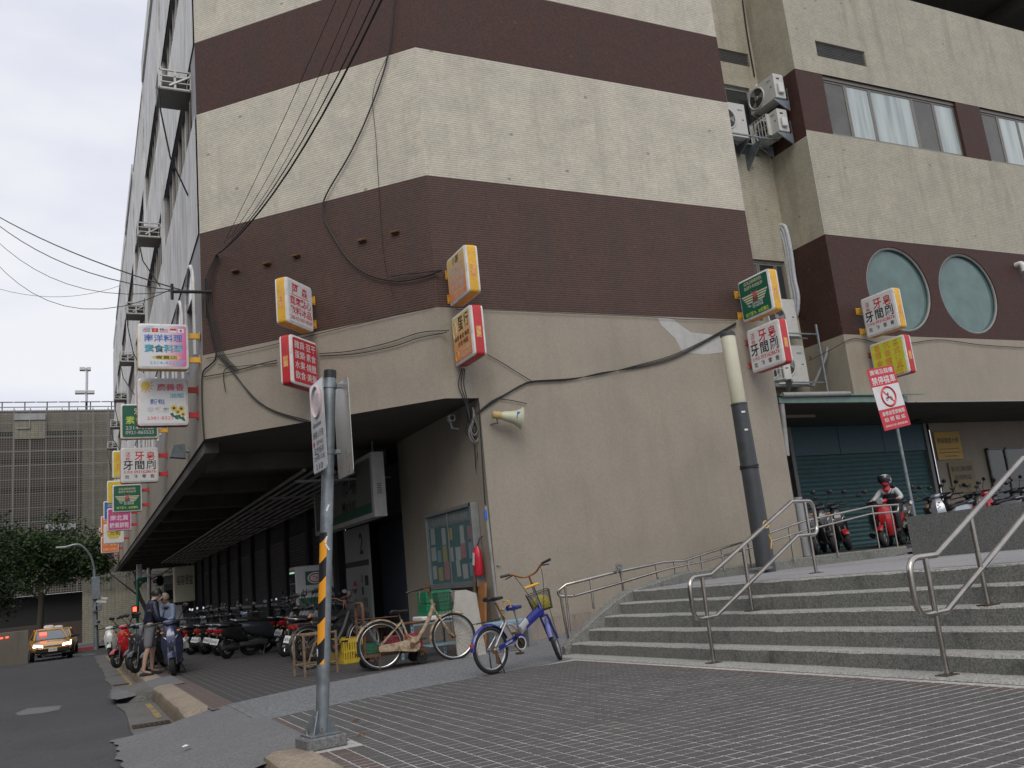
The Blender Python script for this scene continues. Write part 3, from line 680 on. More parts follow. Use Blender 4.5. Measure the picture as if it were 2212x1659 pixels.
# street front C
BAY = 8.1; NB = 7; YE = 18.2 + BAY * NB + 1.2
cface = lambda name, z0, z1, m, holes=(), off=0., rv=.18: panel(name, (XC, YE), (XC, YAC), z0, z1, m, [(YE - b, YE - a, c, d) for a, b, c, d in holes], rv, off=off)
panel('plaster_fascia', (xc, YE), FA, ZS, Z1, 'plaster_tan')
rows = []
arch = []
for k in range(NB):
    y0 = 18.2 + BAY * k
    for q in range(3): arch.append((y0 + .9 + q * 2.55, y0 + .9 + q * 2.55 + 1.5))
cface('grey_wall_band', Z1, Z2, 'concrete_grey', [(a, b, 6.35, 7.75) for a, b in arch])
cface('white_wall_band', Z2, 11.3, 'concrete_white', off=.03)
def strips(z0, z1): return [(18.75 + BAY * k, 18.2 + BAY * (k + 1) - .35, z0, z1) for k in range(NB)]
cface('white_wall_band', 11.3, 12.97, 'concrete_grey', strips(11.3, 12.97))
cface('white_wall_band', 12.97, 15.85, 'concrete_white', off=.03)
cface('white_wall_band', 15.85, 17.45, 'concrete_grey', strips(15.85, 17.45))
cface('white_wall_band', 17.45, 21.6, 'concrete_white', off=.03)
for k in range(NB):
    y0 = 18.2 + BAY * k
    if k: MB().span((XC - .075, y0 - .14, Z2), (XC + .02, y0 + .14, 21.9)).build('pier', 'concrete_white', BLD)
    MB().span((XC - .06 - .05 * (k % 2), y0 + .14, 21.6), (XC + .3, y0 + BAY - .14, 21.75 + .35 * ((k + 1) % 3))).build('parapet', 'concrete_white', BLD)
    for z0, z1 in ((11.3, 12.97), (15.85, 17.45)):
        ya, yb_ = y0 + .55, y0 + BAY - .35
        w = MB().span((XC + .12, ya, z0), (XC + .15, yb_, z1)).build('window_strip', 'glass_dark', BLD)
        n = 8
        for i in range(n + 1):
            yy = ya + .03 + (yb_ - ya - .06) * i / n; MB().span((XC + .06, yy - .03, z0), (XC + .115, yy + .03, z1)).build('mullion', 'frame_alu', w)
        for i in range(0, n, 2):
            yy = ya + .03 + (yb_ - ya - .06) * i / n; MB().span((XC + .1, yy + .05, z0 + .05), (XC + .117, yy + (yb_ - ya) / n - .06, z1 - .05)).build('pane', 'glass_dirty', w)
    for q in range(3):
        a, b = arch[k * 3 + q]; w = MB().span((XC + .12, a, 6.35), (XC + .15, b, 7.75)).build('arched_window', 'glass_dark', BLD)
        if k < 4:
            mb = MB(); r = (b - a) / 2; ym = (a + b) / 2
            hd = [(XC - .012, ym + (r + .09) * math.cos(R(t)), 7.72 + (r + .0) * math.sin(R(t))) for t in range(0, 181, 15)]
            mb.prism(hd, (.012, 0, 0)); mb.build('arch_head', 'glass_dark', w)
            mb = MB(); mb.tube([(XC - .02, a - .04, 6.3), (XC - .02, a - .04, 7.72)] + [(XC - .02, ym - (r + .05) * math.cos(R(t)), 7.72 + (r + .05) * math.sin(R(t))) for t in range(0, 181, 15)] + [(XC - .02, b + .04, 6.3)], .045, 6); mb.build('arch_trim', 'concrete_white', w)
            MB().span((XC + .05, ym - .03, 6.35), (XC + .118, ym + .03, 7.75)).build('mullion', 'frame_alu', w)
MB().poly([(XC + .2, 76, -1.5), (XC + .2, 76, 23), (30, 76, 23), (30, 76, -1.5)])
panel('end_wall', (8, YE), (XC, YE), ZS, 21.6, 'concrete_white')
# roof slab closing the block (keeps daylight out of the rooms behind the panes)
mb = MB(); mb.prism([(XC + .3, YE - .1, 21.4), (XC + .3, YAC + .15, 21.4), (XB0 + .15, YB + .3, 21.4), (XB1 - .02, YB + .3, 21.4), (XB1 - .02, YE - .1, 21.4)], (0, 0, .2)); mb.build('roof_slab', 'soffit', BLD)
# arcade ceiling with beams
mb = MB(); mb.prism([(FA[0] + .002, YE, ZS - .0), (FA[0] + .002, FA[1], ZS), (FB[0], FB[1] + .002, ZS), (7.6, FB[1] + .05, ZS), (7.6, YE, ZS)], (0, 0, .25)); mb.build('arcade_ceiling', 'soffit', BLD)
for k in range(NB * 2):
    y = 19.9 + BAY / 2 * k
    MB().span((XC + .25, y, 3.93), (XW, y + .35, ZS - .001)).build('ceiling_beam', 'soffit', BLD)
MB().span((XC + .02, YAC + .35, ZS - .22), (XC + .3, YE - .1, ZS - .001)).build('edge_beam', 'soffit', BLD)
# back wall of the arcade: plinth, pillars, shutters
XP = XW + .12
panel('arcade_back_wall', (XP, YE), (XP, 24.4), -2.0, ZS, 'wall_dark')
def shutter_mesh(w, h, pitch, name):
    mb = MB(); n = int(h / pitch); p = []
    for i in range(n):
        z = h * i / n; q = h / n
        p += [(0, z), (-.012, z + q * .25), (-.018, z + q * .5), (-.012, z + q * .75)]
    p.append((0, h))
    for (a, za), (b, zb) in zip(p, p[1:]): mb.poly([(a, 0, za), (b, 0, zb), (b, w, zb), (a, w, za)])
    return mb.mesh(name, True, fix=False)
sm('shutter_grey', (.045, .048, .05), .5, .4, var=.15); sm('shutter_teal', (.055, .125, .13), .5, .2, var=.12, dirt=(.03, .06, .06), dirt_amt=.5)
shm = shutter_mesh(3.1, 2.2, .09, 'shutter'); shm.materials.append(MATS['shutter_grey'])
y = 25.2; k = 0
while y + 3.2 < YE:
    o = link('shutter', shm, None, BLD); o.location = (XP - .03, y, 1.05 + G(y) * .5)
    MB().span((XP - .16, y - .42, -2), (XP - .002, y - .06, ZS - .0012)).build('pillar', 'wall_dark', BLD)
    MB().span((XP - .08, y, .93 + G(y) * .5), (XP - .004, y + 3.1, 1.04 + G(y) * .5)).build('sill', 'concrete_grey', BLD)
    y += 3.62; k += 1
# pipe rack hung under the arcade ceiling
pk = wthing('pipe_rack', 'rack of dark parallel pipes hung under the arcade ceiling', 'pipe rack', (5.3, 30, 4.0))
for i in range(9):
    x = 4.35 + i * .22; MB().tube([(x, 19.3, 3.78 - .02 * i), (x, 60, 3.78 - .02 * i)], .045, 6).build('pipe', 'frame_grey', pk, True)
for k in range(12):
    y = 19.6 + 3.3 * k; MB().span((4.2, y, 3.55), (6.4, y + .05, 3.6)).build('bracket', 'frame_grey', pk)
# entrance recess with light-blue stair wall
sm('stair_blue', (.035, .085, .17), .5, var=.12); sm('stair_pale', (.25, .28, .33), .6, var=.1)
panel('entrance_wall', (7.5, 24.4), (7.5, 19.0), -.6, ZS, 'stair_pale')
mb = MB(); mb.prism([(7.48, 21.9, -.5), (7.48, 21.9, .35), (7.48, 19.1, 1.55), (7.48, 19.1, -.5)], (.018, 0, 0)); mb.build('blue_dado', 'stair_blue', BLD)
MB().tube([(7.40, 21.9, .62), (7.40, 19.2, 1.75)], .03, 8).build('stair_handrail', 'black_plastic', BLD, True)
panel('entrance_wall', (7.5, 24.38), (XP, 24.38), -.6, ZS, 'wall_dark'); panel('entrance_wall', (XW, 19.07), (7.5, 19.07), -.6, ZS, 'wall_dark')
MB().span((XW + .02, 19.1, 2.75), (7.4, 24.3, 2.9)).build('entrance_lintel', 'wall_dark', BLD)
# ================================================================ light-box signs
sm('sign_white', (.66, .66, .66), .35, var=.05, scale=3., dirt=(.48, .45, .38), dirt_amt=.6, dirt_scale=3.); sm('sign_rim', (.68, .67, .65), .35, var=.06, dirt=(.22, .2, .17), dirt_amt=.45, dirt_scale=4)
sm('t_red', (.55, .03, .04), .5, var=.05); sm('t_black', (.012, .012, .016), .5, var=.1); sm('t_white', (.72, .72, .72), .5, var=.03); sm('t_cream', (.62, .60, .42), .5, var=.05)
sm('t_blue', (.03, .12, .45), .5, var=.05); sm('t_cyan', (.10, .42, .55), .5, var=.05); sm('t_pinkred', (.62, .10, .12), .5, var=.05); sm('t_yellowgreen', (.55, .68, .10), .5, var=.05)
sm('t_orange', (.72, .27, .06), .5, var=.05); sm('t_gold', (.60, .45, .08), .5, var=.1); sm('t_pale', (.50, .49, .50), .5, var=.05); sm('t_purple', (.10, .02, .16), .5, var=.1)
sm('f_red', (.50, .025, .04), .4, var=.06); sm('f_green', (.012, .115, .065), .4, var=.06); sm('f_yellow', (.66, .50, .03), .4, var=.08); sm('f_lemon', (.62, .62, .05), .4, var=.08)
sm('f_pink', (.52, .06, .24), .4, var=.06); sm('f_blue', (.02, .14, .42), .4, var=.06); sm('f_orange', (.66, .17, .05), .4, var=.08); sm('f_purple', (.11, .02, .13), .4, var=.08)
def grad_mat(name, c0, c1, c2, ax=(0, 1)):
    m, t, b = _nodes(name); g = nd(t, 'ShaderNodeTexCoord'); sp = nd(t, 'ShaderNodeSeparateXYZ'); t.links.new(g.outputs['Generated'], sp.inputs[0])
    v = mth(t, 'ADD', mth(t, 'MULTIPLY', sp.outputs[0], ax[0]), mth(t, 'MULTIPLY', sp.outputs[1], ax[1]))
    r = ramp(t, ((.0, c0), (.5, c1), (1., c2))); t.links.new(v, r.inputs[0]); t.links.new(r.outputs[0], b.inputs['Base Color']); b.inputs['Roughness'].default_value = .4
    MATS[name] = m
grad_mat('f_sunset', (.70, .20, .07), (.70, .36, .14), (.66, .52, .24)); grad_mat('f_pinkfade', (.66, .67, .70), (.66, .64, .68), (.62, .12, .30), (1.1, -.15))
sm('sticker', (.60, .30, .10), .5, var=.5, scale=30.)
def lightbox(label, mtx, w, h, dep, face, band, arms, texts, sticker=True, arm_l=.26, extra=None):
    """local frame of the readable face: x right, y up, z towards the reader; arms: -1 left, +1 right"""
    root = thing('lightbox_sign', label, 'sign', mtx=mtx, group='light-box signs on the market walls')
    mb = MB(); I = Matrix()
    # moulded shell: two shallow pans with softened edges
    pts = rrect(w, h, .06, 4); q = rrect(w - .07, h - .07, .05, 4)
    mb.loft([[(x, y, -.055) for x, y in pts], [(x, y, -.018) for x, y in pts], [(x, y, 0) for x, y in q]])
    mb.loft([[(x, y, -dep) for x, y in q], [(x, y, -dep + .018) for x, y in pts], [(x, y, -dep + .055) for x, y in pts]])
    mb.build('shell', 'sign_rim', root, True)
    mb = MB(); mb.prism([(x, y, -dep + .05) for x, y in rrect(w + .012, h + .012, .06, 4)], (0, 0, dep - .1)); bd = mb.build('frame_band', band, root, True)
    mb = MB(); mb.prism([(x, y, .0015) for x, y in rrect(w - .085, h - .085, .045, 4)], (0, 0, .002)); fc = mb.build('face', face, root)
    mb = MB(); mb.prism([(x, y, -dep - .0035) for x, y in rrect(w - .085, h - .085, .045, 4)], (0, 0, .002)); mb.build('face', face, root)
    for yy in (h * .27, -h * .27):
        x0 = arms * w / 2; x1 = arms * (w / 2 + arm_l)
        mb = MB(); mb.span((x0, yy - .055, -dep / 2 - .035), (x1, yy + .055, -dep / 2 + .035)); a = mb.build('bracket_arm', band, root)
        mb = MB(); mb.span((x1, yy - .085, -dep / 2 - .085), (x1 + arms * .015, yy + .085, -dep / 2 + .085)); mb.build('wall_plate', band, a)
        mb = MB()
        for s in (-1, 1):
            for u in (-1, 1): mb.lathe([(0, .009), (.008, .009)], (x1 - arms * .004, yy + s * .06, -dep / 2 + u * .06), (-arms, 0, 0), 6)
        mb.build('bolt', 'rusty', a)
    if sticker:
        xs = -arms * (w / 2 + .0075)
        mb = MB(); mb.span((xs - .001, -.14, -dep / 2 - .045), (xs + .001, .06, -dep / 2 + .045)); mb.build('sticker', 'sticker', root)
    for t in texts:
        body, m, x, y, tw, th = t[:6]; bold = t[6] if len(t) > 6 else .012; rz = t[7] if len(t) > 7 else 0
        if len(t) > 8: text(body, t[8], Matrix.Translation((x + .006, y - .006, .0045)) @ Matrix.Rotation(rz, 4, 'Z'), tw, th, root, bold + .02)
        text(body, m, Matrix.Translation((x, y, .0055)) @ Matrix.Rotation(rz, 4, 'Z'), tw, th, root, bold)
    if extra: extra(root)
    return root
def fpl(root, name, pts, m, z=.0045):
    mb = MB(); mb.poly([(x, y, z) for x, y in pts]); return mb.build(name, m, root)
def circ(cx, cy, r, n=20, r2=None): return [(cx + r * math.cos(2 * math.pi * i / n), cy + (r2 or r) * math.sin(2 * math.pi * i / n)) for i in range(n)]
toothbrush = [('活', 't_red', -.30, .30, .12, .13), ('性', 't_red', -.30, .155, .12, .13), ('牙', 't_red', -.01, .245, .25, .25, .025), ('皂', 't_red', .28, .245, .22, .25, .025), ('牙', 't_black', -.30, -.01, .25, .25, .025), ('間', 't_black', .0, -.01, .24, .24, .025), ('刷', 't_black', .29, -.01, .24, .25, .025),
              ('陳先生', 't_red', -.285, -.195, .22, .075, .02), ('0931628676', 't_red', .13, -.195, .56, .085, .02), ('批', 't_black', -.32, -.325, .11, .105), ('發', 't_black', -.11, -.325, .11, .105), ('零', 't_black', .11, -.325, .11, .105), ('售', 't_black', .32, -.325, .11, .105)]
def bull(root):
    for s in (-1, 1):
        for i in range(4): fpl(root, 'stripe', [(s * (.05 + .012 * i), .075 - i * .052), (s * (.40 - .035 * i), .075 - i * .052), (s * (.385 - .04 * i), .045 - i * .052), (s * (.05 + .012 * i), .045 - i * .052)], 't_cream')
    fpl(root, 'bull_head', [(-.10, .125), (-.075, .115), (-.06, .095), (.06, .095), (.075, .115), (.10, .125), (.085, .08), (.045, .06), (.035, -.01), (.0, -.035), (-.035, -.01), (-.045, .06), (-.085, .08)], 't_pinkred', .006)
golden = [('GOLDENRIVER', 't_cream', .0, .33, .56, .075, .012), ('各國牛羊肉批發', 't_cream', 0, .225, .58, .08, .01), ('金河', 't_red', 0, -.075, .17, .07, .02), ('TEL:', 't_white', -.2, -.165, .12, .045), ('23142578', 't_white', .05, -.15, .32, .05), ('23142358', 't_white', .05, -.21, .32, .05), ('地下室79、80號攤位', 't_yellowgreen', 0, -.34, .70, .09, .012)]
def Bsign(label, X, y0, y1, z0, z1, wall, face, band, texts, extra=None):      # face looks towards -X; free edge towards the plaza
    w, h = y1 - y0, z1 - z0; m = frame((X, (y0 + y1) / 2, (z0 + z1) / 2), (0, -1, 0), (-1, 0, 0))
    return lightbox(label, m, w, h, .26, face, band, -1, texts, arm_l=max(.08, wall - y1 - .016), extra=extra)
def Asign(label, s, z0, z1, w, face, band, texts, extra=None, gap=.16):         # sticks out of the chamfer; face looks to the right
    n = Vector((-1, -1, 0)).normalized(); base = Vector((4.03, 16.06, 0)) + Vector((1, -1, 0)).normalized() * s
    c = base + n * (gap + w / 2); m = frame((c.x, c.y, (z0 + z1) / 2), -n, (1, -1, 0))
    return lightbox(label, m, w, z1 - z0, .26, face, band, 1, texts, arm_l=gap - .016, extra=extra)
def Csign(label, Y, x0, x1, z0, z1, face, band, texts, extra=None):             # sticks out over the street; face looks towards the camera side
    m = frame(((x0 + x1) / 2, Y - .13, (z0 + z1) / 2), (1, 0, 0), (0, -1, 0))
    return lightbox(label, m, x1 - x0, z1 - z0, .26, face, band, 1, texts, arm_l=XC - x1 - .016 - (.03 if z0 > Z1 else .02), sticker=False, extra=extra)

def underline(root): fpl(root, 'rule', [(-.30, .135), (.28, .135), (.28, .122), (-.30, .122)], 't_red')
Asign('white light box with red banquet and drinks lettering over the red grocery box', .0, 5.95, 6.82, .87, 'sign_white', 'yellow_paint',
      [('阿', 't_red', -.16, .25, .21, .20, .02), ('森', 't_red', .14, .245, .20, .19, .02), ('筵席點心', 't_red', 0, .02, .70, .17, .025), ('飲料冰品', 't_red', 0, -.165, .70, .17, .025), ('2388-4153·0937-985789', 't_red', 0, -.31, .72, .075, .012)], underline)
Asign('red light box listing groceries in white under the banquet box', .0, 4.83, 5.74, .88, 'f_red', 'red_paint',
      [('雜貨·豆干', 't_white', 0, .29, .70, .15, .004), ('蛋類·素食', 't_white', 0, .10, .70, .15, .004), ('水果·燒臘', 't_white', 0, -.09, .70, .15, .004), ('飲食·美髮', 't_white', 0, -.28, .70, .15, .004)], gap=.09)
Bsign('orange light box with pale tofu lettering beside the chamfer corner', 5.95, 13.24, 14.12, 5.95, 6.82, YB, 'f_sunset', 'yellow_paint',
      [('小謝', 't_black', 0, .305, .30, .15, .01), ('素豆腐', 't_pale', 0, .14, .60, .14, .02), ('芋漿年糕', 't_pale', 0, -.02, .66, .14, .02), ('豆干類', 't_pale', 0, -.18, .60, .13, .02), ('0920-995235', 't_cream', .08, -.285, .5, .065), ('2331-2521', 't_cream', .06, -.365, .44, .065)],
      lambda r: (fpl(r, 'tick', [(-.33, .30), (-.21, .325), (-.21, .305), (-.33, .28)], 't_gold'), fpl(r, 'tick', [(.21, .325), (.33, .30), (.33, .28), (.21, .305)], 't_gold')))
Bsign('orange light box with black egg-shop characters under the tofu box', 5.99, 13.33, 14.2, 4.85, 5.75, YB, 'f_sunset', 'red_paint',
      [('蛋', 't_black', -.02, .235, .22, .26, .02), ('行', 't_black', .24, .25, .20, .26, .02), ('雞蛋·魯蛋·鴨蛋', 't_black', .0, .005, .66, .09, .01), ('皮蛋·鹹蛋', 't_black', .03, -.115, .46, .09, .01), ('2314-4884', 't_cream', .1, -.235, .46, .08), ('0910-201173', 't_cream', .1, -.335, .48, .08)],
      lambda r: (MB().tube([(x, y, .006) for x, y in circ(-.29, .17, .085, 20, .15)], .006, 4, closed=True).build('oval', 't_cream', r), MB().tube([(x, y, .006) for x, y in circ(-.27, -.30, .07, 16, .09)], .006, 4, closed=True).build('oval', 't_gold', r)))
Bsign('green light box with bull emblem at the recess end of the tiled front', 12.71, 13.15, 14.11, 5.87, 6.76, YB, 'f_green', 'yellow_paint', golden, bull)
Bsign('white light box with red band beneath the green bull sign on the front', 12.75, 13.15, 14.12, 4.75, 5.68, YB, 'sign_white', 'red_paint', toothbrush)
Bsign('white light box with yellow band beside the round windows', 17.17, 13.86, 14.85, 5.84, 6.82, YD, 'sign_white', 'yellow_paint', toothbrush)
Bsign('yellow light box with orange incense lettering below the round windows', 17.25, 13.9, 14.9, 4.76, 5.68, YD, 'f_lemon', 'red_paint',
      [('各', 't_orange', .28, .32, .2, .17, .02), ('式', 't_orange', .28, .13, .2, .17, .02), ('佛', 't_orange', .28, -.06, .2, .17, .02), ('具', 't_orange', .28, -.23, .2, .15, .02), ('沉', 't_orange', 0, .32, .2, .17, .02), ('香', 't_orange', 0, .13, .2, .17, .02), ('檀', 't_orange', 0, -.06, .2, .17, .02), ('香', 't_orange', 0, -.23, .2, .15, .02),
       ('香', 't_orange', -.28, .32, .2, .17, .02), ('環', 't_orange', -.28, .13, .2, .17, .02), ('金', 't_orange', -.28, -.06, .2, .17, .02), ('紙', 't_orange', -.28, -.23, .2, .15, .02), ('2388', 't_orange', .2, -.345, .3, .06), ('6668', 't_orange', .2, -.415, .3, .055)])
def flags(r):
    z = .0045
    def rect(x0, x1, y0, y1, m, zz=z): return fpl(r, 'flag', [(x0, y0), (x1, y0), (x1, y1), (x0, y1)], m, zz)
    y0, y1 = .285, .365
    rect(-.37, -.24, y0, y1, 't_white'); rect(-.37, -.24, y1 - .014, y1, 't_red', .0052); rect(-.37, -.24, y0, y0 + .014, 't_red', .0052); rect(-.37, -.24, y0 + .028, y1 - .028, 't_blue', .0052)
    rect(-.215, -.095, y0, y1, 't_red'); fpl(r, 'flag', [(-.155 + .026 * (1 if i % 2 == 0 else .42) * math.sin(i * math.pi / 5), .325 + .026 * (1 if i % 2 == 0 else .42) * math.cos(i * math.pi / 5)) for i in range(10)], 't_gold', .0056)
    rect(-.065, .09, y0, y1, 't_white')
    for i in range(4): rect(-.065, .09, y0 + .02 * i, y0 + .01 + .02 * i, 't_red', .0052)
    rect(-.065, .01, y0 + .038, y1, 't_blue', .0058); fpl(r, 'flag', circ(-.03, .343, .012, 10), 't_gold', .0063)
    rect(.125, .245, y0, y1, 't_white'); rect(.125, .245, .325, y1, 't_red', .0052)
    rect(.275, .385, y0, y1, 't_white'); fpl(r, 'flag', circ(.33, .325, .024, 14), 't_red', .0052); fpl(r, 'flag', [(.33 + .024 * math.cos(R(a)), .325 + .024 * math.sin(R(a))) for a in range(160, 361, 20)], 't_blue', .0058)
    fpl(r, 'oval', circ(.05, -.235, .27, 24, .05), 't_gold', .0045)
    for i in range(3):
        fpl(r, 'slash', [(-.40 + .05 * i, .30), (-.385 + .05 * i, .30), (-.26 + .05 * i, .42), (-.28 + .05 * i, .42)], 't_cyan', .004); fpl(r, 'slash', [(.20 + .05 * i, -.41), (.22 + .05 * i, -.41), (.34 + .03 * i, -.29), (.32 + .03 * i, -.29)], 't_cyan', .004)
Csign('white and pink light box with flags and blue lettering at the chamfer corner', 18.3, .95, 1.89, 5.77, 6.70, 'f_pinkfade', 'yellow_paint',
      [('南洋料理', 't_blue', .0, .165, .72, .155, .02, 0, 't_pale'), ('素食料理', 't_cyan', .0, -.045, .72, .165, .02, 0, 't_black'), ('專賣店', 't_black', .05, -.235, .40, .07, .01), ('2314-4225', 't_cyan', .0, -.345, .52, .06)], flags)
def sunflower(r):
    fpl(r, 'sun', circ(-.33, .33, .09, 18), 't_gold', .005)
    for i in range(12):
        a = i * math.pi / 6; c, s = math.cos(a), math.sin(a); fpl(r, 'ray', [(-.33 + .10 * c - .015 * s, .33 + .10 * s + .015 * c), (-.33 + .165 * c, .33 + .165 * s), (-.33 + .10 * c + .015 * s, .33 + .10 * s - .015 * c)], 't_orange', .0048) if abs(-.33 + .165 * c) < .43 and .33 + .165 * s < .43 else None
    for x, y, q in ((.20, -.14, .065), (.34, -.15, .06), (.27, -.22, .05), (.37, -.27, .05)): fpl(r, 'petals', circ(x, y, q, 14), 't_gold', .005); fpl(r, 'seed_head', circ(x, y, q * .45, 10), 'rusty', .0056)
    for x, y in ((.18, -.28), (.25, -.33), (.31, -.32), (.38, -.36)): fpl(r, 'leaf', [(x - .06, y + .03), (x, y + .05), (x + .04, y - .05), (x - .02, y - .04)], 'f_green', .0047)
Csign('white light box with sun, red and blue lettering and sunflowers under the flag sign', 18.85, .96, 1.92, 4.73, 5.71, 'sign_white', 'red_paint',
      [('廣義香', 't_pinkred', .14, .30, .52, .15, .02, 0, 't_pale'), ('油飯', 't_cyan', .26, .125, .28, .10, .015, 0, 't_pale'), ('麵包', 't_blue', -.11, .0, .28, .11, .015, 0, 't_pale'), ('早餐店', 't_pale', -.10, -.175, .42, .12, .03), ('2381·8325', 't_pinkred', -.06, -.34, .50, .065)], sunflower)
YC = lambda k: 18.2 + BAY * k
far = [
 (YC(1) - .05, 5.77, 'f_green', 'yellow_paint', 'green light box with vegetarian lettering behind the sunflower sign', [('宏益', 't_cream', .06, .28, .4, .2), ('素食店', 't_yellowgreen', .0, .03, .72, .22, .02), ('2314-4166', 't_pale', .0, -.19, .72, .1, .02), ('0921-865523', 't_pale', .0, -.32, .72, .1, .02)]),
 (YC(1) + .15, 4.57, 'sign_white', 'red_paint', 'white light box with red brackets and toothbrush lettering under the green vegetarian sign', toothbrush),
 (YC(2) - .1, 5.77, 'f_yellow', 'yellow_paint', 'yellow light box with orange meat lettering above the street-side bull sign', [('順興', 't_orange', 0, .22, .74, .3, .02), ('肉品', 't_orange', 0, -.08, .7, .26, .02), ('2331-1188', 't_cream', 0, -.33, .72, .1, .02)]),
 (YC(2) + .1, 4.57, 'f_green', 'red_paint', 'green light box with bull emblem hung over the street', golden),
 (YC(3), 5.77, 'f_yellow', 'yellow_paint', 'yellow light box with red food lettering above the pink sign', [('食品', 't_pinkred', 0, .18, .72, .3, .02), ('2381', 't_pinkred', 0, -.08, .6, .14, .02), ('批發', 't_blue', 0, -.3, .6, .16, .02)]),
 (YC(3) + .1, 4.57, 'f_pink', 'red_paint', 'pink light box with white dry-goods lettering under a yellow sign', [('西香一下', 't_gold', 0, .33, .6, .15), ('南北貨', 't_white', 0, .06, .72, .24, .02), ('糖果餅乾', 't_white', 0, -.26, .78, .24, .02)]),
 (YC(4), 5.77, 'f_blue', 'yellow_paint', 'blue light box with yellow lettering above the bowl sign', [('西餐', 't_gold', 0, .28, .6, .2), ('各式', 't_white', 0, .0, .7, .24), ('豆類', 't_white', 0, -.28, .7, .24)]),
 (YC(4) + .1, 4.57, 'sign_white', 'red_paint', 'white light box with a brushed bowl emblem', [('元祐', 't_black', .05, .05, .5, .26)]),
 (YC(5), 5.77, 'f_orange', 'yellow_paint', 'orange light box with pale lettering above the orange grocery sign', [('點心', 't_cream', 0, .1, .7, .3, .02)]),
 (YC(5) + .1, 4.57, 'f_orange', 'red_paint', 'orange light box with grocery lettering and telephone number', [('雜貨', 't_cream', 0, .12, .7, .34, .02), ('2381-3351', 't_cream', 0, -.28, .74, .12)]),
 (YC(6), 5.77, 'f_orange', 'yellow_paint', 'orange light box furthest along the street front', [('麵食', 't_cream', 0, .1, .7, .3, .02)]),
 (YC(6) + .1, 4.57, 'f_purple', 'red_paint', 'purple light box with pale catering lettering, lowest at the far end', [('寬麵辦桌料', 't_pale', 0, .12, .78, .2, .02), ('籠熊外燴食材', 't_pale', 0, -.22, .8, .22, .02)])]
def bowl(r): fpl(r, 'bowl', [(-.36, .14), (.36, .14), (.30, -.12), (.18, -.26), (-.18, -.26), (-.30, -.12)], 't_gold', .0045)
for y, z0, face, band, lab, tx in far:
    Csign(lab, y, .90, 1.87, z0, z0 + .98, face, band, tx, bull if tx is golden else (bowl if '元祐' in tx[0][0] else None))

# ================================================================ foreground sign post
PX0, PY0 = 1.59, 6.95
pz = G(PY0)
sp_ = wthing('sign_post', 'galvanised round sign post with black cap and yellow-black striped sleeve on the plaza', 'sign post', (PX0, PY0, pz))
base = Vector((PX0, PY0, pz)); topp = onY(713, 801, PY0 + .02)
ax = (topp - base); Ht = ax.length; ax.normalize()
mb = MB(); mb.tube([base + ax * .05, base + ax * (Ht - .06)], .049, 20, caps=True); mb.build('pole', 'galv', sp_, True)
MB().tube([base + ax * (Ht - .065), base + ax * Ht], .052, 20).build('cap', 'black_plastic', sp_, True)
mb = MB(); mb.box(base + Vector((0, 0, .045)), (.31, .27, .09), .012, (0, 0, R(8))); mb.build('concrete_foot', 'ramp_cement', sp_)
mb = MB(); mb.box(base + Vector((0, 0, .098)), (.24, .22, .014), .002, (0, 0, R(8))); mb.build('base_plate', 'galv', sp_)
for i in range(4):
    a = R(45 + 90 * i + 8); d = Vector((math.cos(a), math.sin(a), 0)); b0 = base + Vector((0, 0, .105))
    MB().prism([b0 + d * .045, b0 + d * .135, b0 + d * .125 + Vector((0, 0, .02)), b0 + d * .047 + Vector((0, 0, .16))], Vector((-d.y, d.x, 0)) * .008).build('gusset', 'galv', sp_)
    d2 = Vector((math.cos(a + R(30)), math.sin(a + R(30)), 0)); MB().lathe([(0, .012), (.022, .012), (.022, .006), (.045, .006)], b0 + d2 * .10, (0, 0, 1), 6).build('bolt', 'steel_tube', sp_)
def stripe_mat():
    m, t, b = _nodes('hazard_stripes'); g = nd(t, 'ShaderNodeNewGeometry'); sp = nd(t, 'ShaderNodeSeparateXYZ'); t.links.new(g.outputs['Position'], sp.inputs[0])
    v = mth(t, 'ADD', mth(t, 'MULTIPLY', sp.outputs[2], 1.), mth(t, 'MULTIPLY', sp.outputs[0], -1.1)); f = mth(t, 'FRACT', mth(t, 'MULTIPLY', v, 3.6)); s = mth(t, 'GREATER_THAN', f, .5)
    t.links.new(mixc(t, s, (.015, .015, .016), (.80, .33, .02)), b.inputs['Base Color']); b.inputs['Roughness'].default_value = .35; MATS['hazard_stripes'] = m
stripe_mat()
def arc_sheet(z0, z1, r, a0, a1, n=8):
    mb = MB(); P = lambda t, s: base + ax * s + Vector((math.cos(t), math.sin(t), 0)) * r
    for i in range(n):
        t0 = a0 + (a1 - a0) * i / n; t1 = a0 + (a1 - a0) * (i + 1) / n; mb.poly([P(t0, z0), P(t1, z0), P(t1, z1), P(t0, z1)])
    return mb
arc_sheet(Ht * .205, Ht * .545, .0505, R(150), R(262)).build('striped_sleeve', 'hazard_stripes', sp_, True)
for zz, tt, dd in ((.61, .02, .4), (.525, 255, .3), (.505, 268, -.5), (.235, 190, 0)):
    tA = R(tt if tt > 1 else 262); c = base + ax * (Ht * zz) + Vector((math.cos(tA), math.sin(tA), 0)) * .0515
    MB().box(c, (.012, .004, .055), 0, Matrix.Rotation(tA + R(90), 3, 'Z') @ Matrix.Rotation(R(30 * dd * 2), 3, 'Y')).build('tape_scrap', 't_white', sp_)
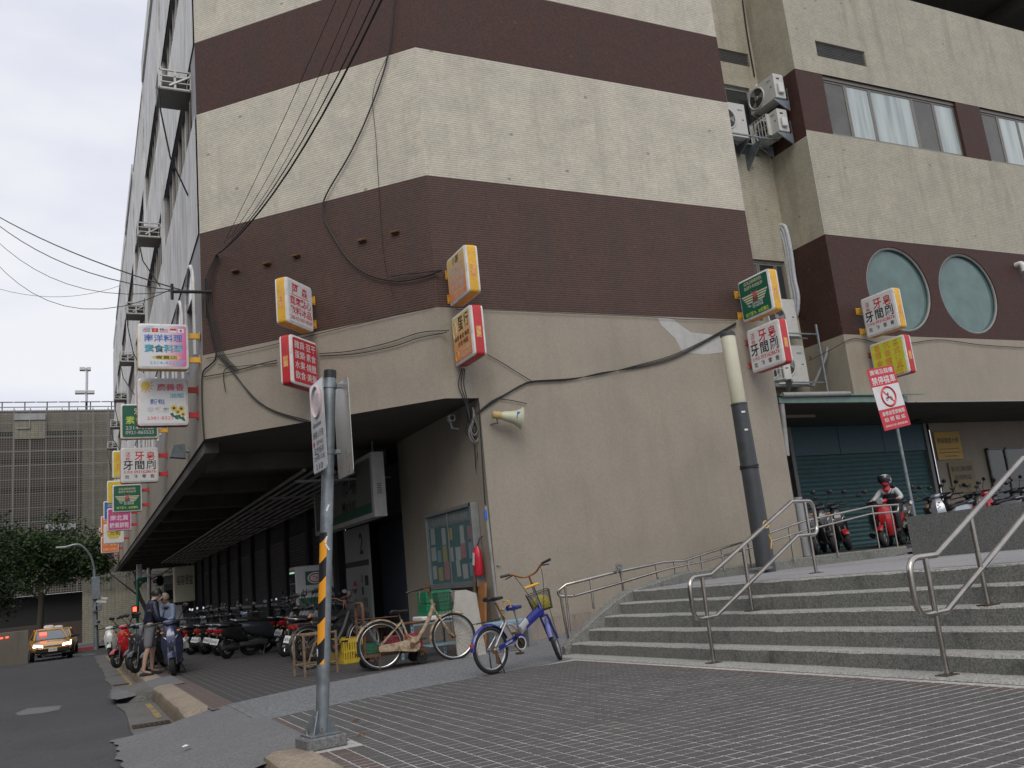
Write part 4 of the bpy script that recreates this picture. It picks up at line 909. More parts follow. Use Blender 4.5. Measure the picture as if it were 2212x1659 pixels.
# plates: two aluminium panels clamped back to back, edge-on to the camera
def road_plate(label, c0, w, h, xdir, mface, mback, texts, name='road_sign', extra=None):
    zdir = Vector((xdir.y, -xdir.x, 0)); m = frame(c0, xdir, zdir)
    r = thing(name, label, 'road sign', mtx=m)
    mb = MB(); mb.prism([(x, y, 0) for x, y in rrect(w, h, .03, 3)], (0, 0, .003)); mb.build('panel', mback, r)
    mb = MB(); mb.prism([(x, y, .0045) for x, y in rrect(w - .01, h - .01, .028, 3)], (0, 0, .001)); mb.build('printed_face', mface, r)
    for t in texts: text(t[0], t[1], Matrix.Translation((t[2], t[3], .0075)), t[4], t[5], r, .01)
    if extra: extra(r)
    return r
def no_stop(r):
    MB().torus((0, .20, .007), (0, 0, 1), .125, .014, 28, 4).build('ring', 'faded_red', r); fpl(r, 'arrow', [(-.10, .03), (.10, .03), (.10, .005), (-.10, .005)], 'faded_black', .007); fpl(r, 'arrow', [(-.10, .05), (-.10, -.015), (-.15, .018)], 'faded_black', .007)
    fpl(r, 'badge', circ(-.14, -.13, .025, 14), 'f_red', .007)
sm('sign_back', (.60, .57, .52), .3, .6, var=.06)
zc = base.z
L0 = base + ax * (Ht - .40); 
cL = onY(688, 921, 6.93); cR = onY(741, 926, 6.95)
sm('faded_red', (.62, .46, .47), .25, var=.05); sm('faded_black', (.16, .16, .17), .25, var=.2); sm('plate_gloss', (.66, .67, .70), .12, var=.04, spec=.8)  # ring and print paled in colour for the sky's sheen on the plate
xd_ = Vector((.03, -1, 0)).normalized()
road_plate('narrow white no-parking tow-away plate on the galvanised post, seen almost edge on', cL, .40, .73, xd_, 'plate_gloss', 'sign_back',
           [('停', 'faded_red', 0, .20, .13, .15), ('騎樓人行道', 'faded_black', 0, -.06, .30, .06), ('SIDEWALK', 'faded_black', .04, -.13, .2, .035), ('違者拖吊', 'faded_black', 0, -.19, .28, .06), ('TOW-AWAY ZONE', 'faded_black', .0, -.25, .32, .035), ('110', 't_black', .0, -.32, .18, .05)], extra=no_stop)
road_plate('bare aluminium back of a road sign clamped to the galvanised post', cR, .42, .78, -xd_, 'plate_gloss', 'sign_back', [])
for s in (Ht - .13, Ht - .68):
    p = base + ax * s; MB().tube([p - ax * .02, p + ax * .02], .058, 16).build('clamp', 'galv', sp_, True); MB().box(p + Vector((.075, .0, 0)), (.06, .03, .035), .004).build('clamp_arm', 'galv', sp_); MB().box(p + Vector((-.075, -.01, 0)), (.06, .03, .035), .004).build('clamp_arm', 'galv', sp_)

# ================================================================ lamp and no-scooter sign on the landing
lb = onY(1655, 1229, 12.2); YL = lb.y
lp_ = wthing('lamp_post', 'thick dark grey lamp post with a cream tube lantern beside the stair', 'lamp post', tuple(lb))
t1 = onY(1573, 720, YL); t2 = onY(1596, 872, YL); rr_ = .19 * (lb.y / 13.7)
axl = (t2 - lb).normalized(); sm('lamp_dark', (.045, .05, .055), .4, var=.15); sm('lamp_cream', (.60, .58, .45), .4, var=.05)
l1 = (t2 - lb).length; l2 = (t1 - lb).length
MB().lathe([(-.1, .165), (.02, .165), (l1 * .5, .155), (l1 - .03, .143), (l1 - .03, .15), (l1, .15)], lb, axl, 24).build('post', 'lamp_dark', lp_, True)
MB().lathe([(l1, .12), (l1 + .02, .132), (l2 - .1, .132), (l2 - .02, .12)], lb, axl, 24).build('lantern', 'lamp_cream', lp_, True)
MB().lathe([(l2 - .06, .14), (l2, .14), (l2 + .02, .12)], lb, axl, 24).build('cap', 'lamp_dark', lp_, True)
for f, w in ((.94, .07), (.83, .06)):
    MB().box(lb + axl * (l1 * f) + Vector((-.05, -.138, 0)), (w, .004, .03), 0, (0, 0, R(-20))).build('sticker', 't_white', lp_)
for i in range(3): MB().tube([lb + axl * (l1 * .6 + .02 * i) + Vector((math.cos(t * .45) * .165, math.sin(t * .45) * .165, .01 * math.sin(t + i))) for t in range(15)], .008, 5).build('wire_tie', 'cable', lp_)
MB().tube([lb + axl * .75 + Vector((.02 + .06 * math.cos(t * .5), -.155, .06 * math.sin(t * .5))) for t in range(13)], .012, 5).build('paint_mark', 'yellow_paint', lp_)
MB().tube([lb + axl * .45 + Vector((.05, -.15, .13)), lb + axl * .4 + Vector((.09, -.14, .06)), lb + axl * .35 + Vector((.04, -.155, -.02))], .012, 5).build('paint_mark', 'yellow_paint', lp_)
MB().box(lb + Vector((-.28, -.2, .02)), (.34, .26, .05), .01, (0, 0, .3)).build('junction_lid', 'granite', lp_)
sn = ong(1983, 1165, .8)
# warning board on a pole standing behind the granite wall
ys = 10.9; sb = onY(1978, 1125, ys); st_ = onY(1938, 925, ys); dv = (st_ - sb).normalized()
nb = wthing('parking_ban_sign', 'red and white board banning scooter parking on a leaning grey pole', 'sign', (sb.x, sb.y, .8))
MB().tube([sb - dv * .9, st_ + dv * .9], .026, 12).build('pole', 'galv', nb, True)
pts = [onY(x, y, ys - .04) for x, y in ((1877, 798), (1933, 784), (1963, 921), (1906, 932))]
ctr = sum(pts, Vector()) / 4; xd = ((pts[1] - pts[0]) + (pts[2] - pts[3])).normalized(); yd = ((pts[0] - pts[3]) + (pts[1] - pts[2])).normalized()
wS = (pts[1] - pts[0]).length; hS = (pts[0] - pts[3]).length
fm = frame(ctr, xd, xd.cross(yd))
mb = MB(); mb.M = fm; mb.prism([(x, y, -.004) for x, y in rrect(wS, hS, .02, 3)], (0, 0, .004)); pl = mb.build('board', 'f_red', nb)
mb = MB(); mb.M = fm; mb.poly([(x, y, .0015) for x, y in ((-wS / 2 + .003, -.17 * hS), (wS / 2 - .003, -.17 * hS), (wS / 2 - .003, .20 * hS), (-wS / 2 + .003, .20 * hS))]); mb.build('white_field', 'sign_white', pl)
for b_, m_, x, y, w_, h_, bo in (('廣場及騎樓', 't_white', 0, .43, .86, .085, .004), ('禁停機車', 't_white', 0, .29, .88, .13, .012), ('違者由警察機關', 't_white', 0, -.24, .84, .068, .004), ('拍 照 取 締', 't_white', 0, -.34, .78, .068, .004), ('南寧綜合行政大樓管理委員會', 't_white', 0, -.44, .82, .035, 0)):
    text(b_, m_, fm @ Matrix.Translation((x, y * hS, .003)), w_ * wS, h_ * hS, pl, bo)
mb = MB(); mb.M = fm; mb.torus((0, .015 * hS, .003), (0, 0, 1), .25 * wS, .03 * wS, 32, 4); mb.build('ban_ring', 'f_red', pl)
mb = MB(); mb.M = fm; mb.poly([(x * wS, .015 * hS + y * wS, .004) for x, y in ((-.2, .17), (-.17, .2), (.2, -.17), (.17, -.2))]); mb.build('ban_bar', 'f_red', pl)
mb = MB(); mb.M = fm; o_ = .015 * hS
mb.torus((-.08 * wS, o_ - .06 * wS, .0028), (0, 0, 1), .035 * wS, .008 * wS, 14, 4); mb.torus((.08 * wS, o_ - .06 * wS, .0028), (0, 0, 1), .035 * wS, .008 * wS, 14, 4)
mb.poly([(x * wS, o_ + y * wS, .0025) for x, y in ((-.09, -.05), (.08, -.05), (.1, .0), (.02, -.02), (.02, .10), (-.02, .1), (-.04, .0))]); mb.build('scooter_pictogram', 't_black', pl)
MB().box(sb + dv * .32 + Vector((-.06, -.03, 0)), (.07, .004, .05), 0, (.3, .4, .2)).build('paper_scrap', 't_white', nb)

# ================================================================ handrails
def rail_thing(label, cat='handrail'): return None
def fillet(pts, r, n=5):
    pts = [Vector(p) for p in pts]; o = [pts[0]]
    for a, b, c in zip(pts, pts[1:], pts[2:]):
        u = (a - b); v = (c - b); k = min(r, u.length * .45, v.length * .45); p = b + u.normalized() * k; q = b + v.normalized() * k
        for i in range(n + 1): t = i / n; o.append(p * (1 - t) ** 2 + b * 2 * t * (1 - t) + q * t * t)
    o.append(pts[-1]); return o
def stair_rail(label, y0, dy, nposts, posts_px=None, xtop=8.5):
    zt = lambda x: G(y0) + (0 if x < X0 else min(5, int((x - X0) / TR) + 1) * RI)
    Y = lambda x: y0 + (x - 5.9) * dy
    r = wthing('stair_rail', label, 'handrail', (5.9, y0, G(y0)), 'steel rails on the steps')
    hb, ht = .47, .90; xa, xb, xc2, xd2 = 5.62, 6.02, xtop - .45, xtop + .1
    rise = RI * 5
    lo = [(xa, Y(xa), G(y0) + hb), (xb, Y(xb), G(y0) + hb), (xc2, Y(xc2), G(y0) + hb + rise), (xd2, Y(xd2), G(y0) + hb + rise)]
    hi = [(xa, Y(xa), G(y0) + ht), (xb, Y(xb), G(y0) + ht), (xc2, Y(xc2), G(y0) + ht + rise), (xd2, Y(xd2), G(y0) + ht + rise)]
    loop = [Vector(p) for p in hi] + [Vector(p) for p in reversed(lo)]
    # rounded ends left and right, mitred knees
    e0, e1 = Vector(hi[0]), Vector(lo[0]); f0, f1 = Vector(hi[-1]), Vector(lo[-1])
    path = fillet([Vector(hi[1]), e0, e1, Vector(lo[1])], .14, 6) + fillet([Vector(lo[2]), f1, f0, Vector(hi[2])], .14, 6)
    path = [Vector(hi[1])] + path[1:-1] + [Vector(hi[2])]
    MB().tube(path, .024, 12, closed=True).build('rail_loop', 'steel_tube', r, True)
    for x in ((5.86, 6.02 + (xc2 - 6.02) * .36, xtop - .12) if nposts == 3 else (5.86, 6.02 + (xc2 - 6.02) * .36, xtop - .12)):
        xx = x; zb = G(Y(xx)) + (.012 if xx < X0 else min(5, int((xx - X0) / TR) + 1) * RI)
        f = max(0, min(1, (xx - xb) / (xc2 - xb))); zt_ = G(y0) + ht + rise * f
        p = MB().tube([(xx, Y(xx), zb), (xx, Y(xx), zt_ - .01)], .021, 12).build('post', 'steel_tube', r, True)
        MB().box((xx, Y(xx), zb + .006), (.15, .11, .010), .002).build('base_plate', 'rust_dark', p)
        mb = MB()
        for s in (-1, 1): mb.lathe([(0, .009), (.012, .009)], (xx + s * .055, Y(xx), zb + .011), (0, 0, 1), 6)
        mb.build('bolt', 'steel_tube', p)
stair_rail('polished steel stair rail nearer the tiled wall and lamp post', 7.75, .37, 3, xtop=8.45)
stair_rail('polished steel stair rail in front of the granite wall', 4.92, .17, 3, xtop=8.2)
# long rail on the ramp kerb
rr = wthing('ramp_rail', 'long two-bar steel rail rising along the ramp kerb by the wall', 'handrail', (7, 11.3, .2))
def kz(x):
    for a, b in zip(kl, kl[1:]):
        if a.x <= x <= b.x: t = (x - a.x) / (b.x - a.x); return a.lerp(b, t)
    return kl[-1].copy() if x > kl[-1].x else kl[0].copy()
ry = lambda x: 11.25 if x < 7.2 else 11.25 + (kz(min(x, 16.8)).y - 11.25)
hp = [(1205, 1277), (1222, 1263), (1317, 1239), (1433, 1214), (1478, 1211), (1522, 1196), (1600, 1172), (1735, 1126), (1880, 1094), (1940, 1090)]
lo_ = [(1208, 1288), (1240, 1287), (1330, 1262), (1440, 1229), (1478, 1221), (1522, 1212), (1600, 1190), (1735, 1147), (1880, 1110), (1940, 1105)]
yy_ = [11.45, 11.4, 11.4, 11.6, 11.9, 12.15, 12.45, 12.8, 13.0, 13.05]
H_ = [onY(x, y, v) for (x, y), v in zip(hp, yy_)]; L_ = [onY(x, y, v) for (x, y), v in zip(lo_, yy_)]
for p in L_: p.z -= .0
MB().tube(fillet([L_[1] + Vector((-.02, 0, -.0)), L_[0], H_[0], H_[1]], .08, 5) + H_[2:] , .022, 10).build('top_rail', 'steel_tube', rr, True)
MB().tube(L_[1:], .019, 10).build('middle_rail', 'steel_tube', rr, True)
MB().tube(fillet([H_[-2], H_[-1], L_[-1], L_[-2]], .1, 5), .021, 10).build('end_loop', 'steel_tube', rr, True)
for i in range(13):
    t = i / 12 * (len(H_) - 2.2) + .9; k = int(t); f = t - k; h = H_[k].lerp(H_[min(k + 1, 9)], f); x = h.x; b = kz(x); 
    if i % 1 == 0: MB().tube([(h.x, h.y, min(b.z, h.z - .2) - .05), (h.x, h.y, h.z - .01)], .017, 8).build('post', 'steel_tube', rr, True)
MB().tube([H_[0] + Vector((.03, 0, 0)), Vector((H_[0].x + .1, H_[0].y, -.05))], .019, 10).build('post', 'steel_tube', rr, True)
wq = H_[2] + Vector((.15, -.03, 0))
cw = wthing('wire_coil', 'twist of wire tied round the ramp rail with a loose tail', 'wire', tuple(wq))
MB().tube([wq + Vector((.05 * math.sin(t * .9), .035 * math.cos(t * 2.1), .035 * math.sin(t * 2.1) + .004 * t)) for t in range(30)], .006, 5).build('coil', 'galv', cw)
MB().tube([wq, wq + Vector((.02, -.02, -.2)), wq + Vector((-.03, -.01, -.38)), wq + Vector((-.12, 0, -.52))], .005, 5).build('tail', 'rusty', cw)
# ================================================================ air conditioners
def ac_unit(label, mtx, w, h, d, fan=-1, brand=True, cage=False, brackets=True, side_cover=True):
    r = thing('air_conditioner', label, 'air conditioner', mtx=mtx, group='outdoor cooling units on the building')
    MB().box((0, 0, -d / 2), (w, h, d), .015).build('casing', 'ac_body', r)
    fx = fan * w * .2; fr = min(h * .40, w * .3)
    mb = MB(); mb.torus((fx, 0, .008), (0, 0, 1), fr, .022, 32, 6); mb.build('fan_shroud', 'ac_body', r, True)
    f = MB().disc((fx, 0, .004), (0, 0, 1), fr, 32).build('fan_opening', 'ac_dark', r)
    mb = MB()
    for i in range(3):
        a = 2 * math.pi * i / 3; p = [(fx + .05 * math.cos(a), .05 * math.sin(a), .008), (fx + fr * .9 * math.cos(a - .35), fr * .9 * math.sin(a - .35), .006), (fx + fr * .9 * math.cos(a + .35), fr * .9 * math.sin(a + .35), .014)]; mb.poly(p)
    mb.build('fan_blades', 'frame_grey', f); MB().lathe([(0, .07), (.02, .06)], (fx, 0, .006), (0, 0, 1), 16).build('fan_hub', 'frame_grey', f, True)
    mb = MB(); mb.span((-w / 2 + .02, -h / 2 + .004, .0), (w / 2 - .02, -h / 2 + .02, .006)); mb.build('base_pan', 'frame_grey', r)
    if brand: text('TECO', 't_black', Matrix.Translation((-fan * w * .30, h * .30, .003)), .15, .045, r, .03)
    MB().box((-fan * w * .36, .02, .002), (.07, .025, .008), .003).build('handle', 'ac_dark', r)
    if side_cover:
        mb = MB(); mb.box((-fan * (w / 2 + .04), -h * .12, -d * .45), (.08, h * .42, d * .5), .02); mb.build('valve_cover', 'white_plastic', r); MB().box((-fan * (w / 2 + .004), h * .3, -d * .4), (.01, .04, .1), .003).build('handle', 'ac_dark', r)
    if cage:
        mb = MB(); z = .10; x0, x1, y0, y1 = fx - fr - .06, fx + fr + .06, -h / 2 + .02, h / 2 - .02
        for x in (x0, x1): mb.box((x, 0, z / 2), (.04, y1 - y0, z))
        mb.build('guard_frame', 'ac_body', r)
        mb = MB()
        for i in range(7): mb.box((x0 + (x1 - x0) * i / 6, 0, z), (.014, y1 - y0, .014))
        for i in range(3): mb.box(((x0 + x1) / 2, y0 + (y1 - y0) * i / 2, z), (x1 - x0, .014, .014))
        mb.build('guard_bars', 'ac_body', r)
    if brackets:
        for x in (-w * .42, w * .42):
            mb = MB(); mb.prism([(x, -h / 2 - .004, .06), (x, -h / 2 - .045, .06), (x, -h / 2 - .30, -d - .10), (x, -h / 2 - .004, -d - .10)], (.035, 0, 0)); b = mb.build('wall_bracket', 'galv', r)
            MB().box((x + .018, -h / 2 + .05, -d - .105), (.04, .62, .012)).build('bracket_upright', 'galv', b)
ac_unit('white outdoor unit with open fan, upper one on the return wall of the recess', frame((16.12, 15.83, 12.79), (0, -1, 0), (-1, 0, 0)), 1.0, .70, .34)
ac_unit('white outdoor unit with barred guard, lower one on the return wall of the recess', frame((16.12, 15.86, 11.86), (0, -1, 0), (-1, 0, 0)), .90, .64, .34, cage=True)
ac_unit('tall white outdoor unit in the recess half hidden by the tiled corner', frame((15.06, 15.92, 11.98), (1, 0, 0), (0, -1, 0)), .95, .98, .34, side_cover=False)
rk = wthing('bracket_frame', 'steel angle frame carrying the tall cooling unit in the recess', 'bracket', (15.2, 16.2, 11.4))
for y in (15.72, 16.1): MB().span((14.4, y, 11.44), (16.35, y + .035, 11.475)).build('rail', 'galv', rk)
for x in (14.7, 15.75): MB().prism([(x, 15.7, 11.43), (x, 16.4, 11.43), (x, 16.4, 10.85)], (.04, 0, 0)).build('strut', 'galv', rk)
ac_unit('white outdoor unit behind the green bull sign in the recess', frame((15.66, 15.95, 6.66), (1, 0, 0), (0, -1, 0)), .95, .98, .34, brand=False, brackets=False, side_cover=False)
ac_unit('white outdoor unit standing on the steel frame above the green canopy', frame((15.70, 15.95, 5.44), (1, 0, 0), (0, -1, 0)), .98, 1.0, .34, side_cover=False, brackets=False)
rk = wthing('bracket_frame', 'steel angle frame carrying two cooling units above the green canopy', 'bracket', (15.7, 16.2, 4.9))
for z in (4.9, 6.13):
    for y in (15.6, 15.98): MB().span((15.1, y, z), (16.4, y + .035, z + .035)).build('rail', 'galv', rk)
MB().tube([(16.38, 15.62, 4.6), (16.38, 15.62, 6.4)], .03, 8).build('upright', 'galv', rk, True)
sc_ = ac_unit('small guarded outdoor unit facing the street below the toothbrush sign', frame((14.05, 14.75, 5.0), (1, 0, 0), (-.5, -1, 0)), .62, .5, .28, brand=False, cage=True, side_cover=False)
# window units in cages on the street front
for k in range(NB):
    y = (18.85, 27.6, 35.6, 43.0, 51.2, 59.3, 67.4)[k]
    lab = ('wire-caged window cooler at the chamfer end of the white street front' if k == 0 else 'wire-caged window cooler in the second bay of the white street front' if k == 1 else 'wire-caged window cooler in the %s bay of the white street front' % ('third', 'fourth', 'fifth', 'sixth', 'seventh')[k - 2])
    r = thing('caged_cooler', lab, 'air conditioner', (XC - .33, y + .4, 12.34), 0, 'caged coolers along the street front')
    MB().box((0, 0, .2), (.5, .68, .36), .02).build('cooler_body', 'ac_dark', r); MB().box((0, 0, -.01), (.68, .84, .02)).build('tray', 'frame_grey', r)
    mb = MB()
    for x in (-.33, .33):
        for yy in (-.41, .41): mb.box((x, yy, .24), (.035, .035, .48))
    for z in (.02, .46):
        for yy in (-.41, .41): mb.box((0, yy, z), (.66, .035, .035))
        for x in (-.33, .33): mb.box((x, 0, z), (.035, .82, .035))
    mb.build('cage_frame', 'ac_body', r)
    mb = MB(); mb.box((0, -.415, .24), (.05, .02, .48))
    for z in (.17, .31): mb.box((0, -.415, z), (.66, .02, .022)); mb.box((-.335, 0, z), (.02, .82, .022))
    mb.build('cage_bars', 'ac_body', r)
    mb = MB(); mb.box((.1, -.435, .22), (.52, .012, .035), 0, (0, R(-32), 0)); mb.build('brace', 'alu', r)
    MB().tube([(-.34, -.4, 0), (-.30, -.3, -.5), (-.1, -.1, -1.5), (.3, .3, -2.2)] if k % 2 == 0 else [(-.34, -.4, 0), (-.2, -.42, -.8), (.28, -.42, -1.6)], .018, 6).build('drain_hose', 'cable', r, True)

# ================================================================ cables
def catmull(p, n=6):
    p = [Vector(q) for q in p]
    if len(p) < 3: return p
    P = [p[0] * 2 - p[1]] + p + [p[-1] * 2 - p[-2]]; o = []
    for i in range(1, len(P) - 2):
        a, b, c, d = P[i - 1:i + 3]
        for k in range(n): t = k / n; o.append(.5 * ((2 * b) + (c - a) * t + (2 * a - 5 * b + 4 * c - d) * t * t + (3 * b - a - 3 * c + d) * t ** 3))
    o.append(p[-1]); return o
def cable(label, pts, r=.012, m='cable', group='loose cables on the building', cat='cable', n=5, name='cable'):
    o = MB().tube(catmull(pts), r, n).build(name, m, None, True); return tag(o, label, cat, group)
ofA = KA - .09; pA = lambda q: onA(q[0], q[1], ofA); pB = lambda q: onY(q[0], q[1], YB - .06); pC = lambda q: onX(q[0], q[1], XC - .08); pDd = lambda q: onY(q[0], q[1], YD - .06)
hub = pA((466, 552))
def far_pt(x, y, dist): return Vector((0, 0, CAMH)) + ray(x, y).normalized() * dist
def span(label, a, b, sag, r):
    a, b = Vector(a), Vector(b); pts = [a.lerp(b, t / 12) - Vector((0, 0, sag * 4 * (t / 12) * (1 - t / 12))) for t in range(13)]
    o = MB().tube(pts, r, 6).build('overhead_cable', 'cable', None, True); return tag(o, label, 'cable', 'overhead cables over the street')
span('thick overhead cable running down to the chamfered corner', hub, far_pt(880, -120, 12), .55, .016)
span('second overhead cable close beside the thick one', hub + Vector((.03, -.03, .02)), far_pt(868, -130, 12), .5, .010)
for i, (x, y, s) in enumerate(((752, -60, .1), (786, -60, .3), (804, -60, .42))): span('thin overhead wire fanning out above the chamfered corner', pA((484 + 8 * i, 525 - 6 * i)), far_pt(x, y, 13), s, .0055)
cor = pC((428, 636)) + Vector((-.18, -.1, 0))
for i, (y0, y1, r) in enumerate(((458, 630, .015), (462, 632, .012), (486, 634, .008), (524, 636, .008))): span('overhead cable leaving the corner bracket across the street' if i < 2 else 'thin overhead wire leaving the corner bracket across the street', cor + Vector((-.1 * i, 0, .02 * i)), far_pt(-60, y0 - 24, 34), .25 + .35 * i, r)
span('slack thin wire stretched from the street front over the road', pC((262, 616)), far_pt(-60, 604, 60), .9, .012)
bk_ = wthing('cable_bracket', 'black iron bracket bristling with cables at the chamfer corner', 'bracket', tuple(cor))
MB().tube([cor + Vector((-.35, 0, 0)), cor + Vector((.42, .0, .03))], .035, 8).build('arm', 'cable', bk_); MB().tube([cor + Vector((-.32, 0, -.16)), cor + Vector((-.32, 0, .16))], .03, 8).build('upright', 'cable', bk_)
MB().tube([cor + Vector((.3, 0, -.5)), cor + Vector((.3, 0, .3))], .02, 6).build('upright', 'cable', bk_)
cable('cable hanging in a long loop down the brown chamfer to the tofu sign', [pA(q) for q in ((852, -10), (838, 120), (800, 235), (757, 330), (705, 420), (698, 455), (708, 490), (752, 560), (800, 595), (860, 607), (915, 598), (955, 584))], .016)
cable('second strand of the loop reaching the tofu sign', [pA(q) for q in ((838, 118), (806, 200), (812, 300), (820, 430), (830, 560), (850, 640))], .006)
cable('short cable drooping to the tofu sign on the chamfer', [pA(q) for q in ((845, 597), (880, 592), (920, 588), (955, 583))], .012)
for i in range(5):
    d = i * 4; cable('bundled corner cable running down beside the flag sign', [pA(q) for q in ((466 + d * .4, 552), (446 + d, 600), (441 + d, 655), (452 + d, 700), (466 + d, 760), (500 + d, 800))], .008)
cable('cable draped across the plaster chamfer under the flag sign corner', [pA(q) for q in ((500, 800), (522, 828), (550, 862), (590, 888), (640, 905), (668, 912))], .012)
cable('paired cable draped across the plaster chamfer', [pA(q) for q in ((468, 765), (505, 805), (528, 835), (560, 868), (600, 890), (668, 909))], .010)
cable('cable turning down the plaster edge of the chamfer', [pA(q) for q in ((467, 762), (464, 778), (452, 790), (438, 806), (436, 850), (438, 905), (441, 950))], .016)
cable('thin cable stretched across the plaster from the corner to the grocery box', [pA(q) for q in ((440, 814), (500, 803), (560, 787), (598, 778))], .010)
cable('slack thin cable from the corner to the grocery box', [pA(q) for q in ((470, 786), (500, 792), (550, 788), (598, 785))], .007)
cable('short loose cable end dangling on the plaster', [pA(q) for q in ((500, 790), (485, 800), (483, 818), (487, 846))], .008)
cable('upper cable between the grocery box and the egg sign', [pA(q) for q in ((690, 764), (760, 758), (840, 740), (910, 718), (970, 714))], .009)
cable('lower cable between the grocery box and the egg sign', [pA(q) for q in ((690, 769), (770, 764), (850, 748), (905, 730), (965, 718))], .009)
for i in range(4): cable('strand of the thick cable bundle crossing the front wall', [pB(q) for q in ((1030, 893 + i), (1060, 868 + 2 * i), (1090, 852 + i), (1125, 832 + i), (1152, 823 + i), (1230, 818 + i), (1300, 808 - i), (1380, 788 + i * 2), (1450, 768 + i * 3), (1520, 736 + i * 2), (1590, 697 + i * 1.5))], .008)
cable('cable from the egg sign down to the bundle on the front wall', [pB(q) for q in ((1053, 766), (1085, 784), (1120, 806), (1150, 824))], .008)
cable('stray cable end sticking out of the wall bundle', [pB(q) for q in ((1082, 862), (1105, 865), (1138, 872))], .008)
for i in range(3): cable('cable dropping from the egg sign to the tangle', [pB(q) for q in ((998 + 3 * i, 796), (990 + 6 * i, 830), (1000 + 4 * i, 858), (1008 + 2 * i, 880), (1014, 905))], .009)
cable('black cable run along the foot of the brown tiles', [pB(q) for q in ((985, 668), (1100, 671), (1250, 678), (1400, 684), (1480, 690), (1590, 692))], .007)
cable('black cable run along the foot of the chamfer tiles', [pA(q) for q in ((445, 775), (560, 752), (700, 718), (800, 694), (935, 662))], .007)
cable('cable slung across the set-back front under the round windows', [pDd(q) for q in ((1748, 778), (1790, 758), (1835, 734), (1862, 733), (1900, 741), (1960, 742), (2030, 734), (2120, 745), (2212, 751))], .010)
cable('diagonal stay cable beside the lower cooling units', [onY(*q, 16.2) for q in ((1735, 680), (1760, 740), (1772, 790), (1775, 850))], .010); cable('slanting cable below the round windows', [onY(*q, 16.2) for q in ((1748, 770), (1780, 800), (1800, 830), (1818, 848))], .010)
cable('black cable hanging down the recess above the upper cooling unit', [onY(*q, YR - .03) for q in ((1604, 0), (1612, 60), (1620, 110), (1630, 165))], .02)
for i in range(3): cable('grey lagged refrigerant pipe bent down the recess corner', [onX(*q, XS - .07) for q in ((1683 - 3 * i, 486 + 3 * i), (1697 - 4 * i, 492 + 6 * i), (1708 - 5 * i, 540), (1716 - 5 * i, 600), (1724 - 6 * i, 640), (1722 - 4 * i, 676), (1712 - 2 * i, 700))], .05, 'pipe_wrap', 'lagged pipes in the recess', 'pipe', 8, 'lagged_pipe')
cable('white bundled pipes over the upper cooling unit', [onX(*q, XS - .05) for q in ((1614, 172), (1622, 168), (1630, 180), (1638, 196))], .05, 'white_plastic', 'lagged pipes in the recess', 'pipe', 8, 'lagged_pipe')
tn = wthing('cable_tangle', 'tangle of grey cables hanging under the plaster overhang', 'cable', tuple(pB((1016, 900))))
rn = random.Random(4); tc0 = Vector((XW - .06, YB + .25, 3.95))
for i in range(9):
    w = rn.uniform(.05, .1); hh = rn.uniform(.22, .42); ox = rn.uniform(-.05, .05); c = tc0 + Vector((ox - .02, rn.uniform(-.15, .1), -.05))
    MB().tube(catmull([c + Vector((0, 0, .25)), c + Vector((w * .3, 0, .05)), c + Vector((w, 0, -hh * .6)), c + Vector((0, .02, -hh)), c + Vector((-w, 0, -hh * .55)), c + Vector((-w * .2, 0, 0)), c + Vector((.02, 0, .2))], 4), .008, 5).build('loop', 'pipe_grey' if i % 3 else 'cable', tn)
for i in range(4): MB().tube(catmull([tc0 + Vector((.0, .0, -.2)), tc0 + Vector((rn.uniform(-.1, .1), 0, -.45)), tc0 + Vector((rn.uniform(-.12, .14), 0, -.75 - .08 * i))], 4), .006, 5).build('loose_end', 'cable', tn)

# ================================================================ horn speaker, camera, lamps on the walls
sm('horn_cream', (.50, .50, .36), .45, var=.06); sm('horn_tan', (.46, .34, .14), .5, var=.1)
hc = Vector((6.62, 14.05, 3.93)); hd = Vector((.86, -.18, -.16)).normalized()
hs = wthing('horn_speaker', 'cream horn loudspeaker on the plaster corner', 'loudspeaker', tuple(hc))
MB().lathe([(.10, .06), (.16, .085), (.26, .10), (.36, .125), (.44, .165), (.48, .20), (.485, .205), (.478, .195), (.43, .15), (.30, .10)], hc, hd, 28, caps=False).build('flare', 'horn_cream', hs, True)
MB().lathe([(-.06, .05), (-.04, .068), (.09, .072), (.12, .06)], hc, hd, 20).build('driver', 'horn_tan', hs, True)
MB().tube([hc + hd * .02 + Vector((0, 0, -.07)), hc + hd * .06 + Vector((0, .05, -.13)), hc + Vector((.0, .23, -.13))], .014, 8).build('bracket', 'galv', hs)
MB().box(hc + hd * .38 + Vector((-.01, -.135, .02)), (.055, .006, .12), .0, (0, R(12), R(-20))).build('sticker', 't_blue', hs)
cc = onX(992, 903, XW) + Vector((-.17, 0, 0))
cv = wthing('security_camera', 'white bullet camera with infrared ring above the notice board', 'camera', tuple(cc))
MB().box(cc + Vector((0, .0, 0)), (.13, .26, .12), .02, (R(8), 0, R(-12))).build('housing', 'white_plastic', cv); MB().lathe([(0, .042), (.012, .042)], cc + Vector((-.03, -.13, -.02)), (-.15, -1, -.12), 16).build('lens', 'black_plastic', cv); MB().tube([cc + Vector((0, .05, -.05)), cc + Vector((.03, .06, -.18)), cc + Vector((.17, .08, -.2))], .02, 8).build('arm', 'white_plastic', cv)
fl = wthing('floodlight', 'grey floodlight under the edge of the street-front overhang', 'floodlight', tuple(pC((403, 972))))
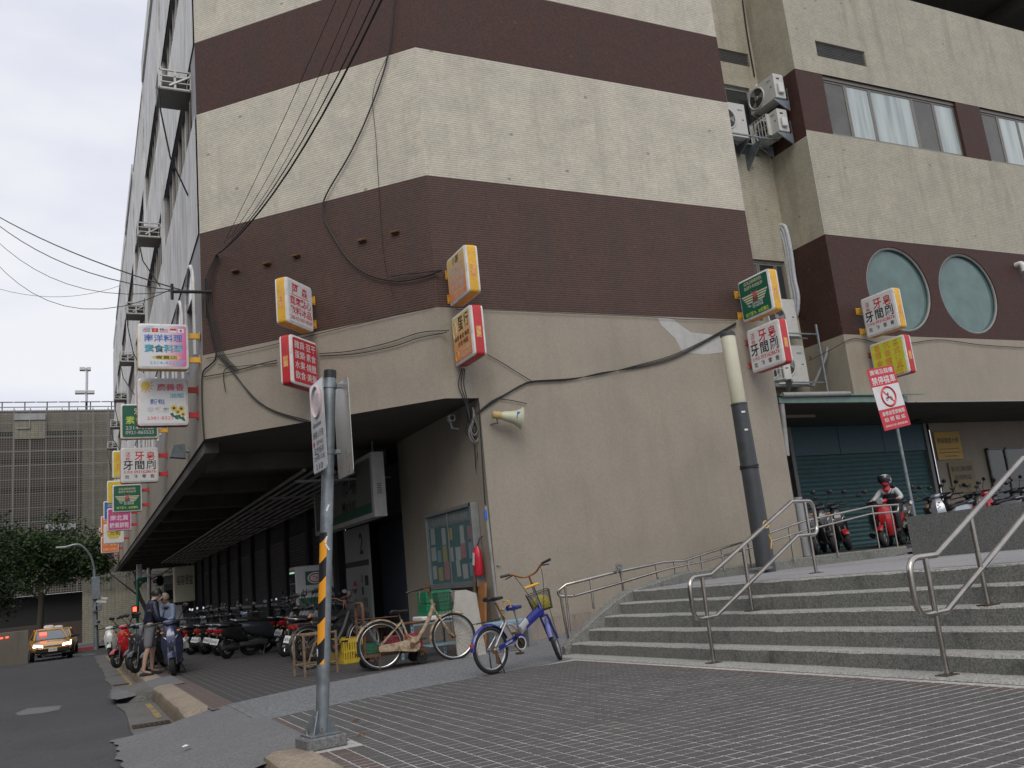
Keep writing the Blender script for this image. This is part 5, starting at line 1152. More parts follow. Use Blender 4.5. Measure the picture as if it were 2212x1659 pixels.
q = pC((403, 974)) + Vector((-.15, 0, 0)); MB().prism([q + Vector(p) for p in ((-.12, 0, .14), (.12, 0, .16), (.14, 0, -.16), (-.2, 0, -.12))], (0, .22, 0)).build('lamp_head', 'galv', fl); MB().tube([q + Vector((.1, .1, 0)), q + Vector((.24, .1, 0))], .03, 8).build('arm', 'galv', fl)
vp_ = wthing('vent_pipe', 'white elbow vent pipe on the brown tiles beside the round windows', 'pipe', tuple(onY(2195, 577, YD)))
q = onY(2195, 577, YD); MB().tube(fillet([q + Vector((0, .05, .05)), q + Vector((0, -.2, .05)), q + Vector((0, -.2, -.2))], .1), .08, 14).build('elbow', 'white_plastic', vp_, True)
vp_ = wthing('vent_pipe', 'white vent cowl at the end of the tiled front by the recess', 'pipe', (XB1 + .1, 15.2, 8.4))
MB().lathe([(0, .05), (.10, .10), (.2, .11), (.24, .05)], (XB1 + .02, 14.7, 8.62), (1, 0, 0), 16).build('cowl', 'white_plastic', vp_, True); MB().tube([(XB1 + .1, 14.7, 8.6), (XB1 + .1, 14.7, 7.6)], .025, 8).build('pipe', 'pipe_grey', vp_, True)
# stub tiles / iron brackets left in the brown chamfer
for i, (x, y) in enumerate(((508, 585), (577, 569), (640, 552), (782, 519), (853, 501))):
    p = onA(x, y, KA - .05); m = frame(p, (1, -1, 0), (-1, -1, 0)); o = MB(); o.M = m; o.box((0, 0, 0), (.16, .045, .10), .006); o.box((0, -.03, -.03), (.10, .02, .06)); o.box((.05, .01, .045), (.02, .03, .02)); tag(o.build('iron_stub', 'rusty'), 'rusty iron stub left in the brown chamfer tiles', 'bracket', 'iron stubs in the chamfer')
# downpipes on the plaster corner and the recess
dp = wthing('conduit', 'grey wall conduit on the plaster corner by the red fire bag', 'pipe', (XW + .03, YB - .05, 0))
MB().tube([onY(1034, 868, YB - .06), onY(1048, 1090, YB - .06)], .012, 6).build('cable', 'cable', dp); MB().tube([onY(1049, 1094, YB - .06), onY(1073, 1310, YB - .06), Vector((6.55, YB - .06, -.1))], .028, 10).build('pipe', 'pipe_grey', dp, True)
MB().box(onY(1049, 1112, YB - .085), (.05, .02, .16)).build('blue_label', 't_blue', dp)
for z in (.55, 1.3): MB().torus((6.50, YB - .06, z), (0, 0, 1), .03, .008, 12, 5).build('clip', 'alu', dp)
dp = wthing('downpipe', 'grey downpipe at the end of the plaster wall under the canopy', 'pipe', (XB1 + .15, YB, .7))
MB().tube([onY(1688, 873, YB + .05), onY(1700, 985, YB + .05)], .06, 12).build('pipe', 'pipe_grey', dp, True); MB().tube([(13.62, YB + .02, .6), (13.62, YB + .02, 2.1)], .09, 12).build('lower_sleeve', 'concrete_grey', dp, True)
dp = wthing('downpipe', 'dark grey pipe slanting across the plaster return below the brown tiles', 'pipe', tuple(onY(1780, 760, 16.2)))
MB().tube(fillet([onY(1787, 752, 15.6), onY(1785, 770, 15.6), onY(1757, 835, 15.9)], .1), .045, 10).build('pipe', 'frame_grey', dp, True)
# repair smear of cement on the front wall
sm('cement_smear', (.42, .41, .40), .8, var=.12)
mb = MB(); pts = [onY(x, y, yb - .003) for x, y in ((1421, 686), (1452, 689), (1492, 718), (1530, 722), (1566, 728), (1570, 760), (1520, 766), (1474, 760), (1458, 730), (1428, 702))]; mb.poly(pts); tag(mb.build('cement_patch', 'cement_smear'), 'pale cement repair smear across the front plaster', 'wall patch')
# ================================================================ things round the arcade mouth
def onXW(x, y): return onX(x, y, XW)
sm('board_teal', (.03, .13, .14), .5, var=.1); sm('paper_white', (.45, .46, .44), .7, var=.05); sm('paper_blue', (.22, .33, .40), .7, var=.05); sm('paper_pink', (.45, .16, .18), .7, var=.08); sm('paper_yellow', (.42, .33, .10), .7, var=.08); sm('board_frame', (.34, .35, .36), .4, .6, var=.1); sm('case_glass', (.22, .30, .30), .08, var=.05, alpha=.16)
nbd = wthing('notice_board', 'steel notice case with teal backing and pinned papers on the side wall', 'notice board', (XW - .08, 16, 1.0))
y0, y1, z0, z1 = 14.83, 17.15, 1.07, 2.40
MB().span((XW - .10, y0, z0), (XW - .012, y1, z1)).build('backing', 'board_teal', nbd)
mb = MB(); mb.span((XW - .16, y0 - .06, z0 - .1), (XW - .011, y1 + .06, z0)); mb.span((XW - .16, y0 - .06, z1), (XW - .011, y1 + .06, z1 + .06)); mb.span((XW - .16, y0 - .09, z0 - .1), (XW - .011, y0, z1 + .06)); mb.span((XW - .16, y1, z0), (XW - .011, y1 + .06, z1)); mb.build('frame', 'board_frame', nbd)
hdr = MB().span((XW - .108, y0 + .02, z1 - .24), (XW - .102, y1 - .02, z1 - .02)).build('header_strip', 'board_frame', nbd); text('臺北市公共市場公告欄', 't_pale', frame((XW - .1095, 16, z1 - .13), (0, -1, 0), (-1, 0, 0)), 1.9, .13, hdr)
rn = random.Random(9)
for i in range(7):
    for j in range(3):
        if rn.random() < .1: continue
        m = rn.choice(['paper_white', 'paper_white', 'paper_blue', 'paper_blue', 'paper_yellow', 'paper_pink', 'paper_white']); w = rn.uniform(.17, .27); h = rn.uniform(.22, .34); yy = y0 + .2 + i * .32 + rn.uniform(-.03, .03); zz = z0 + .22 + j * .34 + rn.uniform(-.04, .04)
        p = MB(); p.box((XW - .1045 - .001 * (i % 2) - .002 * j, yy, zz), (.001, w, h), 0, (rn.uniform(-.05, .05), 0, 0)); p.build('notice', m, nbd)
MB().span((XW - .135, y0, z0), (XW - .131, y1, z1)).build('glass_front', 'case_glass', nbd)
MB().span((XW - .14, 15.98, z0), (XW - .129, 16.02, z1)).build('sliding_edge', 'board_frame', nbd)
sm('red_bag', (.50, .02, .04), .35, var=.2, scale=9.)
fb = wthing('fire_bag', 'red plastic bag over an extinguisher hung at the plaster corner', 'fire extinguisher', (XW - .1, 14.68, 1.1))
p0 = onX(1040, 1185, XW - .1); mb = MB(); secs = []
for k, (z, a, b) in enumerate(((1.16, .085, .075), (1.2, .10, .085), (1.45, .098, .085), (1.60, .085, .07), (1.67, .04, .035))):
    secs.append([(XW - .13 + math.cos(t * math.pi / 6) * b * (1 + .08 * math.sin(3 * t + k)), 14.68 + math.sin(t * math.pi / 6) * a * (1 + .07 * math.sin(2 * t + k)), z) for t in range(12)])
mb.loft(secs); mb.build('bag', 'red_bag', fb, True); MB().tube([(XW - .12, 14.68, 1.68), (XW - .06, 14.68, 1.8), (XW - .01, 14.68, 1.84)], .012, 6).build('hook', 'cable', fb); MB().box((XW - .222, 14.66, 1.45), (.004, .08, .22), 0, (.25, 0, 0)).build('print', 't_white', fb)
# market sign box hung in the arcade
hg = wthing('market_sign', 'long white market sign box hung across the arcade by the stair', 'sign', (5.74, 21, 2.6))
X0s = 5.6; ya, yb2, za, zb = 18.4, 23.9, 2.60, 4.0
MB().span((X0s, ya, za), (X0s + .28, yb2, zb)).build('box', 'white_plastic', hg)
mb = MB()
for i in range(6): mb.box((X0s + .14, ya - .004, 3.1 + .04 * i), (.1, .006, .015))
mb.build('vent_slots', 'ac_dark', hg)
mb = MB(); mb.span((X0s - .004, ya + .15, za + .1), (X0s - .002, yb2 - .15, zb - .1)); sm('sign_dim', (.17, .17, .155), .5, var=.15); pf = mb.build('printed_face', 'sign_dim', hg)
fmx = lambda y, z: frame((X0s - .006, y, z), (0, -1, 0), (-1, 0, 0))
text('市場', 't_black', fmx(20.3, 3.55), 1.3, .62, pf, .02); text('Market', 't_black', fmx(20.4, 3.05), 1.2, .26, pf, .01); MB().span((X0s - .0065, ya + .2, za + .12), (X0s - .005, yb2 - .2, za + .32)).build('lower_strip', 'f_green', pf)
for y in (18.7, 23.6): MB().tube([(X0s + .14, y, zb), (X0s + .14, y, ZS)], .02, 6).build('hanger', 'galv', hg)
# entrance board "2"
eb = wthing('entrance_board', 'pale entrance board marked 2 with a no-entry roundel', 'board', (XP - .1, 23.1, 0))
MB().span((XP - .09, 22.0, -.35), (XP - .03, 24.25, 2.7)).build('board', 'paper_white', eb)
fe = lambda y, z: frame((XP - .095, y, z), (0, -1, 0), (-1, 0, 0))
text('2', 't_black', fe(22.6, 2.25), .34, .55, eb, .03); MB().span((XP - .094, 22.0, 1.68), (XP - .0915, 24.25, 1.82)).build('black_strip', 'black_plastic', eb)
mb = MB(); mb.M = fe(23.4, 1.15); mb.disc((0, 0, 0), (0, 0, 1), .17, 20); rd = mb.build('no_entry', 'f_red', eb); mb = MB(); mb.M = fe(23.4, 1.15); mb.box((0, 0, .003), (.22, .05, .002)); mb.build('bar', 't_white', rd)
text('NO', 't_black', fe(23.4, .8), .22, .12, eb, .02)
for i, (y, z, w, h) in enumerate(((22.7, 1.35, .16, .2), (22.7, 1.05, .16, .2), (22.5, .75, .4, .25), (22.3, 1.3, .3, .25), (22.35, .45, .2, .15), (22.6, .45, .2, .15))): MB().box((XP - .093, y, z), (.002, w, h)).build('pictogram', 't_black' if i % 2 else 'frame_grey', eb)
# drinks fridge
fg = ong(640, 1401); fx0, fy0 = 4.72, 22.5
fr_ = wthing('drinks_fridge', 'tall white and green drinks fridge in the arcade with lit shelves', 'fridge', (fx0 + .4, fy0 + .35, G(fy0)))
gz = G(fy0)
MB().span((fx0, fy0, gz + .08), (fx0 + .95, fy0 + .75, gz + 2.0), .02).build('cabinet', 'white_plastic', fr_)
MB().span((fx0 + .06, fy0 - .004, gz + .1), (fx0 + .93, fy0 - .002, gz + 1.22)).build('green_panel', 'f_green', fr_)
MB().span((fx0 + .24, fy0 - .005, gz + 1.52), (fx0 + .74, fy0 - .002, gz + 1.86)).build('logo_field', 'f_green', fr_)
ff = lambda x, z: frame((fx0 + x, fy0 - .007, gz + z), (1, 0, 0), (0, -1, 0))
mb = MB(); mb.M = ff(.49, 1.69); mb.poly([(.2 * math.cos(i * .2618), .14 * math.sin(i * .2618), 0) for i in range(24)]); mb.build('logo_oval', 't_white', fr_)
mb = MB(); mb.M = ff(.49, 1.69); mb.tube([(.15 * math.cos(i * .2618), .1 * math.sin(i * .2618), .003) for i in range(24)], .013, 4, closed=True); mb.build('logo_ring', 'f_red', fr_); text('黑松', 'f_red', ff(.49, 1.69) @ Matrix.Translation((0, 0, .004)), .15, .1, fr_, .02)
text('HeySong', 'f_green', ff(.47, 1.36), .62, .15, fr_, .02)
MB().span((fx0 - .006, fy0 + .06, gz + .2), (fx0 - .002, fy0 + .69, gz + 1.92)).build('glass_door', 'glass_dark', fr_)
for k in range(4):
    MB().span((fx0 - .012, fy0 + .08, gz + .5 + .36 * k), (fx0 - .007, fy0 + .67, gz + .52 + .36 * k)).build('shelf', 'alu', fr_)
sm('tube_light', (.6, .7, .55), .3, emit=(.5, .9, .6), emit_s=.6); MB().span((fx0 - .012, fy0 + .1, gz + 1.84), (fx0 - .007, fy0 + .65, gz + 1.88)).build('tube_light', 'tube_light', fr_)
# stacked odds and ends behind the cream bicycle
sm('crate_yellow', (.50, .36, .03), .5, var=.12, dirt=(.2, .16, .05), dirt_amt=.5); sm('crate_green', (.01, .17, .075), .5, var=.12, dirt=(.1, .2, .15), dirt_amt=.5); sm('crate_red', (.33, .05, .07), .5, var=.12); sm('foam', (.62, .62, .60), .7, var=.05); sm('wood_dark', (.10, .06, .035), .8, var=.3); sm('rattan', (.17, .12, .075), .8, var=.3, scale=20)
def crate(label, c, w, l, h, m, rz=0., name='plastic_crate', cat='crate', slots=True, group=None):
    r = thing(name, label, cat, c, rz, group); t = .012
    MB().span((-w / 2, -l / 2, 0), (w / 2, l / 2, t)).build('base', m, r)
    for s, ax_ in ((-1, 0), (1, 0), (-1, 1), (1, 1)):
        mb = MB(); n = 8; L_ = l if ax_ == 0 else w
        def put(u0, u1, a, b):
            if ax_ == 0: mb.span((s * w / 2 - t / 2, u0, a), (s * w / 2 + t / 2, u1, b))
            else: mb.span((u0, s * l / 2 - t / 2, a), (u1, s * l / 2 + t / 2, b))
        put(-L_ / 2, L_ / 2, t, h * .18); put(-L_ / 2, L_ / 2, h * .82, h); put(-L_ / 2, L_ / 2, h * .46, h * .54)
        for i in range(n + 1): u = -L_ / 2 + L_ * i / n; put(max(-L_ / 2, u - .012), min(L_ / 2, u + .012), h * .18, h * .46); put(max(-L_ / 2, u - .012), min(L_ / 2, u + .012), h * .54, h * .82)
        mb.build('side', m, r)
    return r
q = ong(762, 1434); crate('yellow slatted plastic crate on the pavers beside the dolly', (q.x, q.y + .35, G(q.y + .35) + .004), .36, .52, .42, 'crate_yellow', R(12))
dq = ong(800, 1440); dl = thing('platform_trolley', 'rusty platform trolley with bent tube handle behind the cream bicycle', 'trolley', (4.15, 13.35, G(13.35)), R(-4))
MB().span((-.45, -.3, .20), (.55, .3, .24)).build('deck', 'wood_dark', dl)
MB().tube(fillet([(-.42, -.26, .24), (-.42, -.26, .98), (-.42, .26, .98), (-.42, .26, .24)], .12), .022, 10).build('handle', 'rusty', dl, True)
MB().tube(fillet([(-.42, -.27, .62), (.52, -.27, .62)], .1), .018, 8).build('side_rail', 'rusty', dl, True)
for x in (-.33, .43):
    for y in (-.24, .24): w = MB().lathe([(-.025, .06), (-.025, .085), (.025, .085), (.025, .06)], (x, y, .1), (0, 1, 0), 18).build('wheel', 'black_rubber', dl, True); MB().box((x, y, .17), (.06, .07, .07)).build('fork', 'rusty', w)
crate('dusty red plastic crate on the trolley behind the cream wheel', (4.38, 13.35, G(13.35) + .245), .5, .36, .2, 'crate_red', R(-4)); crate('small dark green basket beside the red crate on the trolley', (3.88, 13.3, G(13.3) + .245), .30, .3, .14, 'f_green', R(-4), 'plastic_basket', 'basket')
sh = thing('angle_shelf', 'low shelf of slotted steel angle with a white foam lid', 'shelf', (5.1, 14.2, G(14.2)), R(3)); 
for x in (-.38, .38):
    for y in (-.25, .25):
        mb = MB(); mb.box((x, y, .3), (.04, .006, .6)); mb.box((x + .018, y, .3), (.004, .04, .6)); lg = mb.build('leg', 'paper_blue', sh)
        mb = MB()
        for k in range(9): mb.box((x, y - .0035, .06 + .06 * k), (.016, .002, .03))
        mb.build('slots', 'ac_dark', lg)
for z in (.2, .56):
    for y in (-.25, .25): MB().box((0, y, z), (.80, .006, .045)).build('rail', 'paper_blue', sh)
MB().box((0, 0, .585), (.82, .54, .012)).build('shelf_board', 'wood_dark', sh)
MB().box((5.22, 14.17, G(14.2) + .625), (.62, .46, .07), .012).build('foam_slab', 'foam'); tag(bpy.data.objects['foam_slab'], 'white foam box lid lying on the slotted shelf', 'lid')
for k in range(2): crate('solid green plastic crate, %s of the pair on the foam lid' % ('lower' if k == 0 else 'upper'), (5.25, 14.2, G(14.2) + .661 + .2 * k), .46, .34, .19, 'crate_green', R(5), group='green crates on the shelf')
for ob in [o for o in bpy.data.objects if o.name.startswith('plastic_crate') and 'solid green' in o.get('label', '')]:
    MB().span((-.225, -.165, .02), (.225, .165, .185), .01).build('lining', 'crate_green', ob)
sm('slab_grey', (.36, .345, .31), .8, var=.1, dirt=(.22, .2, .17), dirt_amt=.5)
mb = MB(); a = [(-.24, 0, 0), (.26, 0, .0), (.29, 0, .95), (.12, 0, 1.02), (-.16, 0, 1.03), (-.17, 0, .88), (-.13, 0, .84), (-.20, 0, .72)]; mb.prism(a, (0, .02, 0)); o = mb.build('foam_board', 'slab_grey'); o.location = (5.32, 12.95, G(12.95) + .01); o.rotation_euler = (R(-12), 0, R(8)); tag(o, 'grey foam panel with a notched corner leaning behind the front wheel', 'panel')
bn = thing('bench', 'low grey plank bench against the plaster wall behind the bicycles', 'bench', (6.15, 13.3, G(13.3) + .01), R(5)); MB().box((0, 0, .42), (.75, .28, .06), .008).build('seat', 'paper_blue', bn)
for x in (-.3, .3): MB().span((x - .025, -.12, 0), (x + .025, .12, .39)).build('leg', 'board_frame', bn)
rc = thing('rattan_stand', 'old bent-cane stand beside the yellow crate', 'stand', (3.18, 14.0, G(14.0) + .004), R(10))
for x in (-.26, .26):
    for y in (-.2, .2): MB().tube([(x, y, 0), (x, y, .62)], .022, 8).build('leg', 'rattan', rc)
for z in (.16, .6): MB().tube([(-.26, -.2, z), (.26, -.2, z), (.26, .2, z), (-.26, .2, z)], .018, 6, closed=True).build('ring_rail', 'rattan', rc)
MB().tube([(-.2 + .1 * i, -.21, .2 + .36 * math.sin(math.pi * i / 4)) for i in range(5)], .014, 6).build('bent_cane', 'rattan', rc)
sm('orange_wood', (.35, .15, .05), .7, var=.2); ob = MB(); ob.box((0, 0, .55), (.035, .30, 1.1), .004); o = ob.build('orange_board', 'orange_wood'); o.location = (6.2, 14.6, G(14.6)); o.rotation_euler = (0, R(6), 0); tag(o, 'narrow orange board propped against the side wall under the notice board', 'board')
st2 = MB().tube([(6.13, 14.75, G(14.7)), (6.25, 14.72, 1.45)], .028, 8).build('broom_handle', 'wood_dark'); tag(st2, 'brown wooden pole leaning in front of the orange board', 'pole')

# ================================================================ bicycles
sm('paint_cream', (.40, .32, .22), .6, var=.25, scale=12., dirt=(.15, .07, .03), dirt_amt=.95, dirt_scale=13, dlo=.44); sm('paint_blue', (.010, .018, .20), .3, var=.1, coat=.5); sm('chrome', (.62, .62, .62), .2, 1., var=.05); sm('rim_alu', (.50, .50, .49), .3, .9, var=.08); sm('paint_silver', (.48, .49, .50), .3, .7, var=.08); sm('paint_copper', (.30, .12, .03), .35, .5, var=.2); sm('basket_wire', (.04, .04, .04), .5, .3, var=.2); sm('vinyl_black', (.02, .02, .021), .5, var=.2); sm('yellow_bag', (.50, .42, .05), .6, var=.15); sm('fender_lilac', (.16, .18, .42), .5, var=.15)
def wheel(parent, c, Rw, tw, M, rim='rim_alu', axis=(0, 1, 0), spoke_m='galv', ns=28, hub_w=.1):
    mb = MB(); mb.M = M; mb.torus(c, axis, Rw - tw, tw, 48, 8); w = mb.build('wheel', 'black_rubber', parent, True)
    mb = MB(); mb.M = M; mb.torus(c, axis, Rw - 2 * tw - .004, tw * .62, 48, 6); mb.build('rim', rim, w, True)
    mb = MB(); mb.M = M; ax_ = Vector(axis).normalized(); u = ax_.orthogonal().normalized(); v = ax_.cross(u); c = Vector(c)
    for i in range(ns):
        a = 2 * math.pi * i / ns; b = a + (.5 if i % 2 else -.5); s = (hub_w / 2) * (1 if (i // 2) % 2 else -1) * .8
        p = c + ax_ * s + (u * math.cos(b) + v * math.sin(b)) * .022; q = c + (u * math.cos(a) + v * math.sin(a)) * (Rw - 2 * tw - .006); mb.tube([p, q], .0013, 4, caps=False)
    mb.build('spokes', spoke_m, w)
    mb = MB(); mb.M = M; mb.lathe([(-hub_w / 2, .012), (-hub_w / 2 + .01, .028), (-.02, .016), (.02, .016), (hub_w / 2 - .01, .028), (hub_w / 2, .012)], c, axis, 12); mb.build('hub', 'rusty' if spoke_m == 'rusty' else 'galv', w, True)
    return w
def fender(c, Rf, a0, a1, wd, n=14):
    mb = MB(); pr = None
    for i in range(n + 1):
        a = R(a0 + (a1 - a0) * i / n); row = []
        for s, dr in ((-1, -.012), (-.6, .004), (0, .012), (.6, .004), (1, -.012)): row.append(mb.v((c[0] + (Rf + dr) * math.cos(a), c[1] + s * wd / 2, c[2] + (Rf + dr) * math.sin(a))))
        if pr:
            for k in range(4): mb.bm.faces.new((pr[k], pr[k + 1], row[k + 1], row[k]))
        pr = row
    return mb
def basket(parent, M, x0, x1, w, z0, z1, taper=.04, m='basket_wire', dens=.022):
    mb = MB(); mb.M = M
    def side(a, b, c, d, nu, nv):
        a, b, c, d = map(Vector, (a, b, c, d))
        for i in range(nu + 1): t = i / nu; mb.tube([a.lerp(b, t), d.lerp(c, t)], .0018, 3, caps=False)
        for j in range(nv + 1): t = j / nv; mb.tube([a.lerp(d, t), b.lerp(c, t)], .0018, 3, caps=False)
    t = taper; A = [(x0 + t, -w / 2 + t, z0), (x1 - t, -w / 2 + t, z0), (x1 - t, w / 2 - t, z0), (x0 + t, w / 2 - t, z0)]; B_ = [(x0, -w / 2, z1), (x1, -w / 2, z1), (x1, w / 2, z1), (x0, w / 2, z1)]
    for i in range(4): j = (i + 1) % 4; side(A[i], A[j], B_[j], B_[i], int((x1 - x0 if i % 2 == 0 else w) / dens), int((z1 - z0) / dens))
    side(A[0], A[1], A[2], A[3], int((x1 - x0) / dens), int(w / dens))
    bk = mb.build('basket', m, parent); mb = MB(); mb.M = M; mb.tube([Vector(p) for p in B_], .005, 6, closed=True); mb.build('basket_rim', m, bk); return bk
def saddle(parent, M, x, z, L=.26, W=.17, m='vinyl_black', th=.06):
    mb = MB(); mb.M = M; secs = []
    for t, hw, dz, th_ in ((0, .6, .0, .8), (.12, .95, .012, 1.), (.3, 1., .008, 1.), (.5, .62, 0, .85), (.75, .3, .004, .7), (.95, .22, .006, .6), (1, .12, 0, .4)):
        xx = x - L * .45 + L * t; w = W / 2 * hw; h = th * th_; secs.append([(xx, w * math.cos(a), z + dz + (h * .35 if math.sin(a) > 0 else h * .65) * math.sin(a)) for a in [i * math.pi / 6 for i in range(12)]])
    mb.loft(secs); return mb.build('saddle', m, parent, True)
def tubeo(parent, name, m, path, r, M=None, n=10):
    mb = MB()
    if M is not None: mb.M = M
    return mb.tube(path, r, n).build(name, m, parent, True)
I4 = Matrix()
def bike_city(label, p_rear, p_front, paint='paint_cream', tag_dark=False):
    d = (p_front - p_rear); rz = math.atan2(d.y, d.x); WB = 1.12
    r = thing('bicycle', label, 'bicycle', (p_rear.x, p_rear.y, G(p_rear.y) + .004), rz)
    r.rotation_euler = (R(-3), 0, rz); Rw = .345; dk = tag_dark
    wheel(r, (0, 0, Rw), Rw, .018, I4, spoke_m='rusty'); wheel(r, (WB, 0, Rw), Rw, .018, I4, spoke_m='rusty')
    tubeo(r, 'main_tube', paint, catmull([(.47, 0, .30), (.55, 0, .36), (.70, 0, .55), (.80, 0, .73), (.86, 0, .86)], 4), .031); tubeo(r, 'lower_loop', paint, catmull([(.56, 0, .40), (.48, 0, .40), (.41, 0, .45)], 4), .017)
    tubeo(r, 'seat_tube', paint, [(.46, 0, .29), (.36, 0, .60), (.335, 0, .68)], .018); tubeo(r, 'seat_post', 'rusty', [(.335, 0, .66), (.31, 0, .76)], .013)
    for s in (-1, 1): tubeo(r, 'chain_stay', paint, [(0, s * .055, Rw), (.44, s * .04, .29)], .011); tubeo(r, 'seat_stay', paint, [(0, s * .055, Rw), (.345, s * .025, .65)], .010)
    tubeo(r, 'head_tube', paint, [(.86, 0, .74), (.82, 0, .93)], .022)
    for s in (-1, 1): tubeo(r, 'fork_blade', paint, catmull([(.865, s * .035, .74), (.93, s * .05, .62), (1.05, s * .05, .42), (WB, s * .05, Rw)], 4), .013)
    tubeo(r, 'stem', 'rusty', [(.82, 0, .93), (.785, 0, 1.05)], .014)
    hbp = catmull([(.52, .30, 1.07), (.64, .29, 1.10), (.76, .22, 1.10), (.80, .08, 1.04), (.80, -.08, 1.04), (.76, -.22, 1.10), (.64, -.29, 1.10), (.52, -.30, 1.07)], 5)
    tubeo(r, 'handlebar', 'rusty', hbp, .012)
    for s in (-1, 1): tubeo(r, 'grip', 'vinyl_black', [(.64, s * .29, 1.10), (.51, s * .30, 1.067)], .018); tubeo(r, 'brake_lever', 'rusty', [(.70, s * .26, 1.09), (.58, s * .27, 1.05)], .006)
    MB().lathe([(0, .03), (.03, .028), (.035, .0)], (.72, -.24, 1.12), (0, 0, 1), 12).build('bell', 'rusty', r, True)
    fender((0, 0, Rw), Rw + .02, -10, 165, .06).build('rear_mudguard', paint, r, True); fender((WB, 0, Rw), Rw + .02, 60, 190, .06).build('front_mudguard', paint, r, True)
    saddle(r, I4, .30, .80, .27, .2)
    mb = MB(); secs = [[(x, -.065 + y, .30 + z * h) for y, z in ((-.012, -1), (.012, -1), (.012, 1), (-.012, 1))] for x, h in ((-.04, .03), (.0, .05), (.2, .055), (.40, .085), (.50, .10), (.56, .07), (.58, .02))]; mb.loft(secs); mb.build('chain_case', paint, r)
    MB().lathe([(-.015, .04), (.015, .04)], (.46, -.085, .295), (0, 1, 0), 14).build('crank_boss', 'rusty', r, True)
    tubeo(r, 'crank', 'rusty', [(.46, -.09, .295), (.60, -.10, .36)], .011); MB().box((.62, -.15, .37), (.08, .09, .025), .004).build('pedal', 'black_plastic', r); tubeo(r, 'crank', 'rusty', [(.46, .07, .295), (.32, .08, .23)], .011); MB().box((.30, .13, .22), (.08, .09, .025), .004).build('pedal', 'black_plastic', r)
    mb = MB()
    for y in (-.07, .0, .07): mb.tube([(-.30, y, .745), (.28, y, .735)], .007, 6)
    for x in (-.3, -.1, .1): mb.tube([(x, -.07, .745), (x, .07, .745)], .006, 6)
    mb.build('rear_rack', 'rusty', r)
    for s in (-1, 1): tubeo(r, 'rack_stay', 'galv', [(-.24, s * .07, .74), (-.02, s * .06, Rw)], .005, n=6)
    basket(r, I4, .88, 1.16, .34, .74, 1.0)
    for s in (-1, 1): tubeo(r, 'basket_stay', 'basket_wire', [(1.10, s * .1, .74), (WB, s * .06, Rw)], .004, n=6)
    for s in (-1, 1): tubeo(r, 'kickstand', 'rusty', [(-.02, s * .06, Rw - .02), (-.05, s * .11, .0)], .008, n=6)
    tubeo(r, 'kickstand_bar', 'rusty', [(-.05, -.11, .008), (-.05, .11, .008)], .007, n=6)
    tubeo(r, 'brake_cable', 'paper_pink', catmull([(.60, -.28, 1.09), (.58, -.27, .95), (.60, -.2, .88)], 4), .004, n=5)
    return r
bike_city('rusty cream step-through bicycle with black front basket', ong(826, 1448), ong(986, 1426))
sm('paint_dark', (.02, .021, .024), .5, var=.2)
b3 = bike_city('dark bicycle half hidden behind the yellow crate and trolley', Vector((3.35, 15.2, 0)), Vector((4.5, 15.6, 0)), 'paint_dark')
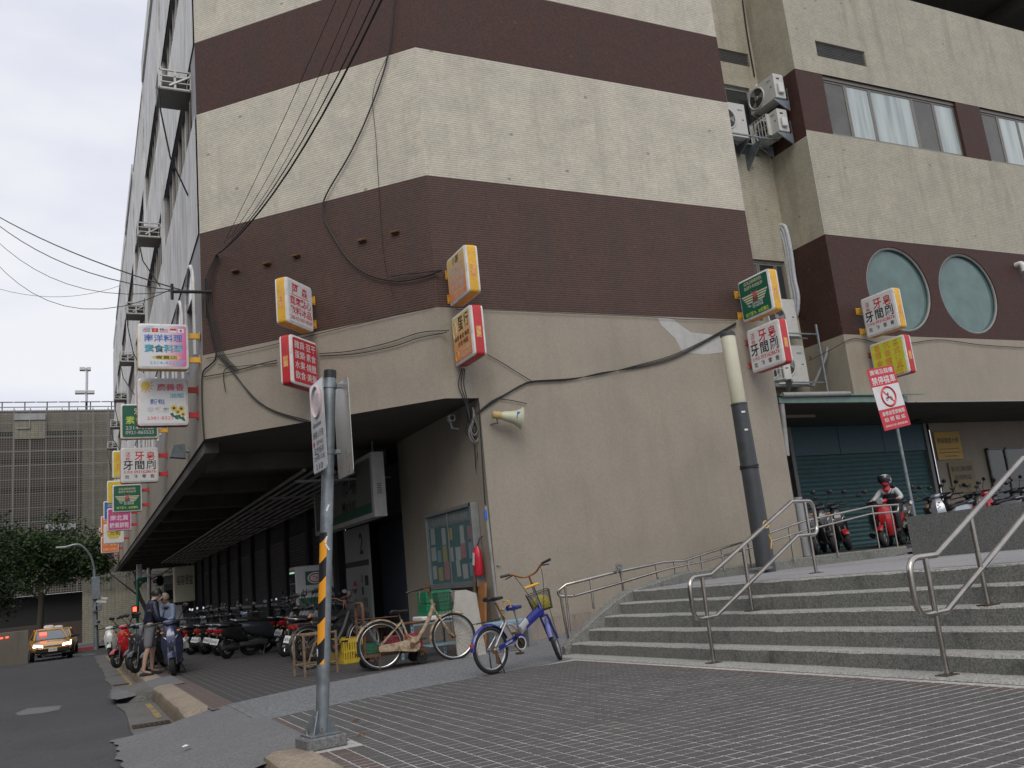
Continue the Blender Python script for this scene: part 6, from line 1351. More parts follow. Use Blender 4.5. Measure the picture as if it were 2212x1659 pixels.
def bike_fold(label, p_rear, p_front, steer):
    d = (p_front - p_rear); rz = math.atan2(d.y, d.x); WB = 1.24; Rw = .275
    r = thing('bicycle', label, 'bicycle', (p_rear.x, p_rear.y, G(p_rear.y) + .004), rz); r.rotation_euler = (R(-2), 0, rz)
    wheel(r, (0, 0, Rw), Rw, .024, I4, ns=24)
    ax0, ax1 = Vector((.93, 0, .62)), Vector((.79, 0, 1.05)); sa = (ax1 - ax0).normalized()
    SM = Matrix.Translation(ax0) @ Matrix.Rotation(steer, 4, sa) @ Matrix.Translation(-ax0)
    F = Vector((WB, 0, Rw))
    wheel(r, F, Rw, .024, SM, ns=24)
    tubeo(r, 'seat_tube', 'paint_silver', [(.43, 0, .33), (.27, 0, .60)], .019); tubeo(r, 'seat_post', 'paint_copper', [(.27, 0, .60), (.16, 0, .82)], .014)
    mb = MB(); secs = []
    for x, z, h, w in ((.50, .45, .045, .022), (.65, .53, .045, .024), (.80, .61, .05, .026), (.92, .67, .055, .026)): secs.append([(x - .6 * h * c, w * s, z + h * c) for c, s in ((-1, -.6), (-1, .6), (-.4, 1), (.4, 1), (1, .6), (1, -.6), (.4, -1), (-.4, -1))])
    mb.loft(secs); mt = mb.build('main_beam', 'paint_blue', r, True)
    mb = MB(); mb.loft([[(x - .62 * h * c, w * s, z + h * c) for c, s in ((-1, -.6), (-1, .6), (-.4, 1), (.4, 1), (1, .6), (1, -.6), (.4, -1), (-.4, -1))] for x, z, h, w in ((.51, .457, .048, .025), (.64, .545, .048, .027))]); mb.build('silver_graphic', 'paint_silver', mt, True)
    text('KEDARI', 't_white', frame((.575, -.029, .50), (.8, 0, .6), (0, -1, 0)), .13, .03, mt)
    MB().box((.495, 0, .44), (.045, .07, .11), .006, (0, R(-20), 0)).build('hinge', 'galv', r)
    tubeo(r, 'frame_stay', 'paint_silver', catmull([(.49, 0, .43), (.40, 0, .52), (.32, 0, .545), (.27, 0, .54)], 4), .014)
    for s in (-1, 1): tubeo(r, 'chain_stay', 'paint_silver', [(0, s * .06, Rw), (.43, s * .04, .31)], .011); tubeo(r, 'seat_stay', 'paint_silver', [(0, s * .06, Rw), (.27, s * .025, .57)], .011)
    mb = MB(); mb.prism([(.08, -.075, .31), (.36, -.075, .40), (.42, -.075, .43), (.49, -.075, .40), (.53, -.075, .31), (.49, -.075, .34), (.44, -.075, .36), (.36, -.075, .34), (.08, -.075, .26)], (0, .012, 0)); cg = mb.build('chain_guard', 'paint_blue', r); text('KEDARI', 't_white', frame((.24, -.077, .335), (.95, 0, .3), (0, -1, 0)), .12, .025, cg)
    MB().torus((.44, -.07, .30), (0, 1, 0), .075, .010, 24, 6).build('chainring', 'paper_white', r, True); MB().lathe([(-.006, .06), (.006, .06)], (.44, -.07, .30), (0, 1, 0), 20).build('chain_disc', 'black_plastic', r)
    tubeo(r, 'crank', 'rusty', [(.44, -.09, .30), (.33, -.10, .42)], .010); MB().box((.31, -.15, .435), (.08, .09, .025), .004).build('pedal', 'wood_dark', r); tubeo(r, 'crank', 'rusty', [(.44, .07, .30), (.55, .08, .19)], .010); MB().box((.57, .12, .17), (.08, .09, .025), .004).build('pedal', 'wood_dark', r)
    mb = MB(); mb.tube([(0, -.07, Rw - .03), (.44, -.07, .225)], .004, 5); mb.tube([(0, -.07, Rw + .03), (.44, -.07, .375)], .004, 5); mb.build('chain', 'rusty', r)
    mb = MB(); mb.lathe([(-.012, .045), (.012, .03)], (0, -.055, Rw), (0, 1, 0), 18); mb.box((.02, -.08, Rw - .10), (.03, .02, .12)); mb.lathe([(-.006, .024), (.006, .024)], (.05, -.08, Rw - .15), (0, 1, 0), 12); mb.build('derailleur', 'rusty', r)
    for s in (-1, 1): tubeo(r, 'kickstand', 'black_plastic', [(.03, s * .07, Rw - .02), (.08, s * .12, .0)], .008, n=6)
    tubeo(r, 'kickstand_foot', 'black_plastic', [(.08, -.12, .006), (.13, -.05, .02), (.07, .0, .006), (.08, .12, .006)], .006, n=6)
    fender((0, 0, Rw), Rw + .022, 20, 178, .062).build('rear_mudguard', 'paint_blue', r, True); MB().box((-Rw - .02, 0, Rw + .08), (.02, .04, .05), .006).build('reflector', 'red_paint', r)
    mb = MB()
    for y in (-.05, .05): mb.tube([(-.22, y, .60), (.24, y, .62)], .005, 6)
    mb.tube([(.24, -.05, .62), (.25, 0, .66), (.24, .05, .62)], .005, 6); mb.build('rear_rack', 'black_plastic', r)
    saddle(r, I4, .13, .87, .28, .19); 
    tubeo(r, 'child_seat_post', 'galv', [(.50, 0, .47), (.45, 0, .70)], .013); cs = saddle(r, I4, .45, .735, .24, .12, 'paint_blue', .07); tubeo(cs, 'back_hoop', 'yellow_paint', catmull([(.36, -.05, .74), (.33, -.05, .82), (.33, .05, .82), (.36, .05, .74)], 4), .007, n=6)
    # steering assembly
    mb = MB(); mb.M = SM; mb.tube([ax0 - sa * .02, ax0 + sa * .13], .024, 12); mb.build('head_tube', 'paint_blue', r, True)
    tubeo(r, 'stem', 'black_plastic', [ax0 + sa * .1, ax0 + sa * .40], .018, SM); tubeo(r, 'stem_upper', 'paint_copper', [ax0 + sa * .38, ax0 + sa * .50], .014, SM)
    hb0 = ax0 + sa * .50
    tubeo(r, 'handlebar', 'paint_copper', catmull([hb0 + Vector(v) for v in ((-.10, .27, .09), (-.06, .2, .08), (0, .08, .01), (0, -.08, .01), (-.06, -.2, .08), (-.10, -.27, .09))], 5), .012, SM)
    for s in (-1, 1):
        tubeo(r, 'grip', 'vinyl_black', [hb0 + Vector((-.08, s * .22, .085)), hb0 + Vector((-.12, s * .34, .095))], .017, SM); tubeo(r, 'brake_lever', 'black_plastic', [hb0 + Vector((-.04, s * .19, .07)), hb0 + Vector((-.05, s * .30, .05))], .007, SM)
        tubeo(r, 'fork_blade', 'paint_blue', [ax0 + Vector((.01, s * .045, -.04)), F + Vector((0, s * .05, 0))], .015, SM)
        tubeo(r, 'brake_cable', 'cable', catmull([hb0 + Vector((-.03, s * .18, .06)), hb0 + Vector((.12, s * .16, -.02)), hb0 + Vector((.20, s * .1, -.22)), ax0 + Vector((.04, s * .02, .03))], 5), .004, SM, 5)
    tubeo(r, 'fork_crown', 'paint_blue', [ax0 + Vector((.01, -.05, -.04)), ax0 + Vector((.01, .05, -.04))], .016, SM)
    mb = fender(tuple(F), Rw + .02, 55, 175, .06); 
    mb.bm.transform(SM); mb.build('front_mudguard', 'fender_lilac', r, True)
    tubeo(r, 'child_bar_post', 'galv', [ax0 + sa * .02 + Vector((-.05, 0, .02)), ax0 + sa * .36 + Vector((-.09, 0, 0))], .012, SM); tubeo(r, 'child_bar', 'yellow_paint', [ax0 + sa * .36 + Vector((-.09, -.09, 0)), ax0 + sa * .36 + Vector((-.09, .09, 0))], .017, SM)
    bk = basket(r, SM, .99, 1.25, .30, .66, .90, .03, 'basket_wire', .02)
    mb = MB(); mb.M = SM; secs = [[(1.12 + a * math.cos(t * math.pi / 6), b * math.sin(t * math.pi / 6), z) for t in range(12)] for z, a, b in ((.672, .085, .10), (.71, .105, .13), (.79, .10, .125), (.84, .06, .08), (.86, .02, .02))]; mb.loft(secs); mb.build('yellow_bundle', 'yellow_bag', bk, True)
    tubeo(r, 'basket_stay', 'black_plastic', [(1.17, -.08, .66), F + Vector((0, -.06, 0))], .004, SM, 6); tubeo(r, 'basket_stay', 'black_plastic', [(1.17, .08, .66), F + Vector((0, .06, 0))], .004, SM, 6)
    return r
bike_fold('blue and silver folding bicycle with front basket and child saddle', ong(1066, 1457), ong(1232, 1424), R(42))

# ================================================================ right-hand arcade fittings
su = wthing('roller_shutter', 'teal roller shutter under blue panels behind the parked scooters', 'shutter', (20, YS, .7))
SX0, SX1 = 17.42, 22.65; s_ = shutter_mesh(SX1 - SX0, 2.75, .115, 'curtain'); s_.transform(Matrix.Rotation(R(-90), 4, 'Z')); o = link('curtain', s_, 'shutter_teal', su); o.location = Vector((SX0, YS, .70))
o.matrix_parent_inverse = WP[su.name]
sm('panel_teal', (.035, .095, .12), .45, var=.1)
for k in range(3): MB().span((SX0 + .01 + k * 1.745, YS - .06, 3.46), (SX0 + 1.735 + k * 1.745, YS - .02, ZS - .03)).build('header_panel', 'panel_teal', su)
for x in (SX0 - .12, SX1): MB().span((x, YS - .1, .6), (x + .12, YS + .05, ZS - .025)).build('guide_rail', 'frame_grey', su)
MB().span((SX0 - .2, YS + .05, .5), (SX1 + .4, YS + .3, ZS - .03)).build('backing_wall', 'wall_dark', su)
sm('canopy_green', (.13, .20, .175), .5, var=.15, dirt=(.13, .16, .14), dirt_amt=.8, dirt_scale=5)
cn = wthing('canopy', 'pale green metal gutter canopy across the recess over the shutter', 'canopy', (15.2, 15, 4.4))
a = onY(1682, 858, 14.5); b = onY(1896, 856, 14.5)
MB().span((a.x, 14.5, a.z - .13), (17.75, 14.62, a.z + .0)).build('gutter_face', 'canopy_green', cn); MB().loft([[(a.x, 14.44, a.z + .02), (18.3, 14.44, a.z + .02), (18.3, 14.44, a.z + .05), (a.x, 14.44, a.z + .05)], [(a.x, 15.9, a.z + .2), (18.3, 15.04, a.z + .14), (18.3, 15.04, a.z + .17), (a.x, 15.9, a.z + .23)]]).build('roof_sheet', 'canopy_green', cn)
MB().tube([onY(1690, 853, 14.45), onY(1835, 850, 14.45)], .055, 10).build('conduit', 'pipe_grey', cn, True)
def plaque(label, pxs, y, m, lines, tm):
    pts = [onY(px, py, y) for px, py in pxs]; ctr = sum(pts, Vector()) / 4; w = ((pts[1] - pts[0]).length + (pts[2] - pts[3]).length) / 2; h = ((pts[0] - pts[3]).length + (pts[1] - pts[2]).length) / 2
    fmx_ = frame(ctr, (1, 0, 0), (0, -1, 0)); r = thing('wall_plaque', label, 'sign', mtx=fmx_)
    MB().box((0, 0, 0), (w, h, .03), .004).build('plate', m, r)
    for t, yy, ww, hh in lines: text(t, tm, Matrix.Translation((0, yy * h, .018)), ww * w, hh * h, r, .01)
YPq = YS - .09; sm('plaque_yellow', (.46, .27, .02), .4, var=.08); sm('plaque_brass', (.22, .17, .08), .5, var=.12)
plaque('yellow plaque with black environmental inspection lettering by the shutter', [(2012, 935), (2066, 931), (2085, 990), (2030, 994)], YPq, 'plaque_yellow', [('環保稽查大隊', .18, .86, .2), ('Environmental Inspection Division', -.12, .78, .06), ('Department of Environmental Protection', -.25, .86, .06), ('Taipei City Government', -.38, .5, .06)], 't_black')
plaque('dull brass plaque with clinic lettering under the yellow plaque', [(2045, 1000), (2098, 996), (2115, 1062), (2062, 1066)], YPq, 'plaque_brass', [('臺北市立聯合醫院', .28, .84, .17), ('昆明院區', 0, .7, .16), ('辦公室', -.28, .5, .14)], 't_black')
mb = MB(); wq_ = onY(2150, 1000, YS - .06); 
gw = wthing('glazed_doors', 'aluminium framed glass doors in the upper arcade beyond the plaques', 'door', (26.5, YS - .1, .7))
for x0_, x1_ in ((25.2, 26.0), (26.02, 27.4), (27.42, 29.0)):
    MB().span((x0_, YS - .12, .7), (x1_, YS - .1, 3.4)).build('pane', 'glass_dark', gw); mb = MB(); mb.span((x0_, YS - .16, .7), (x0_ + .07, YS - .09, 3.42)); mb.span((x0_, YS - .16, 2.35), (x1_, YS - .09, 2.42)); mb.span((x0_, YS - .16, 3.36), (x1_, YS - .09, 3.42)); mb.build('frame', 'frame_grey', gw)
dcy = wthing('duct_box', 'dark ventilation box hung under the upper arcade ceiling', 'duct', (23, 17.5, 3.9)); q = onY(2010, 895, 17.6); MB().box(q, (1.5, .5, .42), .02).build('box', 'ac_dark', dcy); MB().tube([q + Vector((-.5, 0, .2)), q + Vector((-.5, 0, .5))], .02).build('hanger', 'galv', dcy)
# ================================================================ motor scooters
sm('sc_black', (.018, .018, .02), .25, var=.15, coat=.5); sm('sc_dark', (.03, .033, .04), .3, var=.15, coat=.4); sm('sc_silver', (.32, .34, .38), .3, .5, var=.08, coat=.4); sm('sc_bluegrey', (.05, .055, .11), .25, .3, var=.1, coat=.6); sm('sc_red', (.38, .015, .02), .25, var=.08, coat=.6); sm('sc_white', (.6, .6, .6), .25, var=.04, coat=.5); sm('sc_teal', (.03, .20, .21), .25, var=.1, coat=.5); sm('sc_blue', (.015, .05, .22), .25, var=.1, coat=.5); sm('sc_ice', (.35, .42, .55), .25, .3, var=.08, coat=.5)
sm('seat_vinyl', (.016, .016, .018), .5, var=.2); sm('engine', (.07, .07, .072), .5, .5, var=.2); sm('lamp_glass', (.28, .29, .30), .1, var=.05, spec=.8); sm('tail_red', (.35, .01, .012), .2, var=.1); sm('amber', (.55, .2, .03), .25, var=.1); sm('mirror_glass', (.75, .78, .8), .05, 1., var=.02); sm('plate_white', (.62, .63, .62), .45, var=.04)
PAINTED = ('body_cowl', 'front_shield', 'front_mudguard', 'handlebar_cover')
def sect(x, w, z0, z1, rnd=.5, n=12, cz=None):
    pts = []; zc = (z0 + z1) / 2 if cz is None else cz; h = (z1 - z0) / 2; zm = (z0 + z1) / 2
    for i in range(n):
        a = 2 * math.pi * i / n; c, s = math.cos(a), math.sin(a); e = .65
        pts.append((x, w / 2 * math.copysign(abs(c) ** e, c), zm + h * math.copysign(abs(s) ** e, s)))
    return pts
def make_scooter(retro=False):
    r = thing('motor_scooter', 'parked motor scooter', 'scooter'); Rw = .22; WB = 1.24
    def wh(x, M=None):
        mb = MB(); mb.M = M or I4; mb.torus((x, 0, Rw), (0, 1, 0), Rw - .052, .052, 30, 8); w = mb.build('wheel', 'black_rubber', r, True)
        mb = MB(); mb.M = M or I4; mb.torus((x, 0, Rw), (0, 1, 0), .115, .014, 24, 6)
        for k in range(5): a = k * 2 * math.pi / 5; mb.tube([(x + .02 * math.cos(a), 0, Rw + .02 * math.sin(a)), (x + .115 * math.cos(a), 0, Rw + .115 * math.sin(a))], .014, 5)
        mb.lathe([(-.04, .04), (.04, .04)], (x, 0, Rw), (0, 1, 0), 12); mb.build('rim', 'alu', w, True)
        return w
    wh(0); w2 = wh(WB)
    mb = MB(); mb.loft([sect(-.34, .10, .68, .74), sect(-.26, .22, .58, .78), sect(-.05, .32, .48, .80), sect(.18, .36, .40, .78), (sect(.36, .36, .34, .74)), sect(.46, .32, .32, .62)]); mb.build('body_cowl', 'sc_black', r, True)
    mb = MB(); mb.loft([sect(-.33, .14, .76, .80), sect(-.24, .26, .76, .86), sect(.0, .30, .76, .86), sect(.12, .29, .74, .80), sect(.30, .27, .72, .80), sect(.44, .20, .70, .77), sect(.48, .1, .69, .72)]); mb.build('seat', 'seat_vinyl', r, True)
    mb = MB(); mb.tube(fillet([(-.10, .13, .80), (-.38, .13, .83), (-.38, -.13, .83), (-.10, -.13, .80)], .08), .012, 8); mb.build('grab_rail', 'alu', r, True)
    mb = MB(); mb.loft([sect(.40, .30, .22, .34), sect(.60, .34, .20, .31), sect(.82, .32, .22, .33)]); mb.build('floorboard', 'black_plastic', r, True)
    # leg shield and nose
    mb = MB(); P = []
    for x, z, w, t in ((.80, .24, .30, .07), (.88, .42, .36, .12), (.92, .60, .40, .18), (.90, .78, .36, .17), (.86, .92, .24, .12), (.82, .98, .14, .08)):
        P.append([(x + t * (.55 if abs(s) < .5 else (.05 if abs(s) < .9 else -.25)), w / 2 * s, z) for s in (-1, -.8, -.4, 0, .4, .8, 1)] + [(x - t * .35, w / 2 * s, z) for s in (.7, 0, -.7)])
    mb.loft(P); mb.build('front_shield', 'sc_black', r, True)
    hlz = .74
    if retro: MB().lathe([(-.08, .05), (-.02, .07), (.05, .075), (.065, .065)], (.90, 0, 1.02), (1, 0, -.05), 18).build('headlight', 'lamp_glass', r, True)
    else:
        for s in (-1, 1): mb = MB(); mb.loft([[(1.005 - .02 * abs(k) + (.0 if q else .012), s * (.03 + .055 * k) , .66 + .05 * k + (.035 if q else -.03) * (1 - .5 * k)) for k, q in ((0, 1), (1, 1), (2, 1), (2, 0), (1, 0), (0, 0))], [(.94 - .02 * abs(k), s * (.03 + .055 * k), .66 + .05 * k + (.035 if q else -.03) * (1 - .5 * k)) for k, q in ((0, 1), (1, 1), (2, 1), (2, 0), (1, 0), (0, 0))]]); mb.build('headlight', 'lamp_glass', r)
        for s in (-1, 1): MB().box((.98, s * .15, .84), (.03, .06, .035), .008).build('turn_signal', 'amber', r)
    mb = fender((WB, 0, Rw), Rw + .035, 35, 165, .13, 12); mb.build('front_mudguard', 'sc_black', r, True)
    for s in (-1, 1): tubeo(r, 'fork_leg', 'engine', [(1.12, s * .06, .55), (WB, s * .07, Rw)], .022)
    mb = MB(); mb.loft([sect(.72, .10, .98, 1.04), sect(.78, .26, .97, 1.07), sect(.86, .26, .97, 1.06), sect(.92, .12, .98, 1.03)]); mb.build('handlebar_cover', 'sc_black', r, True)
    for s in (-1, 1):
        tubeo(r, 'grip', 'black_rubber', [(.80, s * .13, 1.03), (.74, s * .36, 1.02)], .018); tubeo(r, 'brake_lever', 'engine', [(.84, s * .16, 1.04), (.82, s * .33, 1.03)], .007, n=6)
        st = tubeo(r, 'mirror_stalk', 'black_plastic', [(.80, s * .17, 1.05), (.84, s * .26, 1.18), (.83, s * .30, 1.25)], .007, n=6)
        mb = MB(); mb.M = Matrix.Translation((.83, s * .32, 1.29)) @ Matrix.Rotation(R(-12 * s), 4, 'Z'); mb.loft([[(dx_, .065 * math.cos(a) * k, .045 * math.sin(a) * k) for a in [i * math.pi / 6 for i in range(12)]] for dx_, k in ((.03, .5), (.012, .95), (-.006, 1.))]); mb.build('mirror', 'black_plastic', st, True)
        mb = MB(); mb.M = Matrix.Translation((.822, s * .32, 1.29)) @ Matrix.Rotation(R(-12 * s), 4, 'Z'); mb.poly([(0, .057 * math.cos(a), .038 * math.sin(a)) for a in [i * math.pi / 6 for i in range(12)]]); mb.build('mirror_glass', 'mirror_glass', st)
    mb = MB(); mb.loft([sect(-.02, .12, .16, .34), sect(.12, .16, .16, .38), sect(.36, .14, .18, .36)]); mb.M = I4; e = mb.build('engine_case', 'engine', r, True); 
    mb = MB(); mb.lathe([(-.34, .05), (-.30, .062), (-.02, .06), (.06, .03), (.25, .018)], (.06, -.16, .27), (1, 0, -.08), 14); mb.build('exhaust', 'engine', r, True)
    mb = fender((0, 0, Rw), Rw + .03, 70, 170, .10, 8); mb.build('rear_mudguard', 'black_plastic', r, True)
    mb = MB(); mb.loft([sect(-.36, .20, .64, .70), sect(-.30, .24, .60, .73)]); mb.build('tail_light', 'tail_red', r, True)
    for s in (-1, 1): MB().box((-.33, s * .12, .60), (.04, .05, .035), .01).build('turn_signal', 'amber', r)
    p = MB().box((-.40, 0, .44), (.005, .26, .14), .001, (0, R(22), 0)); pl_ = p.build('number_plate', 'plate_white', r); text('839-HGD', 't_black', frame((-.408, 0, .437), (0, -1, 0), (-.93, 0, .37)), .21, .065, pl_)
    tubeo(r, 'plate_bracket', 'black_plastic', [(-.30, 0, .58), (-.37, 0, .46)], .02)
    for s in (-1, 1): tubeo(r, 'stand_leg', 'engine', [(.30, s * .08, .22), (.22, s * .16, .0)], .012, n=6)
    return r
PARTS = {}
def register(root):
    d = {}
    for o in bpy.data.objects:
        if o.parent is not None: d.setdefault(o.parent.name, []).append(o)
    def rec(o):
        KIDS[o.name] = d.get(o.name, [])
        for c in KIDS[o.name]: rec(c)
    rec(root)
sc0 = make_scooter(); register(sc0)
sc1 = make_scooter(True); register(sc1)
used_proto = {}
def put_scooter(p, heading, paint, label, lean=7, proto=None, group='parked motor scooters', steer=None):
    pr = proto or sc0
    o = pr if pr.name not in used_proto else copy_tree_p(pr); used_proto[pr.name] = 1
    return place_sc(o, p, heading, paint, label, lean, group)
def copy_tree_p(o, parent=None):
    c = o.copy(); COL.objects.link(c); c.parent = parent; KIDS[c.name] = []
    for ch in KIDS[o.name]: KIDS[c.name].append(copy_tree_p(ch, c))
    return c
def place_sc(o, p, heading, paint, label, lean, group):
    o.location = p; o.rotation_euler = (R(lean), 0, R(heading)); o['label'] = label; o['category'] = 'scooter'; o['group'] = group
    for ch in KIDS[o.name]:
        if ch.name.split('.')[0] in PAINTED:
            ch.material_slots[0].link = 'OBJECT'; ch.material_slots[0].material = MATS[paint if isinstance(paint, str) else paint[0 if ch.name.split('.')[0] != 'front_mudguard' else -1]]
    return o
gp = lambda x, y: Vector((x, y, G(y) + .003))
# row under the arcade, rear plates to the street (distances from where their wheels meet the paving)
pa_, pb_ = ong(494, 1423), ong(378, 1397)
rowc = [('sc_black', 'black scooter next to the big maxi scooter in the arcade row'), ('sc_ice', 'pale blue scooter parked rear out in the arcade row'), ('sc_dark', 'dark grey scooter between the pale blue and silver ones'), ('sc_silver', 'silver scooter parked rear out in the arcade row'), ('sc_black', 'black scooter between the silver and teal ones'), ('sc_teal', 'teal scooter parked rear out in the arcade row'), ('sc_black', 'black scooter just beyond the teal one'), ('sc_dark', 'dark grey scooter closing the plated arcade row')]
for i, (c, lb_) in enumerate(rowc):
    q = pa_.lerp(pb_, i / (len(rowc) - 1)); put_scooter(gp(q.x + random.uniform(-.12, .12), q.y), 36 + random.uniform(-4, 4), c, lb_)
for i in range(6):
    put_scooter(gp(4.75 + i * .08 + random.uniform(-.08, .08), 17.9 + i * .74), 216 + random.uniform(-6, 6), ('sc_black', 'sc_dark')[i % 2], ('black', 'dark grey')[i % 2] + ' scooter crammed in the second rank behind the maxi scooter', 6, group='scooters in the second arcade rank')
q = ong(540, 1416); put_scooter(gp(q.x, q.y), 12, ('sc_dark', 'sc_dark'), 'big dark maxi scooter lying long across the arcade mouth', 6).scale = (1.18, 1.12, 1.08)
q = ong(652, 1427); put_scooter(gp(q.x, q.y), 38, 'sc_black', 'black scooter with a tilted number plate in front of the drinks fridge', 8)
cl = [('sc_black', 'a black'), ('sc_dark', 'a dark grey'), ('sc_black', 'a black'), ('sc_red', 'a red'), ('sc_dark', 'a dark grey'), ('sc_black', 'a black'), ('sc_blue', 'a blue'), ('sc_dark', 'a dark grey'), ('sc_black', 'a black'), ('sc_silver', 'a silver'), ('sc_dark', 'a dark grey')]
for i, (c, w) in enumerate(cl):
    y = 21.0 + i * .92; put_scooter(gp(4.9 + random.uniform(-.15, .15), y), 30 + random.uniform(-6, 6), c, w[2:] + ' scooter in the inner arcade row along the shutters', 6, group='scooters in the inner arcade row')
for i, c in enumerate(('sc_dark', 'sc_black', 'sc_dark', 'sc_black', 'sc_silver', 'sc_black', 'sc_dark', 'sc_black')):
    y = 27.0 + i * 1.0; put_scooter(gp(2.9 + random.uniform(-.15, .15), y), 36, c, {'sc_dark': 'dark grey', 'sc_black': 'black', 'sc_silver': 'silver'}[c] + ' scooter deep in the outer arcade row towards the street end', 7, group='scooters far along the arcade')
# kerb row, noses to the road
put_scooter(gp(1.72, 19.95), 262, 'sc_bluegrey', 'blue-grey scooter facing the plaza beside the man in shorts', 5)
kr = [(1.85, 21.6, 'sc_black', 'black scooter behind the man in shorts at the kerb'), (1.7, 22.9, 'sc_dark', 'dark grey scooter second along the kerb row'), (1.62, 24.6, 'sc_black', 'black scooter between the grey and red ones at the kerb'), (1.5, 26.6, 'sc_red', 'red scooter near the far end of the kerb row'), (1.55, 29.0, 'sc_black', 'black scooter just beyond the red one at the kerb')]
for x, y, c, l in kr: put_scooter(gp(x, y), 236 + random.uniform(-6, 6), c, l, 6)
put_scooter(gp(1.0, 36.0), 262, 'sc_white', 'white scooter alone at the end of the kerb', 5)
# upper arcade
up = lambda x, y: Vector((x, y, .872))
put_scooter(up(17.02, 14.8), 205, ('sc_red', 'sc_red'), 'red scooter with chrome trim ridden by the helmeted person', 3, sc1)
ur = [(14.55, 15.2, 232, 'sc_black', 'black scooter beside the plaster corner under the canopy'), (15.2, 15.4, 234, 'sc_black', 'second black scooter in the shade of the canopy'), (15.95, 15.75, 236, ('sc_black', 'sc_red'), 'black scooter with red front mudguard behind the ramp rail'), (18.3, 14.0, 184, 'sc_silver', 'long silver scooter in front of the rider'), (17.6, 15.9, 230, 'sc_dark', 'dark scooter behind the rider in the upper arcade'), (19.2, 14.6, 196, 'sc_black', 'black scooter next to the silver one in the upper arcade'), (19.9, 13.95, 170, 'sc_dark', 'dark scooter crowding the granite wall'), (20.7, 14.8, 200, 'sc_red', 'red-panelled scooter among the upper arcade row'), (21.4, 14.1, 172, 'sc_black', 'black scooter under the brass plaque'), (22.4, 14.8, 190, 'sc_dark', 'dark scooter near the glass doors'), (23.3, 14.1, 175, 'sc_black', 'black scooter at the glass doors'), (18.4, 15.7, 222, 'sc_black', 'black scooter tucked behind the silver one'), (19.6, 15.9, 226, 'sc_dark', 'dark scooter against the yellow plaque wall'), (20.9, 15.9, 230, 'sc_black', 'black scooter in the back rank under the plaques'), (22.0, 15.9, 224, 'sc_dark', 'dark scooter in the back rank by the glass doors')]
for x, y, h, c, l in ur: put_scooter(up(x, y), h, c, l, 6, group='scooters in the upper arcade')

# ================================================================ people
sm('skin', (.42, .27, .20), .55, var=.06); sm('hair_black', (.012, .011, .011), .5, var=.2, bump=.5, bscale=60); sm('hair_brown', (.06, .03, .02), .5, var=.2); sm('jacket_navy', (.012, .015, .035), .4, var=.25, scale=14., bump=.6, bscale=25); sm('shorts_grey', (.16, .165, .175), .8, var=.15, scale=20); sm('shirt_blue', (.20, .25, .36), .7, var=.12, scale=15); sm('trouser_dark', (.02, .021, .026), .7, var=.15); sm('cap_tan', (.26, .22, .17), .7, var=.1); sm('shoe', (.03, .028, .03), .6, var=.3); sm('sandal', (.18, .11, .06), .6, var=.2); sm('mask_red', (.40, .03, .05), .6, var=.1); sm('sleeve_grey', (.45, .47, .48), .7, var=.1); sm('vest_dark', (.02, .018, .03), .6, var=.15); sm('helmet_grey', (.42, .46, .46), .3, var=.05, coat=.4); sm('visor', (.02, .018, .025), .08, var=.1, spec=.8)
def skin_mesh(name, V_, E_, rad, sub=2):
    """grow one continuous surface along a skeleton"""
    me = bpy.data.meshes.new(name); keys = list(V_); ix = {k: i for i, k in enumerate(keys)}
    me.from_pydata([V_[k] for k in keys], [(ix[a], ix[b]) for a, b in E_], [])
    ob = bpy.data.objects.new('tmp', me); COL.objects.link(ob)
    ob.modifiers.new('skin', 'SKIN'); 
    if not me.skin_vertices: me.skin_vertices.new() if hasattr(me.skin_vertices, 'new') else None
    sv_ = me.skin_vertices[0].data
    for k in keys:
        rr = rad[k]; sv_[ix[k]].radius = rr if isinstance(rr, tuple) else (rr, rr)
    sv_[0].use_root = True
    ss = ob.modifiers.new('sub', 'SUBSURF'); ss.levels = sub; ss.render_levels = sub
    bpy.context.view_layer.update(); dg = bpy.context.evaluated_depsgraph_get(); m2 = bpy.data.meshes.new_from_object(ob.evaluated_get(dg)); m2.name = name
    bpy.data.objects.remove(ob); bpy.data.meshes.remove(me)
    for p in m2.polygons: p.use_smooth = True
    return m2
